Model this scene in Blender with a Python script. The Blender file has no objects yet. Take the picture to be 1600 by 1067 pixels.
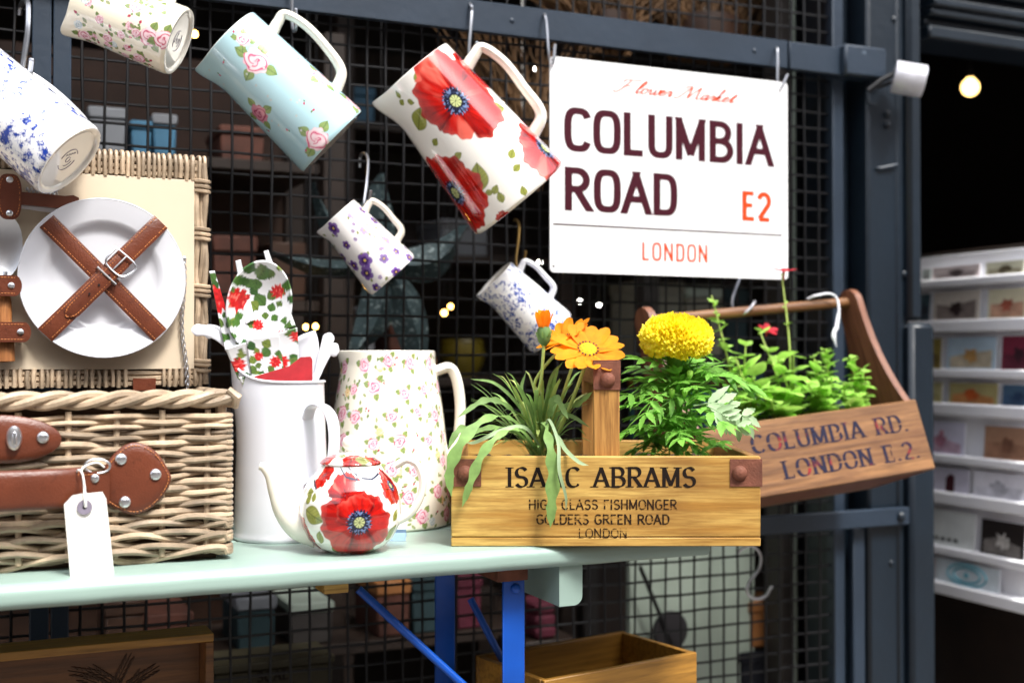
import bpy, bmesh, math, random
import numpy as np
from mathutils import Vector, Matrix, Euler
R = math.radians
random.seed(7)
rng = np.random.default_rng(11)
scene = bpy.context.scene

# ------------------------------------------------------------------ camera
F = 1900.0                       # focal length in pixels of the 1600 px wide photograph
TH = R(24.3)                     # the camera is turned towards the right, along the shop front
ZC = 1.0                         # eye height
PITCH = math.atan((557 - 533.5) / F)
cam_d = bpy.data.cameras.new('camera')
cam = bpy.data.objects.new('camera', cam_d)
scene.collection.objects.link(cam)
scene.camera = cam
cam.location = (0, 0, ZC)
cam.rotation_euler = (math.pi / 2 + PITCH, 0, -TH)
cam_d.sensor_width = 36
cam_d.lens = F / 1600 * 36
cam_d.clip_start = 0.05
cam_d.clip_end = 600
cam_d.dof.use_dof = True
cam_d.dof.focus_distance = 1.50
cam_d.dof.aperture_fstop = 3.0

# ------------------------------------------------------------------ light: bright overcast street
SUN_EL, SUN_AZ = R(56), R(165)     # azimuth clockwise from +Y
world = bpy.data.worlds.new('World')
scene.world = world
world.use_nodes = True
wn = world.node_tree
bg = wn.nodes['Background']
sky = wn.nodes.new('ShaderNodeTexSky')
sky.sky_type = 'NISHITA'
sky.sun_disc = False
sky.sun_elevation = SUN_EL
sky.sun_rotation = SUN_AZ
sky.air_density = 1.0
sky.dust_density = 3.0
hs = wn.nodes.new('ShaderNodeHueSaturation')
hs.inputs['Saturation'].default_value = 0.30
wn.links.new(sky.outputs[0], hs.inputs['Color'])
wn.links.new(hs.outputs[0], bg.inputs['Color'])
bg.inputs['Strength'].default_value = 0.15
sun_d = bpy.data.lights.new('sun', 'SUN')
sun_d.energy = 1.5
sun_d.angle = R(12)
sun_d.color = (1.0, 0.97, 0.92)
sun = bpy.data.objects.new('sun', sun_d)
scene.collection.objects.link(sun)
sdir = Vector((math.sin(SUN_AZ) * math.cos(SUN_EL), math.cos(SUN_AZ) * math.cos(SUN_EL), math.sin(SUN_EL)))
sun.rotation_euler = sdir.to_track_quat('Z', 'Y').to_euler()
sun.location = (0, -2, 4)
scene.view_settings.view_transform = 'Standard'
scene.view_settings.look = 'None'
scene.view_settings.gamma = 1
scene.view_settings.use_curve_mapping = False
scene.view_settings.exposure = 1.52
scene.cycles.max_bounces = 8
scene.cycles.transparent_max_bounces = 12
scene.cycles.use_denoising = True

# ------------------------------------------------------------------ picture -> place
CT, ST = math.cos(TH), math.sin(TH)
CP, SP = math.cos(PITCH), math.sin(PITCH)
CAM = Vector((0, 0, ZC))
def ray(px, py):
    a, b = (px - 800) / F, (533.5 - py) / F
    f, u = CP - b * SP, SP + b * CP
    return Vector((a * CT + f * ST, -a * ST + f * CT, u))
def at_y(px, py, y):
    d = ray(px, py)
    return CAM + d * (y / d.y)
def at_z(px, py, z):
    d = ray(px, py)
    return CAM + d * ((z - ZC) / d.z)
def at_d(px, py, dep):           # camera depth
    return CAM + ray(px, py) * dep
def depth(p):
    return p.x * ST + p.y * CT
def to_px(p):
    cx = p.x * CT - p.y * ST
    d = p.x * ST + p.y * CT
    h = p.z - ZC
    d2 = d * CP + h * SP
    u = -d * SP + h * CP
    return 800 + cx / d2 * F, 533.5 - u / d2 * F
WALL = 1.80                      # plane of the wire grille
TABLE = 0.765                    # table top height

# ------------------------------------------------------------------ materials
def lin(c):
    return tuple(((v / 255) / 12.92 if v / 255 <= 0.04045 else ((v / 255 + 0.055) / 1.055) ** 2.4) for v in c)
def _mat(name):
    m = bpy.data.materials.new(name)
    m.use_nodes = True
    nt = m.node_tree
    return m, nt, nt.nodes['Principled BSDF']
def mixc(nt, fac, a, b, mode='MIX'):
    n = nt.nodes.new('ShaderNodeMix')
    n.data_type = 'RGBA'
    n.blend_type = mode
    for s, v in (('Factor', fac), ('A', a), ('B', b)):
        sock = [i for i in n.inputs if i.name == s and (i.type == ('VALUE' if s == 'Factor' else 'RGBA'))][0]
        if hasattr(v, 'links'):
            nt.links.new(v, sock)
        elif s == 'Factor':
            sock.default_value = v
        else:
            sock.default_value = (*v, 1)
    return [o for o in n.outputs if o.type == 'RGBA'][0]
def ramp(nt, src, p0, p1, c0=(0, 0, 0), c1=(1, 1, 1)):
    n = nt.nodes.new('ShaderNodeValToRGB')
    n.color_ramp.elements[0].position = p0
    n.color_ramp.elements[1].position = p1
    n.color_ramp.elements[0].color = (*c0, 1)
    n.color_ramp.elements[1].color = (*c1, 1)
    nt.links.new(src, n.inputs[0])
    return n.outputs[0]
def noise(nt, scale, detail=4, stretch=None, rough=0.55):
    tc = nt.nodes.new('ShaderNodeTexCoord')
    n = nt.nodes.new('ShaderNodeTexNoise')
    n.inputs['Scale'].default_value = scale
    n.inputs['Detail'].default_value = detail
    n.inputs['Roughness'].default_value = rough
    if stretch:
        mp = nt.nodes.new('ShaderNodeMapping')
        mp.inputs['Scale'].default_value = stretch
        nt.links.new(tc.outputs['Object'], mp.inputs[0])
        nt.links.new(mp.outputs[0], n.inputs['Vector'])
    else:
        nt.links.new(tc.outputs['Object'], n.inputs['Vector'])
    return n.outputs['Fac']
def bump(nt, p, h, strength=0.3, dist=0.002):
    b = nt.nodes.new('ShaderNodeBump')
    b.inputs['Strength'].default_value = strength
    b.inputs['Distance'].default_value = dist
    nt.links.new(h, b.inputs['Height'])
    nt.links.new(b.outputs[0], p.inputs['Normal'])
def mat(name, col, rough=0.5, metal=0.0, var=0.15, vscale=18, bmp=0.0, bscale=120, coat=0.0, rnd=0.0, spec=0.5, stretch=None, dark=None, dthr=(0.62, 0.7), sss=0.0, trans=0.0):
    m, nt, p = _mat(name)
    c = lin(col)
    n = noise(nt, vscale, 5, stretch)
    out = mixc(nt, ramp(nt, n, 0.35, 0.7), tuple(v * (1 - var) for v in c), tuple(min(1, v * (1 + var)) for v in c))
    if dark is not None:         # flecks of wear in another colour
        n2 = noise(nt, vscale * 4.3, 6)
        out = mixc(nt, ramp(nt, n2, *dthr), out, lin(dark))
    if rnd:
        oi = nt.nodes.new('ShaderNodeObjectInfo')
        h = nt.nodes.new('ShaderNodeHueSaturation')
        mr = nt.nodes.new('ShaderNodeMapRange')
        mr.inputs['To Min'].default_value = 1 - rnd
        mr.inputs['To Max'].default_value = 1 + rnd
        nt.links.new(oi.outputs['Random'], mr.inputs[0])
        nt.links.new(mr.outputs[0], h.inputs['Value'])
        nt.links.new(out, h.inputs['Color'])
        out = h.outputs[0]
    nt.links.new(out, p.inputs['Base Color'])
    p.inputs['Roughness'].default_value = rough
    p.inputs['Metallic'].default_value = metal
    p.inputs['Specular IOR Level'].default_value = spec
    p.inputs['Coat Weight'].default_value = coat
    p.inputs['Coat Roughness'].default_value = 0.05
    if sss:
        p.inputs['Subsurface Weight'].default_value = sss
        p.inputs['Subsurface Radius'].default_value = (0.004, 0.003, 0.002)
    if bmp:
        bump(nt, p, noise(nt, bscale, 4, stretch), bmp)
    if trans:                    # thin petals and leaves let light through
        tr = nt.nodes.new('ShaderNodeBsdfTranslucent')
        nt.links.new(out, tr.inputs['Color'])
        mx = nt.nodes.new('ShaderNodeMixShader')
        mx.inputs[0].default_value = trans
        nt.links.new(p.outputs[0], mx.inputs[1])
        nt.links.new(tr.outputs[0], mx.inputs[2])
        nt.links.new(mx.outputs[0], nt.nodes['Material Output'].inputs['Surface'])
    return m
def wood(name, c_dark, c_light, axis='X', scale=30, stain=None, rough=0.55, bmp=0.35, stainthr=(0.6, 0.75)):
    m, nt, p = _mat(name)
    st = {'X': (0.06, 1, 1), 'Y': (1, 0.06, 1), 'Z': (1, 1, 0.06)}[axis]
    g1 = noise(nt, scale * 2.2, 6, st, 0.62)
    g2 = noise(nt, scale * 11, 4, st, 0.65)
    out = mixc(nt, ramp(nt, g1, 0.32, 0.68), lin(c_dark), lin(c_light))
    out = mixc(nt, ramp(nt, g2, 0.42, 0.66, (0, 0, 0), (0.75, 0.75, 0.75)), out, tuple(v * 0.72 for v in lin(c_dark)))
    if stain:
        s = noise(nt, 9, 5, {'X': (0.5, 1, 1.2), 'Y': (1, 0.5, 1), 'Z': (1, 1, 0.5)}[axis])
        out = mixc(nt, ramp(nt, s, *stainthr, (0, 0, 0), (0.75, 0.75, 0.75)), out, lin(stain))
    nt.links.new(out, p.inputs['Base Color'])
    p.inputs['Roughness'].default_value = rough
    bump(nt, p, g2, bmp, 0.0012)
    return m
def ink(name, col, wear=0.45, scale=60, stretch=(0.3, 1, 1), thr=0.04, second=None):
    m, nt, p = _mat(name)
    p.inputs['Base Color'].default_value = (*lin(col), 1)
    if second:
        nt.links.new(mixc(nt, ramp(nt, noise(nt, 34, 3), 0.58, 0.7), lin(col), lin(second)), p.inputs['Base Color'])
    p.inputs['Roughness'].default_value = 0.6
    p.inputs['Specular IOR Level'].default_value = 0.15
    if wear:
        n = noise(nt, scale, 6, stretch, 0.7)
        a = ramp(nt, n, wear - thr, wear + thr)
        nt.links.new(a, p.inputs['Alpha'])
    return m
def attr_mat(name, rough=0.10, coat=1.0, spec=0.5, bmp=0):
    m, nt, p = _mat(name)
    a = nt.nodes.new('ShaderNodeAttribute')
    a.attribute_name = 'print'
    nt.links.new(a.outputs['Color'], p.inputs['Base Color'])
    p.inputs['Roughness'].default_value = rough
    p.inputs['Coat Weight'].default_value = coat
    p.inputs['Coat Roughness'].default_value = 0.04
    p.inputs['Specular IOR Level'].default_value = spec
    return m
def emit(name, col, s):
    m, nt, p = _mat(name)
    p.inputs['Base Color'].default_value = (*lin(col), 1)
    p.inputs['Emission Color'].default_value = (*lin(col), 1)
    p.inputs['Emission Strength'].default_value = s
    return m

M = {}
M['slate'] = mat('slate_paint', (38, 50, 64), 0.42, var=0.12, vscale=9, bmp=0.25, bscale=60, dark=(96, 110, 124), dthr=(0.72, 0.78))
M['slate2'] = mat('slate_paint_column', (17, 29, 40), 0.4, var=0.15, vscale=7, bmp=0.35, bscale=45, dark=(150, 160, 170), dthr=(0.745, 0.77))
M['wire'] = mat('black_wire_enamel', (10, 10, 14), 0.45, var=0.2)
M['steel'] = mat('bright_steel', (226, 228, 232), 0.3, 1.0, var=0.08)
M['hook'] = mat('galvanised_hook', (186, 188, 194), 0.36, 1.0, var=0.15)
M['brass'] = mat('brass_hook', (150, 120, 70), 0.35, 1.0, var=0.15)
M['mint'] = mat('mint_green_paint', (150, 173, 163), 0.36, var=0.12, vscale=6, bmp=0.3, bscale=40, stretch=(0.1, 1, 1), dark=(84, 108, 106), dthr=(0.745, 0.765))
M['blue'] = mat('blue_steel_paint', (12, 78, 175), 0.3, var=0.2, vscale=10, dark=(90, 150, 200), dthr=(0.74, 0.76))
M['willow'] = mat('buff_willow', (172, 151, 126), 0.45, var=0.30, vscale=40, rnd=0.34, bmp=0.3, bscale=200, dark=(110, 80, 56), dthr=(0.68, 0.76))
M['dark_backing'] = mat('hamper_inside', (70, 50, 36), 0.9, var=0.3)  # brown kept dark to hold the shade inside the hamper
M['ply'] = mat('cream_board', (210, 193, 168), 0.6, var=0.04, vscale=8)
M['leather'] = mat('tan_leather', (102, 51, 32), 0.34, var=0.16, vscale=22, bmp=0.25, bscale=420, dark=(74, 34, 20), dthr=(0.6, 0.8))
M['stitch'] = mat('orange_thread', (190, 116, 60), 0.7)
M['china'] = mat('white_china', (222, 223, 229), 0.10, var=0.01, coat=0.4)
M['cream_china'] = mat('cream_glaze', (244, 238, 224), 0.12, var=0.02, coat=0.4)
M['enamel'] = mat('white_enamel', (222, 224, 232), 0.16, var=0.015, coat=0.4)
M['print'] = attr_mat('transfer_print_glaze')
M['melamine'] = attr_mat('printed_melamine', 0.22, 0.2)
M['plastic'] = mat('white_plastic', (230, 231, 238), 0.3, var=0.02)
M['card_red'] = mat('red_card', (176, 40, 48), 0.5, var=0.15, vscale=60)
M['paper'] = mat('white_card', (248, 246, 238), 0.75, var=0.02)
M['pencil'] = mat('pencil_grey', (196, 192, 192), 0.8)
M['greyring'] = mat('grey_eyelet_card', (132, 124, 140), 0.7)
M['string'] = mat('white_cotton', (240, 238, 232), 0.8)
M['signwhite'] = mat('white_sign_enamel', (250, 250, 252), 0.18, var=0.01, coat=0.3)
M['maroon'] = ink('maroon_sign_ink', (62, 14, 28), 0)
M['orange_ink'] = ink('orange_sign_ink', (222, 66, 18), 0)
M['thinline'] = ink('grey_sign_line', (70, 58, 60), 0)
M['black_ink'] = ink('worn_black_ink', (30, 22, 18), 0.36, 90, (0.3, 1, 1))
M['black_ink2'] = ink('faded_black_ink', (44, 30, 20), 0.45, 110, (0.25, 1, 1.5))
M['blue_ink'] = ink('faded_blue_and_red_ink', (34, 33, 54), 0.37, 60, (0.4, 1, 1), 0.09, (140, 44, 44))
M['honey'] = wood('honey_pine', (166, 118, 46), (220, 184, 102), 'X', 26, stain=(112, 72, 30), stainthr=(0.54, 0.74))
M['honeyz'] = wood('honey_pine_upright', (146, 96, 42), (204, 154, 82), 'Z', 30, stain=(110, 64, 30))
M['honeyend'] = wood('honey_pine_end', (120, 76, 36), (190, 140, 78), 'Y', 30)
M['redwood'] = wood('reddish_pine', (96, 61, 34), (158, 114, 72), 'X', 16, stain=(78, 42, 26), rough=0.42, stainthr=(0.55, 0.75))
M['redwoodz'] = wood('reddish_pine_end', (104, 62, 44), (156, 104, 76), 'Z', 24, stain=(70, 40, 28), rough=0.45)
M['crate'] = wood('varnished_crate_pine', (128, 88, 30), (180, 130, 54), 'X', 14, stain=(92, 54, 18), rough=0.4)
M['darkcrate'] = wood('dark_crate_pine', (86, 54, 26), (128, 84, 42), 'X', 14, rough=0.5)
M['rust'] = mat('rusty_iron', (118, 70, 52), 0.7, 0.2, var=0.25, vscale=60, bmp=0.4, bscale=300)
M['soil'] = mat('potting_soil', (52, 36, 26), 0.95, var=0.4, vscale=90, bmp=1.0, bscale=300)
M['gaz_leaf'] = mat('grey_green_leaf', (136, 174, 98), 0.6, var=0.2, vscale=60, rnd=0.25, trans=0.35)
M['gaz_stem'] = mat('pale_stem', (180, 200, 108), 0.5, var=0.15, sss=0.1)
M['mar_leaf'] = mat('fresh_green_leaf', (128, 188, 76), 0.55, var=0.2, vscale=80, rnd=0.3, trans=0.4)
M['pale_leaf'] = mat('pale_leaf_underside', (168, 194, 150), 0.5, var=0.08, rnd=0.1, trans=0.3)  # pale underside tone, with sunlight on the marigold leaf put into it
M['lime_leaf'] = mat('lime_green_leaf', (166, 212, 96), 0.5, var=0.2, vscale=60, rnd=0.3, trans=0.4)
M['orange_petal'] = mat('orange_petal', (255, 156, 10), 0.75, var=0.14, vscale=60, rnd=0.12, trans=0.4)
M['disc_yellow'] = mat('yellow_disc', (238, 178, 20), 0.8, var=0.3, vscale=300, bmp=1, bscale=600)
M['petal_dark'] = mat('petal_base_spot', (70, 26, 12), 0.7)
M['yellow_petal'] = mat('yellow_petal', (255, 240, 60), 0.5, var=0.05, vscale=80, dark=(255, 214, 20), dthr=(0.5, 0.75), trans=0.5)
M['red_petal'] = mat('red_petal', (206, 30, 52), 0.45, var=0.15, trans=0.35)
M['metal_leaf'] = mat('verdigris_metal', (50, 66, 69), 0.6, 0.3, var=0.3, vscale=30, dark=(140, 154, 154), dthr=(0.56, 0.68))
M['rod_dark'] = mat('dark_knife_wood', (96, 52, 36), 0.35, var=0.2, stretch=(0.2, 1, 1))
M['rod_wood'] = wood('cutlery_handle_wood', (150, 92, 48), (196, 132, 76), 'Z', 40)
M['pave'] = mat('grey_pavement', (112, 108, 104), 0.85, var=0.15, vscale=3)
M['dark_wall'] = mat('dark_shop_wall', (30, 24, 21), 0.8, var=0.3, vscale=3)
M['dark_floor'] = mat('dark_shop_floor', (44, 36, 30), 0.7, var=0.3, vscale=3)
M['bulb'] = emit('lit_bulb', (255, 206, 120), 4.0)
M['amber'] = emit('amber_fairy_light', (255, 190, 90), 10)
M['whitelight'] = emit('white_fairy_light', (255, 250, 240), 10)
M['rack'] = mat('white_rack_paint', (250, 250, 255), 0.5, var=0.03)

# ------------------------------------------------------------------ object helpers
COL = scene.collection
def link(o, parent=None):
    COL.objects.link(o)
    if parent is not None:
        o.parent = parent
    return o
def tag(o, label=None, cat=None, group=None, kind=None):
    if label: o['label'] = label
    if cat: o['category'] = cat
    if group: o['group'] = group
    if kind: o['kind'] = kind
    return o
def empty(name, loc=(0, 0, 0), rot=(0, 0, 0), label=None, cat=None, group=None, parent=None):
    o = bpy.data.objects.new(name, None)
    o.empty_display_size = 0.02
    link(o, parent)
    o.location = loc
    o.rotation_euler = rot
    return tag(o, label, cat, group)
def mesh_obj(name, me, parent=None, m=None, loc=None, rot=None):
    o = bpy.data.objects.new(name, me)
    link(o, parent)
    if m is not None and not me.materials:
        me.materials.append(m)
    if loc is not None: o.location = loc
    if rot is not None: o.rotation_euler = rot
    return o

class MB:
    def __init__(s):
        s.v, s.f = [], []
    def add(s, vs, fs):
        b = len(s.v)
        s.v += [tuple(p) for p in vs]
        s.f += [tuple(i + b for i in f) for f in fs]
        return s
    def box(s, lo, hi, c=0.0, mt=None):
        lo, hi = Vector(lo), Vector(hi)
        ctr, h = (lo + hi) / 2, (hi - lo) / 2
        c = min(c, min(h) * 0.49)
        vs, fs = [], []
        if c <= 0:
            for sx in (-1, 1):
                for sy in (-1, 1):
                    for sz in (-1, 1):
                        vs.append(ctr + Vector((sx * h.x, sy * h.y, sz * h.z)))
            fs = [(0, 1, 3, 2), (4, 6, 7, 5), (0, 4, 5, 1), (2, 3, 7, 6), (0, 2, 6, 4), (1, 5, 7, 3)]
        else:
            idx = {}
            for sg in [(a, b, d) for a in (-1, 1) for b in (-1, 1) for d in (-1, 1)]:
                for ax in range(3):
                    p = [sg[k] * (h[k] if k == ax else h[k] - c) for k in range(3)]
                    idx[(sg, ax)] = len(vs)
                    vs.append(ctr + Vector(p))
            for ax in range(3):
                o1, o2 = [k for k in range(3) if k != ax]
                for sg in (-1, 1):
                    q = []
                    for a, b in ((-1, -1), (1, -1), (1, 1), (-1, 1)):
                        t = [0, 0, 0]; t[ax] = sg; t[o1] = a; t[o2] = b
                        q.append(idx[(tuple(t), ax)])
                    fs.append(q)
            for a in range(3):
                for b in range(a + 1, 3):
                    t3 = 3 - a - b
                    for sa in (-1, 1):
                        for sb in (-1, 1):
                            p = [0, 0, 0]; p[a] = sa; p[b] = sb; p[t3] = -1
                            q = list(p); q[t3] = 1
                            p, q = tuple(p), tuple(q)
                            fs.append((idx[(p, a)], idx[(p, b)], idx[(q, b)], idx[(q, a)]))
            for sg in [(a, b, d) for a in (-1, 1) for b in (-1, 1) for d in (-1, 1)]:
                fs.append(tuple(idx[(sg, k)] for k in range(3)))
        if mt is not None:
            vs = [mt @ Vector(p) for p in vs]
        return s.add(vs, fs)
    def tube(s, pts, rad, n=8, flat=1.0, closed=False, up=None):
        pts = [Vector(p) for p in pts]
        k = len(pts)
        rad = rad if hasattr(rad, '__len__') else [rad] * k
        T = []
        for i in range(k):
            a = pts[(i - 1) % k] if (closed or i > 0) else pts[i]
            b = pts[(i + 1) % k] if (closed or i < k - 1) else pts[i]
            T.append((b - a).normalized())
        ref = Vector(up) if up else (Vector((0, 0, 1)) if abs(T[0].z) < 0.9 else Vector((1, 0, 0)))
        nrm = (ref - T[0] * ref.dot(T[0])).normalized()
        vs = []
        for i in range(k):
            nrm = (nrm - T[i] * nrm.dot(T[i])).normalized()
            bn = T[i].cross(nrm)
            for j in range(n):
                a = 2 * math.pi * j / n
                vs.append(pts[i] + nrm * (math.cos(a) * rad[i]) + bn * (math.sin(a) * rad[i] * flat))
        fs = []
        for i in range(k if closed else k - 1):
            for j in range(n):
                i2 = (i + 1) % k
                fs.append((i * n + j, i * n + (j + 1) % n, i2 * n + (j + 1) % n, i2 * n + j))
        if not closed:
            fs.append(tuple(range(n))[::-1])
            fs.append(tuple((k - 1) * n + j for j in range(n)))
        return s.add(vs, fs)
    def lathe(s, prof, n=32, axis='Z', org=(0, 0, 0), cap=True):
        vs, fs = [], []
        for r, z in prof:
            for j in range(n):
                a = 2 * math.pi * j / n
                p = (r * math.cos(a), r * math.sin(a), z)
                if axis == 'Y': p = (p[0], -p[2], p[1])
                if axis == 'X': p = (p[2], p[0], p[1])
                vs.append((p[0] + org[0], p[1] + org[1], p[2] + org[2]))
        for i in range(len(prof) - 1):
            for j in range(n):
                fs.append((i * n + j, i * n + (j + 1) % n, (i + 1) * n + (j + 1) % n, (i + 1) * n + j))
        if cap and prof[0][0] > 1e-6: fs.append(tuple(range(n))[::-1])
        if cap and prof[-1][0] > 1e-6: fs.append(tuple((len(prof) - 1) * n + j for j in range(n)))
        return s.add(vs, fs)
    def prism(s, poly, y0, y1):          # polygon in (x, z), thickness along y
        n = len(poly)
        vs = [(x, y0, z) for x, z in poly] + [(x, y1, z) for x, z in poly]
        fs = [tuple(range(n)), tuple(range(n, 2 * n))[::-1]]
        fs += [(i, (i + 1) % n, n + (i + 1) % n, n + i) for i in range(n)]
        return s.add(vs, fs)
    def mesh(s, name, smooth=True, ang=38, recalc=True):
        me = bpy.data.meshes.new(name)
        me.from_pydata(s.v, [], s.f)
        if recalc:
            bm = bmesh.new(); bm.from_mesh(me)
            bmesh.ops.recalc_face_normals(bm, faces=bm.faces)
            bm.to_mesh(me); bm.free()
        if smooth:
            me.shade_smooth()
            me.set_sharp_from_angle(angle=R(ang))
        return me
    def build(s, name, m, parent=None, loc=None, rot=None, smooth=True, ang=38, recalc=True):
        return mesh_obj(name, s.mesh(name, smooth, ang, recalc), parent, m, loc, rot)

def catmull(pts, k=6):
    pts = [Vector(p) for p in pts]
    P = [pts[0] * 2 - pts[1]] + pts + [pts[-1] * 2 - pts[-2]]
    out = []
    for i in range(1, len(P) - 2):
        for j in range(k):
            t = j / k
            a, b, c, d = P[i - 1], P[i], P[i + 1], P[i + 2]
            out.append(0.5 * ((2 * b) + (c - a) * t + (2 * a - 5 * b + 4 * c - d) * t * t + (3 * b - a - 3 * c + d) * t ** 3))
    out.append(pts[-1])
    return out
def rivet(parent, name, loc, r=0.005, m='steel', axis='Y', dome=0.5):
    prof = [(r, 0), (r, r * 0.12)] + [(r * math.cos(a), r * 0.12 + r * dome * math.sin(a)) for a in (0.35, 0.75, 1.15)] + [(0, r * 0.12 + r * dome)]
    return MB().lathe(prof, 16, axis).build(name, M[m], parent, loc)

# ------------------------------------------------------------------ lettering from strokes
def arc(cx, cy, rx, ry, a0, a1, n=18, p=1.0):
    out = []
    for i in range(n + 1):
        a = R(a0 + (a1 - a0) * i / n)
        c, s_ = math.cos(a), math.sin(a)
        out.append((cx + rx * math.copysign(abs(c) ** p, c), cy + ry * math.copysign(abs(s_) ** p, s_)))
    return out
GL = {  # advance, strokes; cap height 1, baseline 0
    'A': (0.74, [[(0, 0), (0.33, 1)], [(0.33, 1), (0.66, 0)], [(0.13, 0.32), (0.53, 0.32)]]),
    'B': (0.66, [[(0.06, 0), (0.06, 1)], [(0.06, 1), (0.28, 1)] + arc(0.28, 0.76, 0.24, 0.24, 90, -90) + [(0.06, 0.52)], [(0.06, 0.52), (0.3, 0.52)] + arc(0.3, 0.26, 0.28, 0.26, 90, -90) + [(0.06, 0)]]),
    'C': (0.70, [arc(0.34, 0.5, 0.31, 0.5, 42, 318, 30, 0.86)]),
    'D': (0.70, [[(0.06, 0), (0.06, 1)], [(0.06, 1), (0.26, 1)] + arc(0.26, 0.5, 0.36, 0.5, 90, -90, 24, 0.86) + [(0.06, 0)]]),
    'E': (0.58, [[(0.06, 0), (0.06, 1)], [(0.06, 1), (0.5, 1)], [(0.06, 0.53), (0.44, 0.53)], [(0.06, 0), (0.52, 0)]]),
    'F': (0.56, [[(0.06, 0), (0.06, 1)], [(0.06, 1), (0.5, 1)], [(0.06, 0.52), (0.42, 0.52)]]),
    'G': (0.72, [arc(0.34, 0.5, 0.31, 0.5, 45, 330, 30, 0.86), [(0.62, 0.1), (0.62, 0.46)], [(0.38, 0.46), (0.62, 0.46)]]),
    'H': (0.72, [[(0.06, 0), (0.06, 1)], [(0.6, 0), (0.6, 1)], [(0.06, 0.52), (0.6, 0.52)]]),
    'I': (0.24, [[(0.08, 0), (0.08, 1)]]),
    'L': (0.56, [[(0.06, 0), (0.06, 1)], [(0.06, 0), (0.5, 0)]]),
    'M': (0.86, [[(0.06, 0), (0.06, 1)], [(0.06, 1), (0.39, 0.06)], [(0.39, 0.06), (0.72, 1)], [(0.72, 1), (0.72, 0)]]),
    'N': (0.74, [[(0.06, 0), (0.06, 1)], [(0.06, 1), (0.6, 0)], [(0.6, 0), (0.6, 1)]]),
    'O': (0.74, [arc(0.35, 0.5, 0.32, 0.5, 90, 450, 40, 0.86)]),
    'R': (0.68, [[(0.06, 0), (0.06, 1)], [(0.06, 1), (0.3, 1)] + arc(0.3, 0.75, 0.25, 0.25, 90, -90) + [(0.06, 0.5)], [(0.28, 0.5), (0.6, 0)]]),
    'S': (0.62, [arc(0.29, 0.745, 0.235, 0.255, 25, 250, 20)[:-1] + arc(0.29, 0.255, 0.25, 0.255, 80, -155, 22)]),
    'U': (0.70, [[(0.06, 1), (0.06, 0.3)] + arc(0.33, 0.3, 0.27, 0.3, 180, 360, 22, 0.86) + [(0.6, 1)]]),
    '2': (0.60, [arc(0.28, 0.72, 0.24, 0.28, 165, -30, 20) + [(0.05, 0.02)], [(0.04, 0.0), (0.54, 0.0)]]),
    '.': (0.2, [[(0.06, 0.0), (0.06, 0.09)]]),
    ' ': (0.4, []),
}
GS = dict(GL)                    # squarer condensed forms for the street sign
GS['C'] = (0.66, [arc(0.33, 0.5, 0.27, 0.5, 28, 332, 44, 0.62)])
GS['O'] = (0.70, [arc(0.33, 0.5, 0.28, 0.5, 90, 450, 60, 0.62)])
GS['D'] = (0.66, [[(0.06, 0), (0.06, 1)], [(0.06, 1), (0.26, 1)] + arc(0.26, 0.5, 0.30, 0.5, 90, -90, 40, 0.62) + [(0.06, 0)]])
GS['U'] = (0.66, [[(0.06, 1), (0.06, 0.3)] + arc(0.31, 0.3, 0.25, 0.3, 180, 360, 30, 0.72) + [(0.56, 1)]])
def text_width(s, track=0.0, G=None):
    return sum((G or GL)[c][0] + track for c in s) - track
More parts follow.
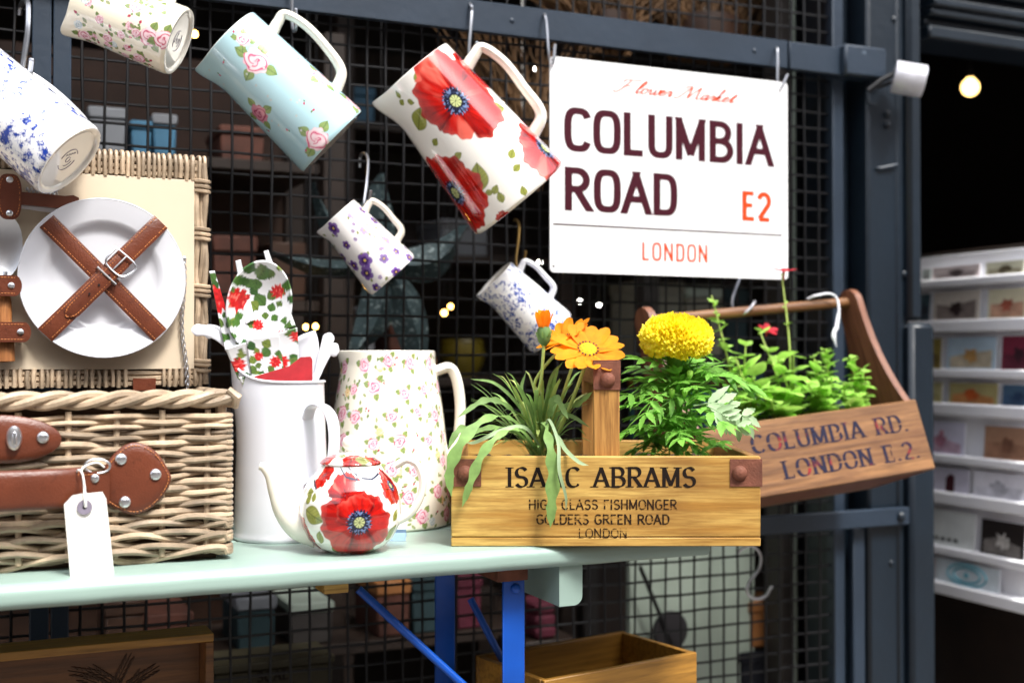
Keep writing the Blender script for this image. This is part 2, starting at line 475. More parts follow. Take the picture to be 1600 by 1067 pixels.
def lettering(s, height, width, thick, thin, serif=False, nib=25, track=0.0, stencil=False, slant=0.0, G=None):
    """flat strokes in x (right) and z (up), facing -y; every stroke a hair above the last"""
    mb = MB()
    G = G or GL
    kx = width / text_width(s, track, G)
    x = 0.0
    lay = 0
    for ch in s:
        adv, strokes = G[ch]
        for st in strokes:
            lay += 1
            off = -0.00002 * (lay % 9)
            P = [Vector(((x + px) * kx + slant * py * height, py * (height - thin) + thin * 0.5)) for px, py in st]
            n = len(P)
            L, Rr = [], []
            for i in range(n):
                closed = (P[0] - P[-1]).length < 1e-5
                a = P[i - 1] if i > 0 else (P[-2] if closed else P[0])
                b = P[i + 1] if i < n - 1 else (P[1] if closed else P[-1])
                d = (b - a).normalized()
                w = thin + (thick - thin) * abs(math.sin(math.atan2(d.y, d.x) - R(nib))) if thick != thin else thick
                if ch == '.': w = thick
                nn = Vector((-d.y, d.x)) * w / 2
                L.append(P[i] + nn); Rr.append(P[i] - nn)
            for i, e, j in ((0, 0, 1), (n - 1, -1, n - 2)):
                if (P[0] - P[-1]).length < 1e-5: break
                d = (P[i] - P[j]).normalized()
                if st[e][1] in (0, 1) and abs(d.y) > 0.3:      # uprights and diagonals end flush with the line
                    lim = 0.0 if st[e][1] == 0 else height
                    L[i] = L[i] + d * ((lim - L[i].y) / d.y)
                    Rr[i] = Rr[i] + d * ((lim - Rr[i].y) / d.y)
                elif abs(d.y) < 0.1 and st[e][0] == 0.06 and ch in 'BDEFLRP':
                    L[i] = L[i] + d * (thick / 2); Rr[i] = Rr[i] + d * (thick / 2)
            for i in range(n - 1):
                mid = (P[i].y + P[i + 1].y) / 2 / height
                if stencil and 0.44 < mid < 0.54 and abs(P[i].y - P[i + 1].y) < 0.5 * height:
                    continue
                mb.add([(q.x, off, q.y) for q in (L[i], L[i + 1], Rr[i + 1], Rr[i])], [(0, 1, 2, 3)])
            if serif:
                for i, j in ((0, 1), (n - 1, n - 2)):
                    py = st[i][1]
                    vert = abs(st[i][1] - st[j][1]) > 0.25
                    if (py in (0, 1) and vert and len(st) <= 3) or (py in (0, 1) and ch == 'U' and vert):
                        if ch in 'AM' and py == 1 and ch == 'A': continue
                        z = 0 if py == 0 else height
                        hs_ = thin * 0.9 * (1 if py == 0 else -1)
                        w = thick * 1.2
                        mb.add([(P[i].x - w, off - 0.00001, z), (P[i].x + w, off - 0.00001, z), (P[i].x + w * 0.85, off - 0.00001, z + hs_), (P[i].x - w * 0.85, off - 0.00001, z + hs_)], [(0, 1, 2, 3)])
                    elif ch in 'EFLCGS2' and len(st) > 1 and not vert and i == n - 1 and ch in 'EFL':
                        zz = st[i][1]
                        dz = thick * 0.8
                        z0, z1 = P[i].y - (dz if zz > 0.3 else 0), P[i].y + (dz if zz < 0.8 else 0)
                        mb.add([(P[i].x - thin, off - 0.00001, z0), (P[i].x, off - 0.00001, z0), (P[i].x, off - 0.00001, z1), (P[i].x - thin, off - 0.00001, z1)], [(0, 1, 2, 3)])
        x += adv + track
    return mb

# ------------------------------------------------------------------ printed patterns, painted per vertex as flat print
def vn(x, y, seed=0):
    xi, yi = np.floor(x).astype(np.int64), np.floor(y).astype(np.int64)
    xf, yf = x - xi, y - yi
    xf, yf = xf * xf * (3 - 2 * xf), yf * yf * (3 - 2 * yf)
    def h(a, b):
        v = np.sin(a * 127.1 + b * 311.7 + seed * 74.7) * 43758.5453
        return v - np.floor(v)
    return (h(xi, yi) * (1 - xf) + h(xi + 1, yi) * xf) * (1 - yf) + (h(xi, yi + 1) * (1 - xf) + h(xi + 1, yi + 1) * xf) * yf
def fbm(x, y, seed=0, o=4):
    s, a, t = 0, 0.5, 0
    for k in range(o):
        s = s + a * vn(x * 2 ** k, y * 2 ** k, seed + k)
        t += a; a *= 0.5
    return s / t
def sst(a, b, x):
    t = np.clip((x - a) / (b - a), 0, 1)
    return t * t * (3 - 2 * t)
class Paint:
    def __init__(s, S, H, base, per=None):
        s.S, s.H, s.per = S, H, per
        s.c = np.tile(np.array(lin(base)), (len(S), 1))
    def loc(s, cs, ch, rad):
        dx = s.S - cs
        if s.per:
            dx = (dx + s.per / 2) % s.per - s.per / 2
        dy = s.H - ch
        m = np.nonzero(dx * dx + dy * dy < rad * rad)[0]
        return m, dx[m], dy[m]
    def put(s, m, col, w):
        w = np.clip(w, 0, 1)[:, None]
        s.c[m] = s.c[m] * (1 - w) + np.asarray(col) * w
    def leaf(s, cs, ch, L, rot, col=(160, 164, 96), wid=0.36, vein=(96, 104, 50)):
        m, dx, dy = s.loc(cs, ch, L * 1.1)
        if len(m) == 0: return
        a = rot
        x, y = dx * math.cos(a) + dy * math.sin(a), -dx * math.sin(a) + dy * math.cos(a)
        t = x / L + 0.5
        wd = L * wid * np.clip(np.sin(np.pi * np.clip(t, 0, 1) ** 0.8), 0, 1)
        e = 0.06 * L
        w = sst(0, e, wd - abs(y)) * (t > 0) * (t < 1)
        c1, c2 = np.array(lin(col)) * 0.72, np.array(lin(vein)) * 0.7
        v = np.maximum(sst(0.045 * L, 0.0, abs(y)), 0.5 * sst(0.75, 1.0, np.sin((x - abs(y) * 0.8) / L * 42)))
        v = np.maximum(v * 0.75, 0.6 * sst(e * 1.4, 0.0, wd - abs(y)))
        mottle = (0.85 + 0.3 * fbm(x / L * 3 + 7, y / L * 3, 3))[:, None]  # noise varies the tone of the printed leaf
        s.put(m, (c1 * (1 - v[:, None]) + c2 * v[:, None]) * mottle, w)
    def poppy(s, cs, ch, Rr, rot=0.0, ecc=(0, 0), n=4, pink=0.35, cs_=0.27, seed=1):
        """broad overlapping crinkled petals round a dark fringed heart"""
        m, dx, dy = s.loc(cs, ch, Rr * 1.35)
        if len(m) == 0: return
        x, y = dx / Rr, dy / Rr
        red, deep, pk = np.array(lin((196, 22, 14))), np.array(lin((96, 6, 10))), np.array(lin((236, 112, 96)))
        order = list(range(0, n, 2)) + list(range(1, n, 2))
        for q, k in enumerate(order):
            ak = rot + 2 * math.pi * k / n + 0.25 * math.sin(seed * 3.1 + k * 2.2)
            Lp = (1.0 + 0.16 * math.sin(seed * 1.7 + k * 1.9)) * (1 + ecc[0] * math.cos(ak) + ecc[1] * math.sin(ak))
            u, v = x * math.cos(ak) + y * math.sin(ak), -x * math.sin(ak) + y * math.cos(ak)
            an = np.arctan2(v, u + 0.12)
            rr = np.hypot(u + 0.12, v)
            wid = 0.98 if n <= 4 else 0.82
            edge = Lp * (1.06 - 0.20 * (an / wid) ** 2) * (1 + 0.045 * np.sin(an * 11 + seed + k) + 0.09 * (vn(an * 3.2 + 9 * k, an * 0 + seed, seed + k) - 0.5) + 0.02 * np.sin(an * 27 + k))
            side = sst(wid + 0.06, wid - 0.02, np.abs(an) + 0.05 * (vn(rr * 7, rr * 0 + k, seed) - 0.5))
            t = rr / edge
            w = sst(1.0, 0.97, t) * side
            vein = fbm(an * 13 + k * 7, rr * 1.8, seed + k, 4)
            fold = fbm(an * 2.6 + k * 3, rr * 1.3 + seed, seed + k + 9, 3)
            dk = np.clip(sst(0.48, 0.78, vein) * 0.42 + sst(0.62, 0.2, t) * 0.45 + sst(0.80, 1.0, np.abs(an) / wid) * 0.55 + sst(0.965, 1.0, t) * 0.35 + 0.5 * sst(0.45, 0.28, fold), 0, 0.95)[:, None]
            c = red * (1 - dk) + deep * dk
            pp = np.clip(sst(0.52, 0.75, fold) * pink * 1.3 * sst(0.25, 0.6, t) + sst(0.86, 0.96, t) * 0.18, 0, 0.9)[:, None]
            c = c * (1 - pp) + pk * pp
            s.put(m, c, w)
        r = np.hypot(x, y); a = np.arctan2(y, x)
        q = r / cs_
        navy, pale = np.array(lin((22, 26, 50))), np.array(lin((112, 134, 176)))
        fr = 1 + 0.10 * np.sin(a * 23) + 0.16 * (vn(a * 14, r * 40, 4) - 0.5)
        dots = sst(0.5, 0.72, vn(a * 11 + 50, q * 6.5, 8)) * sst(0.5, 0.66, q)
        hc = navy * (1 - dots[:, None]) + pale * dots[:, None]
        s.put(m, hc, sst(fr + 0.05, fr - 0.08, q))
        gr = np.array(lin((196, 204, 140)))
        sp = sst(0.25, 0.8, np.abs(np.cos(a * 4.5))) * sst(0.03, 0.12, q)
        s.put(m, gr * (0.25 + 0.75 * sp[:, None]), sst(0.46, 0.40, q))
    def rose(s, cs, ch, Rr, col=(226, 120, 150), light=(252, 222, 226), deep=(186, 40, 84), seed=1, leaves=2, lc=(150, 170, 96)):
        for k in range(leaves):
            an = seed * 2.1 + k * 2 * math.pi / max(1, leaves) + 0.6
            s.leaf(cs + math.cos(an) * Rr * 1.25, ch + math.sin(an) * Rr * 1.25, Rr * 1.15, an, lc, 0.4, (60, 110, 84))
        m, dx, dy = s.loc(cs, ch, Rr * 1.25)
        if len(m) == 0: return
        x, y = dx / Rr, dy / Rr
        r = np.hypot(x, y); a = np.arctan2(y, x)
        out = 0.9 + 0.12 * np.abs(np.cos(a * 2.5 + seed)) + 0.06 * np.sin(a * 9 + seed)
        t = r / out
        sp = np.sin(r * 13 + a * 1.0 + 1.6 * np.sin(a * 2.5 + seed + r * 4))
        k = sst(-0.1, 1.0, sp)[:, None] * 0.85
        c = np.array(lin(col)) * k + np.array(lin(light)) * (1 - k)
        d = (sst(0.82, 0.98, sp) * 0.85 + sst(0.45, 0.0, r) * 0.25)[:, None]
        d = np.clip(d + (sst(0.9, 0.98, t) * 0.45)[:, None], 0, 1)
        c = c * (1 - d) + np.array(lin(deep)) * d
        s.put(m, c, sst(1.0, 0.93, t))
    def bud(s, cs, ch, L, rot, col=(206, 70, 100), lc=(130, 160, 100)):
        s.leaf(cs, ch, L, rot, col, 0.34, (160, 30, 60))
        s.leaf(cs - math.cos(rot) * L * 0.75, ch - math.sin(rot) * L * 0.75, L * 0.8, rot + 0.7, lc, 0.3, (70, 110, 70))
        s.leaf(cs - math.cos(rot) * L * 0.7, ch - math.sin(rot) * L * 0.7, L * 0.7, rot - 0.9, lc, 0.3, (70, 110, 70))
    def pansy(s, cs, ch, Rr, rot, seed=1, pale=0.0):
        m, dx, dy = s.loc(cs, ch, Rr * 1.2)
        if len(m) == 0: return
        x, y = dx / Rr, dy / Rr
        r = np.hypot(x, y); a = np.arctan2(y, x) - rot
        out = 0.72 + 0.3 * np.abs(np.cos(a * 2.5)) ** 0.7
        t = r / out
        c1, c2 = np.array(lin((126, 88, 172))), np.array(lin((56, 18, 92)))
        k = np.clip(sst(0.75, 0.25, t) + 0.5 * fbm(a * 7, r * 2, seed) - 0.2, 0, 1)[:, None]
        c = c1 * (1 - k) + c2 * k
        e = sst(0.22, 0.0, np.abs(np.cos(a * 2.5)))[:, None] * 0.5
        c = c * (1 - e) + c2 * e
        c = c * (1 - pale) + np.array(lin((220, 208, 236))) * pale
        s.put(m, c, sst(1.0, 0.9, t))
        s.put(m, np.array(lin((236, 200, 90))) * np.ones((len(m), 1)), sst(0.2, 0.12, r))
    def toile(s, col, sc, thr=0.5, seed=3, amt=0.9):
        """engraved landscape vignettes: clumped blotches filled with fine hatching"""
        x, y = s.S, s.H
        big = fbm(x * sc, y * sc * 1.1, seed, 3)
        mid = fbm(x * sc * 4.2, y * sc * 4.2, seed + 11, 4)
        fin = fbm(x * sc * 15, y * sc * 15, seed + 23, 3)
        ground = sst(thr, thr + 0.09, big)
        w = ground * sst(0.45, 0.58, mid) * (0.25 + 0.75 * sst(0.4, 0.58, fin))
        w = np.maximum(w, ground * sst(0.62, 0.7, mid))
        twig = sst(0.02, 0.0, np.abs(fbm(x * sc * 3.3, y * sc * 3.3, seed + 31, 4) - 0.5)) * sst(thr - 0.07, thr + 0.02, big) * 0.7
        w = np.clip(np.maximum(w, twig), 0, 1) * amt
        k = (0.6 + 0.8 * fbm(x * sc * 8, y * sc * 8, seed + 41, 2))[:, None]
        c = np.array(lin(col))[None] * k
        s.put(np.arange(len(x)), c, w)
    def strokes(s, pts, wid, col):
        for (ax, ay), (bx, by) in zip(pts[:-1], pts[1:]):
            L = math.hypot(bx - ax, by - ay) + 1e-9
            m, dx, dy = s.loc((ax + bx) / 2, (ay + by) / 2, L / 2 + wid * 3)
            if len(m) == 0: continue
            ux, uy = (bx - ax) / L, (by - ay) / L
            al = np.clip(dx * ux + dy * uy, -L / 2, L / 2)
            d = np.hypot(dx - al * ux, dy - al * uy)
            s.put(m, np.array(lin(col)) * np.ones((len(m), 1)), sst(wid, wid * 0.3, d))

def set_print(me, cols):
    at = me.color_attributes.new('print', 'FLOAT_COLOR', 'POINT')
    buf = np.ones((len(me.vertices), 4), dtype=np.float32)
    buf[:len(cols), :3] = cols
    at.data.foreach_set('color', buf.ravel())

def grid_mesh(name, V, nphi, rows, closed_end=True):
    """rows x nphi ring grid -> mesh, fast"""
    me = bpy.data.meshes.new(name)
    n = rows * nphi
    i = np.arange(rows - 1)[:, None] * nphi
    j = np.arange(nphi)[None]
    j2 = (j + 1) % nphi
    Q = np.stack([i + j, i + j2, i + nphi + j2, i + nphi + j], -1).reshape(-1, 4)
    me.vertices.add(len(V)); me.vertices.foreach_set('co', V.astype(np.float32).ravel())
    me.loops.add(Q.size); me.loops.foreach_set('vertex_index', Q.astype(np.int32).ravel())
    me.polygons.add(len(Q)); me.polygons.foreach_set('loop_start', np.arange(0, Q.size, 4, dtype=np.int32))
    me.update(calc_edges=True)
    me.shade_smooth()
    me.set_sharp_from_angle(angle=R(60))
    return me

class Pot:
    """a turned pot: outer wall, rim, inner wall, foot; the print is painted on the outer wall"""
    def __init__(s, name, prof, nphi, nz, thick=0.0035, spout=None, foot=0.003, label=None, cat='jug', group=None, base=(250, 247, 240), inner=(248, 246, 240), closed=False):
        s.name, s.label, s.cat, s.group = name, label, cat, group
        s.prof = prof; s.nphi, s.nz = nphi, nz
        zs = np.array([p[1] for p in prof]); rs = np.array([p[0] for p in prof])
        cum = np.concatenate([[0], np.cumsum(np.hypot(np.diff(rs), np.diff(zs)))])
        t = np.linspace(0, cum[-1], nz)
        z, r = np.interp(t, cum, zs), np.interp(t, cum, rs)
        if len(prof) > 3:                       # soften profile corners
            for _ in range(max(2, nz // 40)):
                r[1:-1] = (r[:-2] + 2 * r[1:-1] + r[2:]) / 4
                z[1:-1] = (z[:-2] + 2 * z[1:-1] + z[2:]) / 4
        Hh = z[-1]
        s.H, s.R = Hh, r.max()
        rows_r, rows_z, kind = [], [], []
        for rr, zz in ((1e-5, foot), (r[0] * 0.6, foot), (r[0] * 0.84, foot), (r[0] * 0.87, 0.0004), (r[0] * 0.97, 0.0)):
            rows_r.append(rr); rows_z.append(zz); kind.append(0)
        for a, b in zip(r, z):
            rows_r.append(a); rows_z.append(b); kind.append(1)
        if not closed:
            rows_r.append(r[-1] - thick * 0.3); rows_z.append(Hh + thick * 0.35); kind.append(2)
            rows_r.append(r[-1] - thick * 0.8); rows_z.append(Hh + thick * 0.2); kind.append(2)
            for f in np.linspace(0.99, 0.03, 10):
                rows_r.append(np.interp(f * Hh, z, r) - thick); rows_z.append(max(f * Hh, foot + 0.002)); kind.append(2)
            rows_r.append(1e-5); rows_z.append(foot + 0.002); kind.append(2)
        rr, zz, kd = np.array(rows_r), np.array(rows_z), np.array(kind)
        ph = np.linspace(0, 2 * np.pi, nphi, endpoint=False)
        RR, PH = np.meshgrid(rr, ph, indexing='ij')
        ZZ = np.repeat(zz[:, None], nphi, 1)
        if spout:
            amp, wid, lift, start = spout
            d = np.abs((PH - np.pi + np.pi) % (2 * np.pi) - np.pi)
            sp = np.exp(-(d / wid) ** 2) * sst(start, 1.0, ZZ / Hh) ** 1.6
            RR = RR + amp * sp * (RR > 0.3 * s.R)
            ZZ = ZZ + lift * sp
        s.V = np.stack([RR * np.cos(PH), RR * np.sin(PH), ZZ], -1).reshape(-1, 3)
        s.rows = len(rr)
        s.kind = np.repeat(kd, nphi)
        s.phi = PH.ravel()
        s.inner, s.base = inner, base
    def place(s, matrix, view=None):
        """matrix: local->world; then S, H are unrolled coordinates with S = 0 facing the camera"""
        s.mx = matrix
        up = (matrix.to_3x3() @ Vector((0, 0, 1))).normalized()
        ctr = matrix @ Vector((0, 0, s.H / 2))
        tc = (CAM - ctr).normalized()
        tc = (tc - up * tc.dot(up)).normalized()
        rt = up.cross(tc)
        X = matrix.to_3x3() @ Vector((1, 0, 0)); Y = matrix.to_3x3() @ Vector((0, 1, 0))
        c, si = np.cos(s.phi), np.sin(s.phi)
        lat = c * X.dot(rt) + si * Y.dot(rt)
        fac = c * X.dot(tc) + si * Y.dot(tc)
        ang = np.arctan2(lat, fac)
        s.S = ang * s.R
        s.Hc = s.V[:, 2].copy()
        s.per = 2 * np.pi * s.R
        s.paint = Paint(s.S, s.Hc, s.base, s.per)
        s.ctr, s.up, s.rt, s.tc = ctr, up, rt, tc
        return s
    def px(s, x, y):
        """picture position -> (S, H) on the wall facing the camera"""
        d = ray(x, y)
        o = s.mx.translation
        # closest approach of the ray to the axis, refined onto the cylinder
        u = s.up
        w = CAM - o
        dp, wp = d - u * d.dot(u), w - u * w.dot(u)
        best = None
        r = s.R
        for _ in range(4):
            A, B, C = dp.dot(dp), 2 * dp.dot(wp), wp.dot(wp) - r * r
            D = B * B - 4 * A * C
            t = (-B - math.sqrt(D)) / (2 * A) if D > 0 else -B / (2 * A)
            p = CAM + d * t - o
            h = p.dot(u)
            zs = [q[1] for q in s.prof]; rs = [q[0] for q in s.prof]
            r = float(np.interp(h, zs, rs))
        return math.atan2(p.dot(s.rt), p.dot(s.tc)) * s.R, h
    def finish(s, m=None):
        cols = s.paint.c
        cols[s.kind == 2] = lin(s.inner)
        if s.kind[0] == 0:
            cols[s.kind == 0] = lin(getattr(s, 'foot_col', s.inner))
        me = grid_mesh(s.name + '_body', s.V, s.nphi, s.rows)
        set_print(me, cols)
        root = empty(s.name, label=s.label, cat=s.cat, group=s.group)
        root.matrix_world = s.mx
        mesh_obj('body', me, root, m or M['print'])
        s.root = root
        return root
def handle_loop(root, r_top, z_top, r_low, z_low, out, rad=0.006, flat=1.35, m='cream_china', rise=0.0, name='handle', rads=None, sag=0.0):
    pts = [(r_top - 0.004, 0, z_top - 0.003), (r_top + out * 0.35, 0, z_top + rise * 0.7), (r_top + out * 0.75, 0, z_top + rise),
           (r_top + out * 1.0, 0, z_top - (z_top - z_low) * 0.22), (r_top + out * 0.98, 0, z_top - (z_top - z_low) * 0.55),
           (r_low + out * 0.6, 0, z_low + (z_top - z_low) * 0.12 - sag), (r_low - 0.004, 0, z_low)]
    P = catmull(pts, 7)
    n = len(P)
    rr = [rad * (1.15 - 0.3 * math.sin(math.pi * i / (n - 1))) for i in range(n)] if rads is None else [rads[0] + (rads[1] - rads[0]) * i / (n - 1) for i in range(n)]
    return MB().tube(P, rr, 12, flat, up=(1, 0, 0)).build(name, M[m], root)
def hung_matrix(rim_px, base_px, y, ratio, hand=None):
    """axis through two picture points; ratio = how much the base turns towards the camera"""
    a = at_y(*rim_px, y)
    d = ray(*base_px)
    lo, hi = 0.6, 3.0
    t0 = depth(a)
    best = None
    for k in range(400):
        t = t0 - 0.16 + 0.32 * k / 399
        b = CAM + d * t
        ax = (b - a).normalized()
        tc = (CAM - (a + b) / 2).normalized()
        e = abs(ax.dot(tc) - ratio)
        if best is None or e < best[0]:
            best = (e, b)
    b = best[1]
    up = (a - b).normalized()
    ctr = (a + b) / 2
    tc = (CAM - ctr).normalized()
    right = up.cross(tc)                       # picture-right of the upright pot
    hd = right
    if hand is not None:                       # swing the handle a little about the axis
        hd = right * math.cos(hand) - tc * math.sin(hand)
    X = (hd - up * hd.dot(up)).normalized()
    Y = up.cross(X)
    mx = Matrix(((X.x, Y.x, up.x, b.x), (X.y, Y.y, up.y, b.y), (X.z, Y.z, up.z, b.z), (0, 0, 0, 1)))
    return mx, (a - b).length, depth(ctr)
def mm(px, dep):
    return px * dep / F

# ================================================================== SETTING
def sbox(name, lo, hi, m, c=0.0, label=None):
    o = MB().box(lo, hi, c).build(name, M[m])
    tag(o, kind='structure')
    return o
sbox('pavement', (-60, -60, -0.2), (60, 1.86, 0.0), 'pave')
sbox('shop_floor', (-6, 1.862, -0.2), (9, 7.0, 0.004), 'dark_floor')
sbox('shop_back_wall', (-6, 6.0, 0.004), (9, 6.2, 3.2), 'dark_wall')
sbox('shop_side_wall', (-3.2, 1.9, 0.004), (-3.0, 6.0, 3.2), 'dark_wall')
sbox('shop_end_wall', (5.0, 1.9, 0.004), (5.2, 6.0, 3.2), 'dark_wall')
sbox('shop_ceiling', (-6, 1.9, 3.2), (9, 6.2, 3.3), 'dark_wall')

def xw(px, y=WALL, py=557):
    return at_y(px, py, y).x
def zw(px, py, y=WALL):
    return at_y(px, py, y).z

# ---- unseen brick terrace added on the far side of the street, behind the viewer: it closes off the low sky
M['stock_brick'] = mat('stock_brick', (128, 106, 92), 0.85, var=0.25, vscale=6, bmp=0.3, bscale=40)
M['sash_glass'] = mat('window_glass', (40, 46, 54), 0.08, var=0.1)
M['sash_white'] = mat('sash_paint', (214, 212, 206), 0.5)
terr = empty('unseen_terrace', (0, -7.5, 0), label='unseen brown brick terrace added across the street to close off low sky', cat='building')
MB().box((-26, -6, 0), (28, 0, 7.2), 0.02).build('wall', M['stock_brick'], terr)
MB().box((-26.2, -6.2, 7.2), (28.2, 0.15, 7.6), 0.03).build('parapet', M['sash_white'], terr)
for kx in range(-8, 10):
    for kz in (0.6, 3.0, 5.2):
        wo = MB().box((kx * 2.8 - 0.55, 0.002, kz), (kx * 2.8 + 0.55, 0.05, kz + 1.6), 0.01).build('window', M['sash_white'], terr)
        for sz in (0, 1):
            MB().box((kx * 2.8 - 0.47, 0.0505, kz + 0.08 + sz * 0.76), (kx * 2.8 + 0.47, 0.056, kz + 0.78 + sz * 0.74), 0).build('pane', M['sash_glass'], wo)

# ---- upper front of the shop, above everything in view (keeps the inside dark)
M['brown_fascia'] = mat('painted_fascia', (50, 62, 76), 0.5, var=0.1)
o = MB().box((-3.0, WALL - 0.02, 2.3), (5.0, WALL + 0.1, 3.2), 0.004).build('shop_fascia', M['brown_fascia'])
tag(o, kind='structure')

# ---- wire grille: panel frames, wires
GX0, GX1 = -0.75, xw(1304)
GZ0, GZ1 = 0.10, 1.96
SPC = 0.0297
grille = empty('wire_grille', (0, WALL, 0), label='dark wire mesh security grille across the shop window behind the jugs', cat='grille')
wr = 0.0021
def wob(k, t): return 0.0009 * math.sin(t * (5 + k) + k * 2.3) + 0.0005 * math.sin(t * 23 + k * 5)
hws = [MB().tube([(GX0 + (GX1 - GX0) * i / 40, 0.0005 * math.sin(i * .9 + k), wob(k, i / 4)) for i in range(41)], wr, 6, up=(0, 0, 1)).mesh('horizontal_wire') for k in range(5)]
vws = [MB().tube([(wob(k, i / 4), 0.0005 * math.sin(i * .8 + k), GZ0 + (GZ1 - GZ0) * i / 30) for i in range(31)], wr, 6, up=(1, 0, 0)).mesh('vertical_wire') for k in range(5)]
z = GZ0 + 0.012
while z < GZ1:
    mesh_obj('wire', random.choice(hws), grille, M['wire'], (0, 0.0016 + random.uniform(-.0003, .0003), z + random.uniform(-.0008, .0008)), (0, random.uniform(-.0006, .0006), 0))
    z += SPC
x = GX0 + 0.01
while x < GX1:
    mesh_obj('wire', random.choice(vws), grille, M['wire'], (x + random.uniform(-.001, .001), -0.0016, 0), (0, random.uniform(-.0006, .0006), 0))
    x += SPC
fx = xw(1304)
MB().box((xw(1296), -0.012, GZ0 - 0.02), (xw(1313), 0.012, GZ1), 0.002).build('frame_bar', M['slate'], grille)
for a, b in ((47, 77), (80, 108)):
    MB().box((xw(a), -0.016, GZ0 - 0.02), (xw(b), -0.004, GZ1), 0.0015).build('frame_bar', M['slate'], grille)
MB().box((GX0, -0.014, GZ0 - 0.03), (GX1 + 0.02, 0.014, GZ0), 0.002).build('bottom_rail', M['slate'], grille)
MB().box((GX0, -0.014, GZ1), (GX1 + 0.02, 0.014, GZ1 + 0.03), 0.002).build('top_rail', M['slate'], grille)
for xx in (GX0 + 0.02, 0.5, GX1 - 0.05):        # feet down to the pavement
    MB().box((xx - 0.015, -0.012, 0.0), (xx + 0.015, 0.012, GZ0 - 0.031), 0.001).build('foot', M['slate'], grille)

# ---- security bar across the grille
zr0, zr1 = zw(900, 77), zw(900, 31)
bar = empty('security_bar', (0, WALL - 0.005, zr0), label='long slate blue flat iron bar the jug hooks and street sign hang from', cat='bar')
RAILY = WALL - 0.034
xg = xw(1214)
MB().box((GX0, -0.029, 0), (xg, -0.017, zr1 - zr0), 0.0012).build('flat_bar', M['slate'], bar)
MB().box((xg + 0.003, -0.031, -0.001), (xw(1321), -0.016, zr1 - zr0 - 0.001), 0.0015).build('end_strap', M['slate'], bar)
xa, xb = xw(1319, RAILY - .01), xw(1384, RAILY - .01)
MB().box((xa, -0.046, -0.003), (xb, -0.004, zr1 - zr0 + 0.004), 0.004).build('clamp_block', M['slate'], bar)
for k in range(3):
    rivet(bar, 'rivet', (xw(420 + 380 * k, RAILY), -0.029, 0.024), 0.004, 'slate')

# ---- cast iron column beside the doorway
cxa, cxb = xw(1340), xw(1404)
column = empty('iron_column', (cxa, WALL, 0), label='riveted slate blue iron column between the grille and the dark doorway', cat='column')
w = cxb - cxa
MB().box((0, -0.03, 0), (w, 0.10, 2.30), 0.006).build('shaft', M['slate2'], column)
MB().box((-0.05, 0.02, 0), (-0.002, 0.09, 2.30), 0.004).build('back_flange', M['slate2'], column)
x1 = xw(1404, WALL - .03) - cxa
def px_x(px, y): return xw(px, WALL + y) - cxa
for lo, hi, z0, z1, yy in ((1402, 1412, 0, 2.3, -0.034), (1413, 1421, 0, 2.3, -0.022), (1422, 1444, zw(1430, 502), 2.3, -0.045), (1424, 1463, 0, zw(1430, 506), -0.05)):
    a, b = px_x(lo, yy), px_x(hi, yy)
    MB().box((a, yy, z0), (b, 0.08, z1), min(0.008, (b - a) * 0.3)).build('moulding', M['slate2'], column)
for px, py in ((1399, 30), (1413, 428), (1395, 880), (1399, 620)):
    p = at_y(px, py, WALL - 0.034)
    rivet(column, 'rivet', (p.x - cxa, -0.034 if px > 1401 else -0.03, p.z), 0.006, 'slate2')
for py, n in ((178, 2), (195, 1)):
    p = at_y(1388, py, WALL - 0.034)
    rivet(column, 'bolt', (p.x - cxa, -0.03, p.z), 0.007, 'slate2', dome=0.9)
p0, p1 = at_y(1369, 263, WALL - .03), at_y(1398, 258, WALL - .03)
MB().tube([(p0.x - cxa, -0.031, p0.z), (p0.x - cxa + 0.005, -0.036, p0.z), (p1.x - cxa, -0.037, p1.z)], 0.0025, 8).build('weld_pin', M['slate'], column)
p0 = at_y(1352, 140, WALL - .03)
MB().tube([(p0.x - cxa, -0.034, p0.z), (p0.x - cxa, -0.036, p0.z - 0.028), (p0.x - cxa + 0.022, -0.036, p0.z - 0.028)], 0.0022, 8).build('latch_pin', M['slate2'], column)
# ---- lower cross bar with bolt
zl0, zl1 = zw(1300, 824, WALL - .02), zw(1300, 796, WALL - .02)
lowbar = empty('cross_bar', (0, WALL - 0.002, zl0), label='short slate blue iron bar with a domed bolt below the reddish trug', cat='bar')
MB().box((xw(1100), -0.046, 0), (xw(1416, WALL - .04), -0.034, zl1 - zl0), 0.002).build('flat_bar', M['slate'], lowbar)
MB().box((xw(1120), -0.034, 0.004), (xw(1120) + 0.03, -0.003, zl1 - zl0 - 0.004), 0.001).build('spacer', M['slate'], lowbar)
rivet(lowbar, 'bolt', (xw(1405, WALL - .045), -0.046, (zl1 - zl0) * 0.5), 0.0095, 'slate2', dome=0.7)
MB().box((xw(1318), -0.024, -zl0 + 0.0), (xw(1336), -0.010, -0.004), 0.002).build('upright', M['slate'], lowbar)

